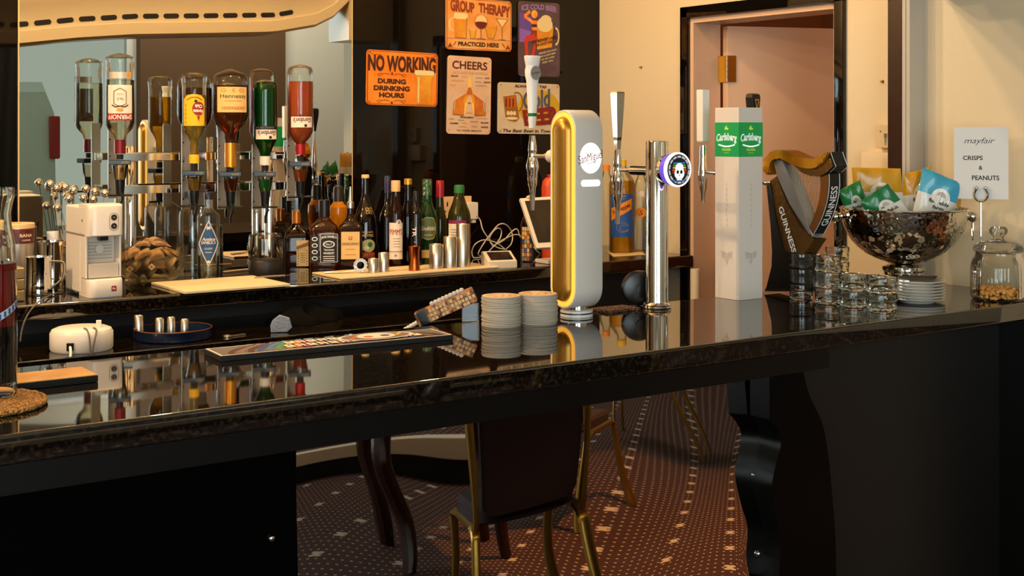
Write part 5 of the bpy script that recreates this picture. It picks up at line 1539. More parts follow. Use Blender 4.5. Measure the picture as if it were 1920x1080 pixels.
# clear bottles with diamond labels by the coffee machine
def fs(dark):
    def f(s, z):
        A = lab(21 * s, 0.0)
        m = pm('label_black', '15110f', 0.5) if dark else pm('label_blue', '1b4c7e', 0.5)
        A.poly([(0, z(412)), (-21 * s, z(455)), (-19 * s, z(460)), (0, z(498)), (19 * s, z(460)), (21 * s, z(455))], lb_white, 1)
        # narrow strips follow the curve
        for L_, k, mm in ((1, 1.0, pm('label_silver', 'c4b8a6', 0.4, 0.5)), (2, 0.92, m)):
            N = 14
            for i in range(N):
                u0, u1 = -19 * s * k + 38 * s * k * i / N, -19 * s * k + 38 * s * k * (i + 1) / N
                h0, h1 = (1 - abs(u0) / (19.0 * s * k)) * 43 * k, (1 - abs(u1) / (19.0 * s * k)) * 43 * k
                A.poly([(u0, z(455 + h0)), (u1, z(455 + h1)), (u1, z(455 - h1)), (u0, z(455 - h0))], mm, L_)
        A.text('Antica', 0, z(447), 24 * s, 6 * s, lb_white, 4, bold=0.02, shear=0.2); A.text('SAMBUCA', 0, z(453.5), 27 * s, 5.6 * s, lb_white, 4, bold=0.04)
        A.text('CLASSIC', 0, z(464.5), 15 * s, 3.4 * s, lb_white, 4); A.rect(-6 * s, z(472), 6 * s, z(471), lb_white, 4)
        for a in (0, 60, 120): A.line([(5 * s * cos(radians(a)), z(426) + 4 * s * sin(radians(a))), (-5 * s * cos(radians(a)), z(426) - 4 * s * sin(radians(a)))], 1.4 * s, lb_white, 4)
        A.ell(0, z(489), 3 * s, 2.5 * s, lb_white, 4, 10)
        return A
    return f
G_cut = thin_glass('cut_clear_glass', 'f8f9f5', 0.15, 1.45, 0.8, 0.03)
bottle('clear liqueur bottle with a blue diamond label beside the tea bowl', 391, 522, [(20, 522), (21, 518), (21, 408), (20, 402), (13, 396), (8.5, 391), (8, 373)], G_cut, ([(8.6, 374), (8.6, 361), (8, 360)], pm('navy_cap', '16182c', 0.3)), [('label', fs(False))], liquid=(L_water, 480))
bottle('wide clear bottle with navy cap behind the tea bowl', 361, 515, [(24, 515), (25, 510), (25, 404), (23, 395), (14, 388), (9, 384), (8, 372)], G_cut, ([(8.4, 373), (8.4, 361), (8, 360)], pm('navy_cap', '16182c', 0.3)))
# mixers near the corner
def fm(s, z):
    A = lab(24 * s)
    A.rect(-24 * s, z(443), 24 * s, z(363), pm('label_mixer_blue', '23509a', 0.5), 1, 12)
    A.poly([(-22 * s, z(413)), (20 * s, z(391)), (20 * s, z(371)), (-22 * s, z(390))], I_orange, 2)
    A.text('Schweppes', -1 * s, z(391), 37 * s, 11 * s, I_maroon, 3, bold=0.02, shear=0.15, rot=25)
    A.rect(-17 * s, z(368), 8 * s, z(366), I_grey, 3, 3); A.rect(-14 * s, z(372), 6 * s, z(370.6), I_grey, 3, 3)
    A.arc(2 * s, z(425), 12 * s, 9 * s, 0.9 * s, I_grey, 3, 20, 340, 14); A.arc(4 * s, z(426), 8 * s, 6 * s, 0.9 * s, I_grey, 3, 20, 340, 12)
    return A
bottle('large mixer bottle with blue label and orange band in the corner', 1166, 474, [(22, 474), (24, 468), (24, 345), (21, 335), (14, 325), (9, 318), (8, 306)], G_clear, ([(9, 310), (9, 300), (8, 299)], I_yellow), [('label', fm)], liquid=(pm('yellow_mixer', 'e6a51c', 0.05, trans=0.6, ior=1.33), 338), name='mixer_bottle')
bottle('mixer bottle almost hidden behind the white rounded font', 1137, 470, [(14, 470), (15, 466), (15, 350), (12, 336), (7, 326), (6, 316)], G_clear, ([(7, 320), (7, 310), (6, 309)], I_orange), name='mixer_bottle')
def fo(s, z):
    A = lab(14 * s); A.ell(0, z(398), 11 * s, 9 * s, I_orange, 1); A.text('S', 0, z(398), 8 * s, 9 * s, I_maroon, 2, shear=0.2); A.rect(-8 * s, z(368), 6 * s, z(358), lb_white, 1); return A
bottle('empty clear mixer bottle with a small orange label', 1202, 472.5, [(13, 472.5), (14, 468), (14, 352), (11, 340), (7, 332), (6.5, 322)], G_clear, ([(7, 326), (7, 318), (6, 317)], M_white), [('label', fo)], name='mixer_bottle')
def fq(s, z):
    A = lab(12 * s)
    rn = random.Random(5)
    for i in range(8):
        for j in range(4):
            A.rect((-10 + 5 * j) * s, z(488 - 8 * i), (-5.6 + 5 * j) * s, z(481 - 8 * i), rn.choice([I_amber, lb_cream, I_grey, I_blue]), 1)
    return A
bottle('bottle with a small patchwork label behind the tilted screen', 988, 490, [(11, 490), (12, 495), (12, 420), (9, 410), (6, 404), (6, 395)], G_clear, ([(6.6, 398), (6.6, 390), (6, 389)], M_white), [('label', fq)], name='sauce_bottle')
bottle('bright red rounded bottle behind the tilted screen', 1032, 488, [(16, 488), (17, 482), (17, 350), (15, 340), (9, 333)], pm('red_plastic', 'c2401c', 0.35), ([(7, 334), (7, 328), (6, 327)], C_red), name='sauce_bottle')

# ================================================================ THINGS ON THE BACK COUNTER
# ---- pod coffee machine
cm = thing('coffee_machine', 'small white pod coffee machine with two round buttons', 'coffee machine', (1.120, 3.675, BT + 0.0005))
M_ctex = pm('white_textured_plastic', 'e9e2da', 0.45, bump=(130, 0.10, 'WAVE'))
M_cw = pm('white_machine_plastic', 'efe6da', 0.3)
MB().box(-0.050, 0.050, -0.030, 0.115, 0.006, 0.250, M_ctex, 0.006, 3).box(-0.0506, 0.0506, -0.076, -0.020, 0.174, 0.2505, M_ctex, 0.004, 2).obj('housing', cm)
MB().box(-0.0509, -0.049, -0.074, 0.108, 0.169, 0.174, pm('seam_grey', '8d8378', 0.5)).obj('side_seam', cm)
b = MB(); hd = []
for z, k in ((0.170, 0.92), (0.173, 1.0), (0.245, 1.0), (0.254, 0.97), (0.258, 0.85)):
    r_ = []
    for i in range(21):
        a = pi * i / 20
        r_.append((-0.0505 * cos(a) ** 1 if abs(cos(a)) > 2 else -0.0500 * (abs(cos(a)) ** 0.35) * (1 if cos(a) > 0 else -1), -0.060 - 0.052 * k * (sin(a) ** 0.55), z))
    r_ += [(0.0485, -0.012, z), (-0.0485, -0.012, z)]
    hd.append(r_)
b.loft(hd, M_cw); b.obj('head', cm, sharp=40)
b = MB(); hd = []
for z, k in ((0.0, 0.95), (0.004, 1.0), (0.040, 1.0), (0.048, 0.96), (0.050, 0.90)):
    r_ = []
    for i in range(21):
        a = pi * i / 20
        r_.append((-0.050 * (abs(cos(a)) ** 0.35) * (1 if cos(a) > 0 else -1), -0.060 - 0.052 * k * (sin(a) ** 0.55), z))
    r_ += [(0.0480, -0.012, z), (-0.0480, -0.012, z)]
    hd.append(r_)
b.loft(hd, M_cw); b.obj('drip_tray', cm, sharp=40)
b = MB()
b.box(-0.044, 0.044, -0.036, -0.030, 0.052, 0.168, pm('recess_white', 'dcd2c6', 0.4), 0.002)
for k in range(6): b.box(-0.036, 0.036, -0.040, -0.036, 0.102 + 0.009 * k, 0.105 + 0.009 * k, pm('rib_grey', 'b5aa9c', 0.4))
b.lathe([(0.012, 0), (0.012, 0.004), (0, 0.005)], pm('recess_white', 'dcd2c6', 0.4), 20, Matrix.Translation((0.0, -0.0405, 0.130)) @ Matrix.Rotation(pi / 2, 4, 'X'))
b.obj('recess_wall', cm)
for sx in (-1, 1): MB().box(sx * 0.0474 - 0.003, sx * 0.0474 + 0.003, -0.078, -0.0315, 0.052, 0.172, M_ctex, 0.001).obj('side_cheek', cm)
MB().box(-0.042, 0.042, -0.082, -0.036, 0.052, 0.092, pm('pale_clear_plastic', 'e2dacf', 0.25, trans=0.25), 0.002).obj('cup_platform', cm)
MB().box(-0.012, 0.012, -0.085, -0.060, 0.156, 0.170, M_black, 0.001).obj('spout', cm)
A = Art(lambda u, v, h: (u, -0.1121 - h, v), 0.0005)
pill = [(0.019 + 0.0125 * cos(radians(a)), 0.222 + 0.0125 * sin(radians(a))) for a in range(0, 181, 15)] + [(0.019 + 0.0125 * cos(radians(a)), 0.198 + 0.0125 * sin(radians(a))) for a in range(180, 361, 15)]
A.line(pill, 0.0012, pm('button_outline', '5a4a3a', 0.5), 1, True)
for v in (0.222, 0.198):
    A.ell(0.019, v, 0.0085, 0.0085, pm('button_ring', '4a3a2c', 0.3, 0.5), 1); A.ell(0.019, v, 0.0065, 0.0065, I_black, 2); A.ell(0.019, v, 0.0026, 0.0026, pm('button_ring2', '8a7864', 0.3), 3)
A.obj('button_panel', cm)
A = Art(lambda u, v, h: (u, -0.1121 - h, v), 0.0005)
A.rect(0.012, 0.016, 0.026, 0.031, pm('badge_red', '8e1a16', 0.5), 1); A.text('illy', 0.019, 0.0235, 0.009, 0.007, I_white, 2, bold=0.02)
A.obj('badge', cm)
MB().lathe([(0.0045, 0), (0.004, 0.0008), (0, 0.001)], M_black, 14, Matrix.Translation((-0.0503, -0.05, 0.212)) @ Matrix.Rotation(-pi / 2, 4, 'Y')).obj('side_vent', cm)

# ---- tea bowl and the tea bags
p = on(285, 524); s_ = mpp(p)
tbw = thing('glass_bowl', 'low clear glass bowl heaped with brown tea bags', 'bowl', (p.x, p.y, BT))
MB().lathe(pxl([(0, 521.8), (40, 522), (44, 521), (54, 514), (62, 497), (65, 475), (65, 459), (63.5, 459), (63.3, 475), (60, 497), (52, 512), (42, 517), (0, 518)], s_, 522), thin_glass('bowl_glass', 'fbf8f0', 0.05, 1.45, 0.55, 0.0), 48).obj('bowl_body', tbw)
M_tea = pm('tea_bag_paper', 'b08c60', 0.8, spot=(22, '5c4024', 0.38, 0.60)); M_tag = pm('tea_tag', 'e0c59a', 0.7)
rn = random.Random(12)
def tea_mesh():
    b = MB(); N = 8; 
    for sd in (1, -1):
        vs = []
        for i in range(N + 1):
            for j in range(N + 1):
                u, v = i / N * 2 - 1, j / N * 2 - 1
                vs.append((u * 0.025, v * 0.021, sd * 0.0038 * (max(0, (1 - u ** 4) * (1 - v ** 4)) ** 0.6) + 0.003 * sin(u * 2.2)))
        b.add(vs, [[i * (N + 1) + j, (i + 1) * (N + 1) + j, (i + 1) * (N + 1) + j + 1, i * (N + 1) + j + 1][::sd] for i in range(N) for j in range(N)], M_tea, True)
    b.fix = False
    return b
spots = []
for ringn, (rad, z, tilt, n) in enumerate(((0.040, 0.034, 55, 6), (0.012, 0.034, 40, 2), (0.068, 0.058, 62, 12), (0.038, 0.064, 45, 6), (0.070, 0.084, 38, 11), (0.044, 0.090, 30, 7), (0.014, 0.098, 20, 3), (0.034, 0.114, 25, 5), (0.006, 0.126, 30, 1))):
    for k in range(n): spots.append((rad, 2 * pi * k / n + ringn * 0.7, z, tilt))
src = None; words_ = ('lowest in the bowl', 'low in the middle', 'against the glass', 'in the middle layer', 'on the heap', 'topmost')
for i, (rad, a, z, tl) in enumerate(spots):
    if src is None: src = o = tea_mesh().obj('tea_bag')
    else: o = src.copy(); COL.objects.link(o)
    o.location = (p.x + rad * cos(a), p.y + rad * sin(a), BT + z + rn.uniform(-0.003, 0.003))
    o.rotation_euler = (Matrix.Rotation(a + pi / 2 + rn.uniform(-0.7, 0.7), 4, 'Z') @ Matrix.Rotation(radians(tl + rn.uniform(-22, 22)), 4, 'X') @ Matrix.Rotation(rn.uniform(-0.4, 0.4), 4, 'Y') @ Matrix.Rotation(rn.uniform(-0.9, 0.9), 4, 'Z')).to_euler()
    tag(o, 'brown paper tea bag heaped in the clear glass bowl', 'tea bag', 'tea bags in the glass bowl')
for i, (px, py) in enumerate(((257, 497), (299, 493))):
    q = on(px, py + 8); q = p + (Vector((-VX, -VY, 0)) * (63 * s_ + 0.0025)) + Vector((RX, RY, 0)) * ((px - 285) * s_)
    # the paper tags lie against the inside of the glass
    q = p + (Vector((-VX, -VY, 0)) * (50 * s_)) + Vector((RX, RY, 0)) * ((px - 285) * s_ * 0.95)
    A = Art(lambda u, v, h: (u, -h, v), 0.0004)
    A.poly([(0, -0.011), (0.011, 0), (0, 0.011), (-0.011, 0)], M_tag, 1); A.ell(0, 0, 0.004, 0.004, I_amber, 2, 10)
    o = A.obj('tea_tag', loc=(q.x, q.y, BT + (522 - py) * s_), rz=face(p))
    md = o.modifiers.new('thickness', 'SOLIDIFY'); md.thickness = 0.0006
    tag(o, ('pale paper tea tag nearer the coffee machine' if i == 0 else 'pale paper tea tag nearer the blue label bottle'), 'tea tag')

# ---- steel jugs, tins, boxes at the end by the carafe
def jug(px, py, hw, top, label, hside):
    p = on(px, py); s = mpp(p)
    o = thing('milk_jug', label, 'jug', (p.x, p.y, BT), face(p))
    MB().lathe(pxl([(0, py), (hw, py), (hw * 1.03, py - 3), (hw * 0.97, py - 20), (hw * 0.93, top + 8), (hw * 0.97, top), (hw * 0.93, top), (hw * 0.89, top + 8), (hw * 0.93, py - 20), (hw * 0.97, py - 3), (0, py - 3)], s, py), M_chrome, 40).obj('jug_body', o)
    h = (py - top) * s
    MB().tube(spline([(hside * hw * 0.93 * s, 0, h * 0.86), (hside * (hw + 16) * s, 0, h * 0.84), (hside * (hw + 20) * s, 0, h * 0.72), (hside * (hw + 16) * s, 0, h * 0.38), (hside * hw * 0.97 * s, 0, h * 0.20)], 6), 2.3 * s, M_chrome, 10, flat=1.5).obj('handle', o)
    return o
jug(72, 553, 25, 481, 'small polished steel milk jug in front', 1)
jug(97, 537, 27, 452, 'taller polished steel pitcher behind the milk jug', 1)
def tin(px, py, hw, top, label, words, dark, y0, y1):
    p = on(px, py); s = mpp(p)
    o = thing('storage_tin', label, 'tin', (p.x, p.y, BT), face(p))
    R = hw * s; H = (py - top) * s
    MB().lathe([(0, 0.0005), (R * 0.98, 0.0005), (R, 0.003), (R, H - 0.014)], pm('tin_steel', 'c9b9a4', 0.3, 0.6), 40).obj('tin_body', o)
    MB().lathe([(R * 1.0, H - 0.0145), (R * 1.02, H - 0.0145), (R * 1.02, H - 0.002), (R * 0.98, H), (0, H)], pm('tin_lid_cream', 'e0bd88', 0.4), 40).obj('lid', o)
    A = Art(wrap(R), 0.0005)
    A.rect(-1.5 * R, (py - y1) * s, 1.5 * R, (py - y0) * s, dark, 1, 20)
    for t_, u, v, w, h in words: A.text(t_, u * s, (py - v) * s, w * s, h * s, lb_white, 2, bold=0.02)
    A.obj('label', o)
tin(32, 540, 31, 418, 'brown and cream tin with white lettering behind the carafe', (('BANA', 17, 440, 25, 6), ('COFFEE', 17, 449, 17, 3)), pm('tin_brown', '5a2014', 0.4), 428, 455)
tin(-6, 548, 27, 428, 'short brown and cream tin half hidden behind the carafe', (('CHOC', 16, 449, 16, 4),), pm('tin_brown2', '6a4426', 0.4), 438, 462)
for k, (y0, w) in enumerate(((562, 0.034), (540, 0.034), (518, 0.033))):
    p = on(33, 563)
    o = MB().box(-0.045, 0.012, -0.03, 0.03, 0, 0.030, pm('gold_tin', 'b59a6a', 0.3, 0.7), 0.004, 3).obj('flat_tin', loc=(p.x, p.y, BT + 0.0005 + 0.0306 * k))
    tag(o, 'flat gold tin, %s of the pile beside the milk jug' % ('bottom', 'middle', 'topmost')[k], 'tin', 'flat gold tins piled beside the milk jug')
p = on(99, 533); s_ = mpp(p)
o = thing('paper_cup', 'small white cup behind the steel pitcher', 'cup', (p.x, p.y, BT))
MB().lathe(pxl([(0, 533), (8, 533), (11, 434), (9.8, 434), (7, 531), (0, 531)], s_, 533), M_white, 28).obj('cup_body', o)
MB().tube([(-0.004, 0, 0.006), (0.022, 0, 0.175)], 0.003, M_darkwood, 8).obj('stirrer', o)
# ball-ended stirrers in a holder behind the machine
p = on(150, 528); s_ = mpp(p)
o = thing('stirrer_holder', 'clear holder behind the coffee machine for ball ended stirrers', 'holder', (p.x, p.y, BT))
MB().lathe(pxl([(0, 528), (22, 528), (24, 521), (25, 475), (23.5, 475), (22.5, 521), (0, 524)], s_, 528), G_clear, 30).obj('holder_body', o)
balls = ((94, 345), (106, 353), (122, 351), (138, 357), (161, 354), (178, 359), (197, 362), (157, 371), (175, 374), (108, 389), (129, 372))
ps = None
for i, (bx_, by_) in enumerate(balls):
    ang = 2 * pi * i / len(balls)
    lt = (bx_ - 146) * s_ * 0.24; dp = 0.0 if i > 7 else 0.012 if i % 2 else -0.012
    foot = p + Vector((RX * lt + VX * dp, RY * lt + VY * dp, 0.012))
    r = ray(bx_, by_); dd = dep(p) + (0.0 if i > 7 else 0.016 if i % 2 else -0.016); k = dd / (r[0] * VX + r[1] * VY)
    q = Vector((r[0] * k, r[1] * k, EYE + r[2] * k))
    b = thing('cocktail_stirrer', 'ball ended cocktail stirrer', 'stirrer', tuple(foot))
    b['label'] = 'silver ball ended stirrer fanned out behind the coffee machine'; b['group'] = 'ball ended stirrers'
    MB().tube([(0, 0, 0), tuple(q - foot)], 0.0016, pm('clear_stirrer', 'd8cdb8', 0.2, trans=0.5), 6).obj('stick', b)
    MB().ball(tuple(q - foot), 9 * s_ * 0.9, M_chrome, 18, 12).obj('ball_tip', b)

# ---- glass jars with dark bases
for px, py, hw, top, wh in ((498, 515, 32, 438, 'in front of the optics column'),):
    p = on(px, py); s = mpp(p)
    o = thing('dome_jar', 'clear glass jar upside down on a dark base, ' + wh, 'jar', (p.x, p.y, BT))
    MB().lathe(pxl([(0, py), (hw * 0.95, py), (hw, py - 3), (hw, py - 26), (hw * 0.96, py - 29), (0, py - 29)], s, py), pm('dark_brown_base', '1d1714', 0.45), 40).obj('base', o)
    MB().lathe(pxl([(hw, py - 29.5), (hw, top + 8), (hw * 0.96, top + 3), (hw * 0.86, top), (0, top - 0.5)], s, py), thin_glass('jar_thin_glass', 'e9e4da', 0.02, 1.5, 1.2, 0.02), 40).obj('glass', o)
# ---- boards and what lies on them
def board(name, label, cat, a, b_, c, th, m, z=BT):
    A_, B_, C_ = on(*a, z), on(*b_, z), on(*c, z)
    o = thing(name, label, cat, (A_.x, A_.y, z), atan2(B_.y - A_.y, B_.x - A_.x))
    u = (B_ - A_).normalized(); dpt = (C_ - A_) - u * (C_ - A_).dot(u)
    MB().box(0, (B_ - A_).length, 0, dpt.length, 0.0004, th, m, 0.0015).obj('board_slab', o)
    return o, (B_ - A_).length, dpt.length
board('chopping_board', 'cream chopping board at the counter edge before the glass jars', 'board', (346, 552), (545, 537), (300, 533), 0.008, M_cork)
board('serving_tray', 'long narrow cream tray under the steel tumblers', 'tray', (640, 525), (935, 503), (612, 512), 0.006, pm('cream_tray', 'ead0a4', 0.5))
ZT = BT + 0.0062
def cup(label, px, py, hw, top, m=M_steel, name='steel_tumbler', z=ZT, cat='tumbler', group=None):
    p = on(px, py, z); s = mpp(p)
    o = MB().lathe(pxl([(0, py), (hw, py), (hw, top + 1), (hw - 0.7, top), (hw - 1.6, top + 1), (hw - 1.8, py - 3), (0, py - 3)], s, py), m, 36).obj(name, loc=(p.x, p.y, z + 0.0003))
    return tag(o, label, cat, group)
cup('shortest of the three brushed steel tumblers on the cream tray', 818, 503, 13.5, 458)
cup('middle sized brushed steel tumbler on the cream tray', 844, 501.5, 13, 444)
cup('tallest of the three brushed steel tumblers on the cream tray', 868, 500, 12.5, 420)
cup('small steel cup beside the coiled strainer', 700, 511, 10, 485, name='steel_cup', cat='cup')
cup('small steel cup, the taller one beside the strainer', 719.5, 509, 10, 474, name='steel_cup', cat='cup')
p = on(777, 507, ZT); s = mpp(p)
o = MB().lathe(pxl([(0, 507), (10.8, 507), (10.5, 500), (8.6, 485), (9.5, 470), (10.8, 462), (10.2, 462), (8.6, 471), (7.6, 484), (0, 484)], s, 507), M_copper, 32).obj('copper_jigger', loc=(p.x, p.y, ZT + 0.0003)); tag(o, 'copper waisted jigger standing on the cream tray', 'jigger')
p = on(676, 512, ZT); s = mpp(p)
o = thing('cocktail_strainer', 'steel cocktail strainer with coiled spring lying on the tray', 'strainer', (p.x, p.y, ZT), face(p))
cl_ = []
for i in range(150):
    a = 2 * pi * i / 150 * 14; b0 = 2 * pi * i / 150
    cl_.append(((0.020 + 0.0035 * cos(a)) * cos(b0), 0.006 * 0 + 0.0035 * sin(a), 0.0245 + (0.020 + 0.0035 * cos(a)) * sin(b0)))
MB().tube(cl_, 0.0009, M_chrome, 5).obj('spring', o)
MB().lathe([(0.012, -0.001), (0.022, -0.001), (0.022, 0.001), (0.012, 0.001)], M_steel, 32, Matrix.Translation((0, 0.006, 0.0245)) @ Matrix.Rotation(pi / 2, 4, 'X')).obj('disc', o)
MB().tube(spline([(-0.018, 0.004, 0.008), (-0.05, 0.002, 0.004), (-0.09, 0.0, 0.0035), (-0.115, 0.0, 0.003)], 5), 0.0032, M_steel, 8, flat=1.8).obj('handle', o)
p = on(500, 535, BT)
ps_ = thing('bar_knife', 'slim steel bar knife lying across the chopping board', 'knife', (on(478, 527).x, on(478, 527).y, BT + 0.0105), radians(8))
MB().tube([(0, 0, 0), (0.06, -0.005, 0), (0.10, -0.012, 0)], [0.003, 0.004, 0.0032], M_steel, 8).obj('handle', ps_)
MB().box(0.10, 0.15, -0.019, -0.008, -0.0006, 0.0006, M_steel).obj('blade', ps_)
for i, (a_, b_, hgt) in enumerate((((415, 488), (468, 500), 0.006), ((412, 503), (470, 496), 0.009), ((420, 512), (474, 506), 0.004))):
    A_, B_ = on(*a_), on(*b_)
    o = MB().box(0, (B_ - A_).length, -0.007, 0.007, 0, 0.0016, pm('wooden_spatula', 'd9b98a', 0.6), 0.0005).obj('wooden_stirrer', loc=(A_.x, A_.y, BT + hgt), rz=atan2(B_.y - A_.y, B_.x - A_.x))
    tag(o, 'flat pale wooden stirrer, %s of three between the jars' % ('hindmost', 'topmost', 'foremost')[i], 'stirrer')

# ---- sockets, chargers and cables before the gloss wall
a, c = onY(820, 410, YB), onY(881, 367, YB)
sk = thing('wall_socket', 'cream double wall socket behind the green capped bottle', 'socket', (a.x, YB - 0.001, a.z))
w_, h_ = c.x - a.x, c.z - a.z
MB().box(0, w_, -0.012, 0, 0, h_, pm('socket_cream', 'dcb888', 0.4), 0.002).obj('plate', sk)
A = Art(lambda u, v, hgt: (u, -0.0122 - hgt, v), 0.0003)
for k in (0.25, 0.75):
    A.rect(w_ * k - 0.003, h_ * 0.55, w_ * k + 0.003, h_ * 0.75, I_black, 1); A.rect(w_ * k - 0.013, h_ * 0.28, w_ * k - 0.006, h_ * 0.36, I_black, 1); A.rect(w_ * k + 0.006, h_ * 0.28, w_ * k + 0.013, h_ * 0.36, I_black, 1)
A.obj('socket_hole', sk)
q = onY(883, 395, YB - 0.045)
pg = thing('plug_charger', 'cream plug charger with a lead in the double socket', 'charger', (q.x, YB - 0.0135, q.z))
MB().box(-0.024, 0.022, -0.05, 0, -0.032, 0.032, M_offwhite, 0.004).obj('plug_body', pg)
MB().box(-0.004, 0.014, -0.046, -0.01, -0.046, -0.0325, M_offwhite, 0.002).obj('cable_boot', pg)
def cable(label, pts, Y0, rad=0.0022, m=None, n=8):
    P = []
    for i, (x, y) in enumerate(pts):
        q = onY(x, y, Y0 + 0.006 * sin(i * 1.9)); q.z = max(q.z, BT + rad + 0.0005); P.append(tuple(q))
    b = MB().tube(spline(P, n), rad, m or M_offwhite, 8)
    return tag(b.obj('charging_cable'), label, 'cable')
cable('white cable running down from the plug charger into the tangle', [(892, 404), (900, 412), (905, 430), (915, 446), (924, 458), (935, 465), (950, 468)], 4.02)
cable('white cable looping widest towards the bottles', [(948, 468), (930, 455), (908, 450), (892, 457), (885, 470), (887, 482), (895, 486), (908, 480), (916, 472), (930, 458), (950, 446), (970, 440), (990, 452), (1006, 470), (1012, 478)], 3.90)
cable('white cable rising in the tallest loop of the tangle', [(912, 480), (900, 482), (897, 474), (908, 455), (922, 436), (934, 422), (946, 420), (957, 430), (961, 445), (958, 458), (950, 466)], 3.94)
cable('white cable in the small inner loop of the tangle', [(925, 463), (918, 450), (922, 438), (932, 428), (940, 432), (938, 446), (930, 458), (945, 450), (960, 434), (970, 430), (978, 446), (1000, 432), (1012, 436)], 3.98)
# card terminal
p = on(946, 502)
ct = thing('card_terminal', 'white wedge shaped card terminal with a dark screen', 'card terminal', (p.x, p.y + 0.03, BT), face(p) + 0.35)
poly = [(-0.035, 0.0005), (0.045, 0.0005), (0.045, 0.050), (0.030, 0.052), (-0.035, 0.022)]
MB().prism(poly, M_offwhite, lambda u, v: (-0.052, u, v), lambda u, v: (0.052, u, v), 0.003).obj('housing', ct)
T = Matrix.Translation((0, -0.0025, 0.0378)) @ Matrix.Rotation(atan2(0.030, 0.065), 4, 'X')
MB().box(-0.040, 0.040, -0.026, 0.026, 0.0, 0.0016, pm('dark_screen', '15110e', 0.08), M=T).obj('screen', ct)
# tilted order screen on its foot
def slab(P, th, m, inset=None):
    n = (P[1] - P[0]).cross(P[3] - P[0]).normalized()
    if n.dot(Vector((-VX, -VY, 0))) < 0: n = -n
    b = MB(); q = [p_ + n * 0.0 for p_ in P] + [p_ - n * th for p_ in P]
    b.add([tuple(v) for v in q], [[0, 1, 2, 3], [7, 6, 5, 4], [0, 4, 5, 1], [1, 5, 6, 2], [2, 6, 7, 3], [3, 7, 4, 0]], m)
    return b, n
def atd(x, y, d):
    r = ray(x, y); return Vector((r[0] * d, r[1] * d, EYE + r[2] * d))
d0 = 4.42
P = [atd(975, 372, d0), atd(1075, 366, d0 + 0.06), atd(1092, 460, d0 - 0.02), atd(1006, 465, d0 - 0.08)]
ts = thing('order_screen', 'tilted white framed order screen partly behind the white rounded font', 'screen', (P[3].x, P[3].y, BT))
inv = Vector((P[3].x, P[3].y, BT))
Q = [v - inv for v in P]
b, n_ = slab(Q, 0.014, M_offwhite); b.obj('frame', ts)
def ins(Q, k0, k1, k2, k3):
    def bl(u, v): return Q[3] * (1 - u) * (1 - v) + Q[2] * u * (1 - v) + Q[1] * u * v + Q[0] * (1 - u) * v
    return [bl(k0, k3), bl(k1, k3), bl(k1, k2), bl(k0, k2)]
I_ = [v + n_ * 0.0012 for v in ins(Q, 0.07, 0.95, 0.10, 0.94)]
b, _ = slab(I_, 0.0011, pm('screen_glass', '1d1c1a', 0.06)); b.obj('display', ts)
bt_ = on(1040, 493)
fo_ = bt_ - inv
MB().box(fo_.x - 0.05, fo_.x + 0.05, fo_.y - 0.03, fo_.y + 0.05, 0.0005, 0.014, M_offwhite, 0.003).obj('foot', ts)
mid = (Q[2] + Q[3]) / 2 - n_ * 0.02
MB().tube([(mid.x, mid.y, 0.012), tuple(mid + (Q[0] - Q[3]) * 0.3)], 0.016, M_offwhite, 12).obj('neck', ts)
MB().ball(tuple(Q[0] * 0.8 + Q[1] * 0.2 - n_ * 0.007 + Vector((0, 0, 0.004))), 0.017, pm('cream_knob', 'd9b27a', 0.5), 16, 8, sc=(1, 0.6, 0.5)).obj('top_cover', ts)
# papers on the corner of the counter
for i, (pts, nm) in enumerate(((((1150, 482), (1212, 478), (1195, 470), (1140, 474)), 'lower'), (((1160, 478), (1208, 474.5), (1200, 470.5), (1152, 473)), 'upper'))):
    P = [on(x, y, BT) for x, y in pts]
    b = MB(); hgt = 0.0008 + 0.0014 * i
    b.add([(v.x, v.y, BT + hgt) for v in P] + [(v.x, v.y, BT + hgt + 0.0008) for v in P], [[3, 2, 1, 0], [4, 5, 6, 7], [0, 1, 5, 4], [1, 2, 6, 5], [2, 3, 7, 6], [3, 0, 4, 7]], pm('cream_paper', 'e6c896', 0.7))
    tag(b.obj('paper_sheet'), '%s of two cream paper sheets under the mixer bottles' % nm, 'paper')

# ================================================================ ON THE OPEN LOWER WORKTOP
p = on(153, 655, SH); s = mpp(p)
hb = thing('cable_hub', 'round white ribbed cable hub on the worktop below the counter', 'cable hub', (p.x, p.y, SH), face(p))
R = 57 * s; H = 42 * s
MB().lathe([(0, 0.0005), (R * 0.96, 0.0005), (R, 0.006), (R, H * 0.78), (R * 0.96, H * 0.86), (R * 0.94, H * 0.92), (R * 0.8, H), (0, H)], M_white, 120, rib=lambda a, z: 0.006 * (1 if int(a * 19) % 2 else 0) if 0.008 < z < H * 0.7 else 0).obj('hub_body', hb)
MB().box(-R * 0.46, -R * 0.24, -R * 1.02, -R * 0.9, 0.010, 0.030, M_black, 0.001).obj('port', hb)
MB().box(R * 0.45, R * 0.62, -R * 0.3, -R * 0.1, H, H + 0.018, M_white, 0.002).obj('switch', hb)
MB().tube(spline([(-R * 0.35, -R * 0.98, 0.022), (-R * 0.33, -R * 1.15, 0.006), (-R * 0.36, -R * 1.3, -0.02), (-R * 0.37, -R * 1.34, -0.10)], 6), 0.0036, M_white, 8).obj('cable', hb)
for k, x in enumerate((0.08, 0.36)):
    MB().tube(spline([(x * R, -R * 0.5, H + 0.002), (x * R + 0.008, -R * 0.85, H - 0.001), (x * R + 0.014 - 0.012 * k, -R * 1.06, H * 0.5), (x * R + 0.016 - 0.03 * k, -R * 1.16, -0.06)], 6), 0.0022, pm('grey_cable', '6a625a', 0.5), 8).obj('cable', hb)
p = on(325, 634, SH); s = mpp(p)
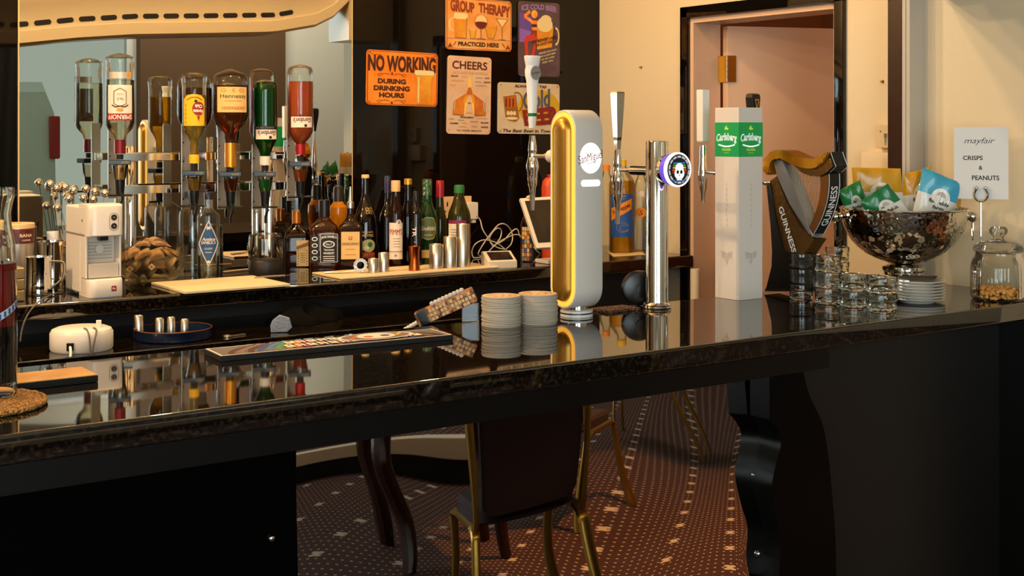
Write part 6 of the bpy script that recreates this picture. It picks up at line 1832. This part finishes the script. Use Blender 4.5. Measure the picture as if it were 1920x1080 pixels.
tr = thing('round_tray', 'dark blue round tray holding small steel cups', 'tray', (p.x, p.y, SH))
R = 0.104
MB().lathe([(0, 0.0005), (R * 0.97, 0.0005), (R, 0.004), (R * 1.01, 0.028), (R * 1.02, 0.0295), (R * 0.985, 0.028), (R * 0.965, 0.005), (0, 0.004)], pm('navy_tray', '10203c', 0.25), 56).obj('tray_body', tr)
MB().tube([(1.013 * R * cos(2 * pi * i / 56), 1.013 * R * sin(2 * pi * i / 56), 0.0295) for i in range(56)], 0.0016, pm('tray_rim_copper', 'b4764a', 0.3, 0.8), 6, closed=True).obj('rim', tr)
for px, hw, top, wh in ((260, 9.5, 592, 'at the hub end'), (299, 8.5, 597, 'second along'), (321, 8, 595, 'third along'), (346, 8, 599, 'at the far end')):
    q = on(px, 632 - 0.05 * (px - 260), SH + 0.005); cup('small steel cup in the blue tray, ' + wh, px, 632 - 0.05 * (px - 260), hw, top, name='steel_cup', z=SH + 0.0046, cat='cup')
# dark bar cloth heap with a pale blue sponge
p = on(575, 606, SH)
b = MB(); N = 26; vs = []; rn = random.Random(21)
for j in range(9):
    for i in range(N):
        a = 2 * pi * i / N; k = j / 8
        rr = (0.13 + 0.022 * sin(3 * a + 1) + 0.012 * sin(7 * a)) * cos(k * pi / 2) ** 0.8
        z = (0.036 + 0.018 * sin(2 * a + 0.6)) * sin(k * pi / 2) + 0.006 * sin(5 * a + 6 * k) * (j > 0)
        vs.append((rr * cos(a) * 0.9, rr * sin(a) * 0.46, max(0.001, z)))
b.add(vs, [[j * N + i, j * N + (i + 1) % N, (j + 1) * N + (i + 1) % N, (j + 1) * N + i] for j in range(8) for i in range(N)] + [[8 * N + i for i in range(N)]], pm('black_cloth', '030304', 0.9, bump=(40, 0.2), spec=0.1), True)
o = b.obj('bar_cloth', loc=(p.x, p.y + 0.02, SH), sharp=60); tag(o, 'crumpled black bar cloth on the worktop below the counter', 'cloth')
p = on(525, 622, SH); s = mpp(p)
poly = [(-20, 0), (10, 0), (19, 8), (14, 26), (-4, 32), (-17, 22), (-21, 12)]
o = MB().prism([(u * s, v * s) for u, v in poly], pm('pale_blue_pad', '8d9bb4', 0.7, bump=(120, 0.4)), lambda u, v: (u, -0.008, v + 0.001), lambda u, v: (u, 0.008, v + 0.001), 0.003).obj('scouring_pad', loc=(p.x, p.y - 0.012, SH), rz=face(p)); tag(o, 'pale blue scouring pad leaning on the black cloth', 'pad')
p = on(443, 630, SH)
o = thing('bottle_opener', 'small steel bottle opener beside the blue tray', 'opener', (p.x, p.y, SH), 0.2)
MB().box(-0.02, 0.03, -0.005, 0.005, 0.0005, 0.004, M_steel, 0.001).obj('handle', o)
MB().tube([(-0.03 + 0.011 * cos(2 * pi * i / 20), 0.011 * sin(2 * pi * i / 20), 0.003) for i in range(20)], 0.0022, M_steel, 6, closed=True).obj('opener_ring', o)
# thin grey lead hanging off the counter edge
P = [tuple(on(118, 548) + Vector((0, 0, 0.004))), tuple(on(95, 556) + Vector((0, 0, 0.004))), tuple(onY(72, 566, KF - 0.006)), tuple(onY(52, 590, KF - 0.012)), tuple(onY(42, 615, KF - 0.012)), tuple(onY(38, 640, KF - 0.012))]
tag(MB().tube(spline(P, 6), 0.0022, pm('grey_cable', '6a625a', 0.5), 8).obj('power_lead'), 'grey power lead hanging over the counter edge by the milk jug', 'cable')
# ================================================================ TIN SIGNS ON THE GLOSS WALL
def sign(label, tl, tr, br, bl, bgmat, fn):
    Ys = YB - 0.006
    P = [onY(x, y, Ys) for x, y in (tl, tr, br, bl)]
    c = (P[0] + P[1] + P[2] + P[3]) / 4
    ux = ((P[1] - P[0]) + (P[2] - P[3])) / 2; uz = ((P[0] - P[3]) + (P[1] - P[2])) / 2
    w, h = ux.length, uz.length
    rot = atan2(ux.z, ux.x)
    o = thing('tin_sign', label, 'sign', (c.x, Ys, c.z))
    o.rotation_euler = (0, -rot, 0)
    pts = []
    r = 0.012
    for cx, cz, a in ((w / 2 - r, -h / 2 + r, -90), (w / 2 - r, h / 2 - r, 0), (-w / 2 + r, h / 2 - r, 90), (-w / 2 + r, -h / 2 + r, 180)):
        for k in range(6):
            t = radians(a + 18 * k); pts.append((cx + r * cos(t), cz + r * sin(t)))
    MB().prism(pts, bgmat, lambda u, v: (u, 0, v), lambda u, v: (u, 0.004, v), 0.001).obj('plate', o)
    A = Art(lambda u, v, hgt: (u * w, -0.0004 - hgt, v * h), 0.0003)
    A.w, A.h = w, h
    B = Art(lambda u, v, hgt: (u * w, -0.0004 - hgt, v * h), 0.0003)
    B.w, B.h = w, h
    fn(A, B)
    for sx in (-0.46, 0.46):
        for sz in (-0.45, 0.45): A.ell(sx, sz, 0.008, 0.008 * w / h, I_black, 3, 8)
    A.obj('picture', o); B.obj('lettering', o)
    return o
SP = lambda n, a, b_: pm(n, a, 0.4, spot=(9, b_, 0.42, 0.62))
beer = pm('sign_beer', 'c87812', 0.45, spot=(14, 'd69a30', 0.4, 0.65)); dbeer = pm('sign_dark_beer', 'a8501a', 0.45, spot=(12, 'd07a22', 0.4, 0.65))
foam = pm('sign_foam', 'd8c694', 0.45); glassl = pm('sign_glass_line', '8a5a36', 0.45); ink = pm('sign_dark_ink', '3a1610', 0.5); brick = pm('sign_brick_ink', '7e3016', 0.5)
lilac = pm('sign_lilac', '8a6fae', 0.45)
def s_nowork(A, B):
    A.line([(-0.485, -0.48), (0.485, -0.48), (0.485, 0.48), (-0.485, 0.48)], 0.010, brick, 1, True)
    A.poly([(0.20, -0.47), (0.40, -0.47), (0.41, 0.02), (0.44, 0.05), (0.44, 0.13), (0.17, 0.13), (0.17, 0.05), (0.19, 0.02)], beer, 3); A.rrect(0.165, 0.08, 0.445, 0.17, 0.03, foam, 4)
    A.rect(0.215, -0.44, 0.235, 0.04, foam, 4)
    B.text('NO WORKING', -0.005, 0.265, 0.95, 0.30, ink, 2, bold=0.045)
    for t, v, w in (('DURING', -0.06, 0.39), ('DRINKING', -0.19, 0.50), ('HOURS', -0.315, 0.35)): B.text(t, -0.15, v, w, 0.095, ink, 2, bold=0.05)
    for v, k in ((0.055, 1), (-0.43, -1)):
        for sx in (-1, 1):
            A.arc(-0.15 + sx * 0.09, v, 0.055, 0.025, 0.008, brick, 2, 0, 200 if sx > 0 else 180, 10); A.arc(-0.15 + sx * 0.17, v, 0.03, 0.022, 0.008, brick, 2, 0, 300, 10)
        A.ell(-0.15, v + 0.025 * k, 0.015, 0.03, brick, 2, 10)
    for sx in (-1, 1): A.arc(sx * 0.38, 0.44, 0.06, 0.025, 0.008, brick, 2, 180, 360, 8)
sign('orange tin sign about no working during drinking hours', (688, 93), (821, 100), (820, 201), (686, 195), SP('sign_orange', 'd9741c', 'e08a30'), s_nowork)
def s_group(A, B):
    A.line([(-0.485, -0.48), (0.485, -0.48), (0.485, 0.48), (-0.485, 0.48)], 0.008, brick, 1, True)
    B.text('GROUP', -0.255, 0.32, 0.36, 0.22, brick, 2, bold=0.05, warp=lambda x: (0.02 - 0.10 * x * 0 - 0.04 * x, 1.0 + 0.25 * (0.5 - x) - 0.1))
    B.text('THERAPY', 0.235, 0.31, 0.49, 0.22, brick, 2, bold=0.05, warp=lambda x: (-0.06 * x, 0.95 + 0.2 * x))
    A.line([(-0.48, -0.285), (0.48, -0.285)], 0.006, glassl, 1)
    A.poly([(-0.37, -0.27), (-0.20, -0.27), (-0.19, 0.13), (-0.375, 0.13)], beer, 2); A.rrect(-0.385, 0.09, -0.175, 0.21, 0.04, foam, 3); A.arc(-0.39, -0.02, 0.06, 0.13, 0.018, foam, 2, 80, 280, 12)
    A.line([(-0.37, -0.27), (-0.20, -0.27), (-0.19, 0.13)], 0.008, glassl, 3)
    A.poly([(-0.135, -0.27), (-0.07, -0.27), (-0.055, -0.12), (-0.15, -0.12)], beer, 2); A.line([(-0.155, -0.09), (-0.135, -0.27), (-0.07, -0.27), (-0.05, -0.09)], 0.007, glassl, 3)
    A.ell(0.025, 0.06, 0.095, 0.14, pm('sign_wineglass', 'eebf86', 0.4), 2); A.ell(0.025, 0.04, 0.09, 0.12, pm('sign_wine', '5a1414', 0.4), 3, 20, 180, 360); A.ell(0.025, 0.04, 0.09, 0.025, pm('sign_wine', '5a1414', 0.4), 3)
    A.rect(0.018, -0.27, 0.032, -0.07, glassl, 2); A.ell(0.025, -0.275, 0.075, 0.014, glassl, 3); A.arc(0.025, 0.06, 0.095, 0.14, 0.007, glassl, 4)
    A.poly([(0.13, -0.25), (0.22, -0.25), (0.265, -0.06), (0.26, -0.02), (0.10, -0.02), (0.095, -0.06)], beer, 2); A.line([(0.10, 0.0), (0.095, -0.06), (0.13, -0.26), (0.22, -0.26), (0.265, -0.06), (0.26, 0.0)], 0.007, glassl, 3)
    A.poly([(0.27, 0.13), (0.43, 0.13), (0.35, -0.02)], pm('sign_wineglass', 'eebf86', 0.4), 2); A.line([(0.25, 0.14), (0.45, 0.14), (0.35, -0.03)], 0.008, glassl, 3, True); A.rect(0.345, -0.27, 0.357, -0.03, glassl, 2); A.ell(0.35, -0.275, 0.06, 0.013, glassl, 2)
    B.text('PRACTICED HERE', -0.01, -0.385, 0.62, 0.085, I_black, 2, bold=0.035)
    for sx in (-1, 1):
        A.poly([(sx * 0.47, -0.44), (sx * 0.40, -0.46), (sx * 0.44, -0.37)], brick, 2); A.line([(sx * 0.39, -0.42), (sx * 0.35, -0.34)], 0.012, brick, 2)
sign('amber tin sign about group therapy with five drinks', (836, -6), (960, 3), (958, 97), (836, 92), SP('sign_amber', 'd4893e', 'dca262'), s_group)
def s_cheers(A, B):
    B.text('CHEERS', 0, 0.385, 0.80, 0.105, I_maroon, 2, bold=0.02)
    B.text('AROUND THE WORLD', 0, 0.288, 0.80, 0.034, pm('sign_tan_ink', 'c99a5e', 0.5), 2, bold=0.03)
    for sx in (-1, 1):
        A.poly([(sx * 0.03, 0.06), (sx * 0.10, 0.02), (sx * 0.33, -0.22), (sx * 0.36, -0.25), (sx * 0.10, -0.245), (sx * 0.015, 0.0)], pm('sign_beer_top', 'f0c060', 0.45), 2)
        A.poly([(sx * 0.06, 0.03), (sx * 0.35, -0.08), (sx * 0.36, -0.25), (sx * 0.12, -0.25), (sx * 0.10, -0.06)], dbeer, 2)
        A.poly([(sx * 0.02, 0.09), (sx * 0.10, 0.0), (sx * 0.14, -0.10), (sx * 0.08, -0.10), (sx * 0.005, 0.03)], beer, 3)
        A.line([(sx * 0.35, -0.08), (sx * 0.37, -0.25), (sx * 0.12, -0.26)], 0.012, glassl, 4)
        A.arc(sx * 0.385, -0.10, 0.055, 0.11, 0.02, pm('sign_handle', 'c8b49a', 0.45), 2, 0, 360, 16)
    A.poly([(-0.035, 0.05), (0.035, 0.05), (0.05, 0.15), (0.03, 0.235), (-0.02, 0.24), (-0.045, 0.16)], pm('sign_splash', 'e6b85a', 0.45), 3); A.poly([(-0.07, 0.01), (0.07, 0.01), (0.03, 0.10), (-0.03, 0.10)], dbeer, 4)
    rows = [('PROST', -0.34, 0.238, 0.16), ('SKAL', -0.12, 0.236, 0.13), ('SALUT', 0.22, 0.232, 0.16), ('CIN CIN', 0.40, 0.232, 0.10), ('A VOTRE SANTE', -0.28, 0.182, 0.30), ('KANPAI', 0.20, 0.178, 0.15), ('SLAINTE', 0.40, 0.178, 0.15), ('SALUD', -0.38, 0.125, 0.14), ('NA ZDRAVI', 0.25, 0.130, 0.24), ('YAMAS', 0.0, -0.10, 0.07), ('KIPPIS', 0.0, -0.225, 0.13),
            ('NOROC', -0.40, -0.31, 0.12), ('SPASIBO', -0.05, -0.285, 0.30), ('EGESZSEG', 0.30, -0.292, 0.22), ('TERVIST', -0.18, -0.322, 0.16), ('GANBEI', -0.34, -0.365, 0.18), ('SERK', -0.10, -0.358, 0.12), ('PROOST', 0.12, -0.338, 0.18), ('SAUDE', 0.36, -0.348, 0.18), ('ZIVELI', -0.15, -0.405, 0.18), ('TOPA', 0.12, -0.40, 0.14), ('SANTE', 0.36, -0.405, 0.16)]
    for i, (t, u, v, w) in enumerate(rows):
        B.text(t, u, v, w, 0.018 if i % 3 else 0.022, (I_black, pm('sign_tan_ink', 'c99a5e', 0.5), I_grey)[i % 3], 2, bold=0.03)
    B.text('TO YOUR HEALTH', 0, -0.455, 0.56, 0.020, I_black, 2, bold=0.02)
sign('cream tin sign headed cheers with two clinking beer mugs', (839, 104), (921, 108), (920, 253), (838, 250), SP('sign_cream', 'cca484', 'd4b296'), s_cheers)
def s_purple(A, B):
    A.poly([(-0.48, -0.05), (-0.10, 0.12), (-0.18, 0.30), (-0.48, 0.36)], pm('sign_violet', '5a4090', 0.45), 1); A.poly([(-0.48, -0.05), (-0.12, -0.02), (-0.20, 0.10), (-0.48, 0.14)], pm('sign_violet2', '7a58b4', 0.45), 2)
    for k in range(7):
        a = radians(20 + 24 * k); A.line([(0.0, 0.1), (0.46 * cos(a), 0.1 + 0.28 * sin(a))], 0.012, pm('sign_violet', '5a4090', 0.45), 1)
    B.text('ICE COLD BEER', 0.0, 0.405, 0.86, 0.075, lilac, 3, bold=0.04, warp=lambda x: (0.03 - 0.12 * x * x, 1))
    sk = pm('sign_skin', 'e2742a', 0.45, spot=(20, 'f09a4a', 0.45, 0.6))
    # seated figure in plain flat shapes
    A.ell(-0.12, 0.335, 0.075, 0.055, pm('sign_hair', 'e8a83a', 0.45), 2); A.ell(-0.105, 0.325, 0.042, 0.036, sk, 3)
    A.poly([(-0.20, 0.25), (-0.04, 0.25), (-0.06, 0.12), (-0.18, 0.12)], sk, 2); A.line([(-0.19, 0.24), (-0.36, 0.30), (-0.22, 0.37)], 0.045, sk, 2); A.rect(-0.19, 0.16, -0.05, 0.20, ink, 3)
    A.poly([(-0.19, 0.12), (-0.04, 0.12), (-0.02, 0.02), (-0.24, 0.02)], brick, 3); A.line([(-0.10, 0.03), (-0.33, 0.0), (-0.30, -0.28)], 0.075, pm('sign_red_leg', 'b8301a', 0.45), 3); A.line([(-0.06, 0.02), (-0.12, -0.10), (-0.20, -0.28)], 0.065, pm('sign_red_leg', 'b8301a', 0.45), 4)
    A.poly([(-0.06, -0.14), (0.30, -0.10), (0.34, 0.18), (-0.06, 0.18)], beer, 3); A.ell(0.13, 0.20, 0.19, 0.10, foam, 4); A.ell(0.16, 0.27, 0.13, 0.06, foam, 4); A.arc(0.40, 0.05, 0.07, 0.11, 0.03, foam, 3, -100, 100, 12)
    B.text('THE BREWERY LAGER', 0.12, 0.0, 0.62, 0.045, ink, 6, bold=0.04, rot=9); B.text('THE GOOD ONE', 0.10, -0.055, 0.42, 0.04, ink, 6, bold=0.04, rot=9)
    for k in range(4): B.text(('SERVED ICE COLD', 'AND ALWAYS FRESH', 'ALL DAY LONG', 'FOR YOU')[k], 0.20, -0.16 - 0.045 * k, 0.44 - 0.06 * k, 0.024, foam, 4, bold=0.02, rot=9)
    A.rect(-0.36, -0.42, 0.40, -0.34, pm('sign_violet_dark', '4a3340', 0.45), 2)
sign('purple tin sign with a seated figure and a frothing beer mug', (972, 2), (1050, 6), (1049, 145), (972, 142), SP('sign_purple', '40323c', '544048'), s_purple)
def s_cold(A, B):
    A.ell(0.16, 0.02, 0.34, 0.36, pm('sign_yellow_sun', 'c2981e', 0.45), 1, 36)
    B.text('ALWAYS ON TAP', 0.02, 0.435, 0.52, 0.060, I_maroon, 3, bold=0.04)
    B.text('Cold', 0.13, 0.19, 0.48, 0.36, pm('sign_navy', '3d4a6e', 0.45), 4, bold=0.03, shear=0.35, rot=10)
    B.text('BEER', 0.20, -0.15, 0.60, 0.34, pm('sign_deep_red', '7a1a1c', 0.45), 5, bold=0.06, rot=8, warp=lambda x: (0.0, 1.0 + 0.15 * x))
    B.text('The Best Beer in Town', -0.02, -0.44, 0.80, 0.065, I_black, 3, bold=0.02, shear=0.25)
    A.poly([(-0.42, 0.22), (-0.22, 0.26), (-0.16, -0.20), (-0.22, -0.27), (-0.34, -0.24), (-0.38, -0.18)], pm('sign_mug_line', '8a5a14', 0.45), 2)
    A.poly([(-0.40, 0.20), (-0.235, 0.235), (-0.215, 0.02), (-0.375, 0.0)], pm('sign_amber_red', 'b85a1a', 0.45), 3)
    for k in range(3): A.rect(-0.385 + 0.055 * k, 0.02, -0.36 + 0.055 * k, 0.19, pm('sign_amber_dark', '6e1f10', 0.45), 4)
    for k in range(3): A.ell(-0.34 + 0.05 * k, -0.10, 0.026, 0.045, pm('sign_cream2', 'dcc79a', 0.45), 4, 12)
    A.ell(-0.28, -0.20, 0.10, 0.03, pm('sign_cream2', 'dcc79a', 0.45), 4, 14)
    A.arc(-0.20, 0.12, 0.09, 0.19, 0.025, pm('sign_mug_line', '8a5a14', 0.45), 3, -70, 120, 14)
sign('pale tin sign about cold beer with a yellow disc and red lettering', (934, 154), (1050, 158), (1048, 252), (933, 250), SP('sign_pale', 'bfaa8c', 'ccb99c'), s_cold)
# ================================================================ PARTS OF PARTS
SUB = {'handle_badge': 'tap_handle', 'handle_band': 'tap_handle', 'handle_emblem': 'tap_handle', 'badge_print': 'badge_face', 'purple_ring': 'badge_mount', 'badge_rim': 'badge_mount',
       'logo': 'housing', 'green_band': 'housing', 'cap_outline': 'pillar_cap', 'pillar_face': 'pillar', 'button_panel': 'head', 'badge': 'drip_tray', 'spout': 'head', 'screen': 'housing', 'display': 'frame',
       'socket_hole': 'plate', 'key_barrel': 'plate', 'cable_boot': 'plug_body', 'measure_label': 'collar', 'drip_tube': 'spout', 'lever_bar': 'spout', 'label_band': 'label',
       'packet_print': 'packet', 'top_cover': 'frame', 'inlay_pattern': 'body', 'band': 'body', 'ring': 'handle_knob', 'side_seam': 'housing', 'side_vent': 'housing', 'port': 'hub_body', 'rim': 'tray_body'}
def stem_(o): return o.name.split('.')[0]
def WM(o):
    m = o.matrix_parent_inverse @ o.matrix_basis if o.parent else o.matrix_basis.copy()
    return WM(o.parent) @ m if o.parent else m
kids = {}
for o in bpy.data.objects:
    if o.parent is not None: kids.setdefault(o.parent.name, []).append(o)
for th, ch in kids.items():
    for o in ch:
        want = SUB.get(stem_(o))
        if not want or o.parent.type != 'EMPTY': continue
        sibs = [q for q in ch if stem_(q) == want and q is not o and q.parent.type == 'EMPTY']
        if not sibs: continue
        k = [q for q in ch if stem_(q) == stem_(o)].index(o) if stem_(o) == 'ring' else 0
        sib = sibs[min(k, len(sibs) - 1)]
        w = WM(o)
        o.matrix_parent_inverse = WM(sib).inverted() @ WM(o.parent) @ o.matrix_parent_inverse
        o.parent = sib
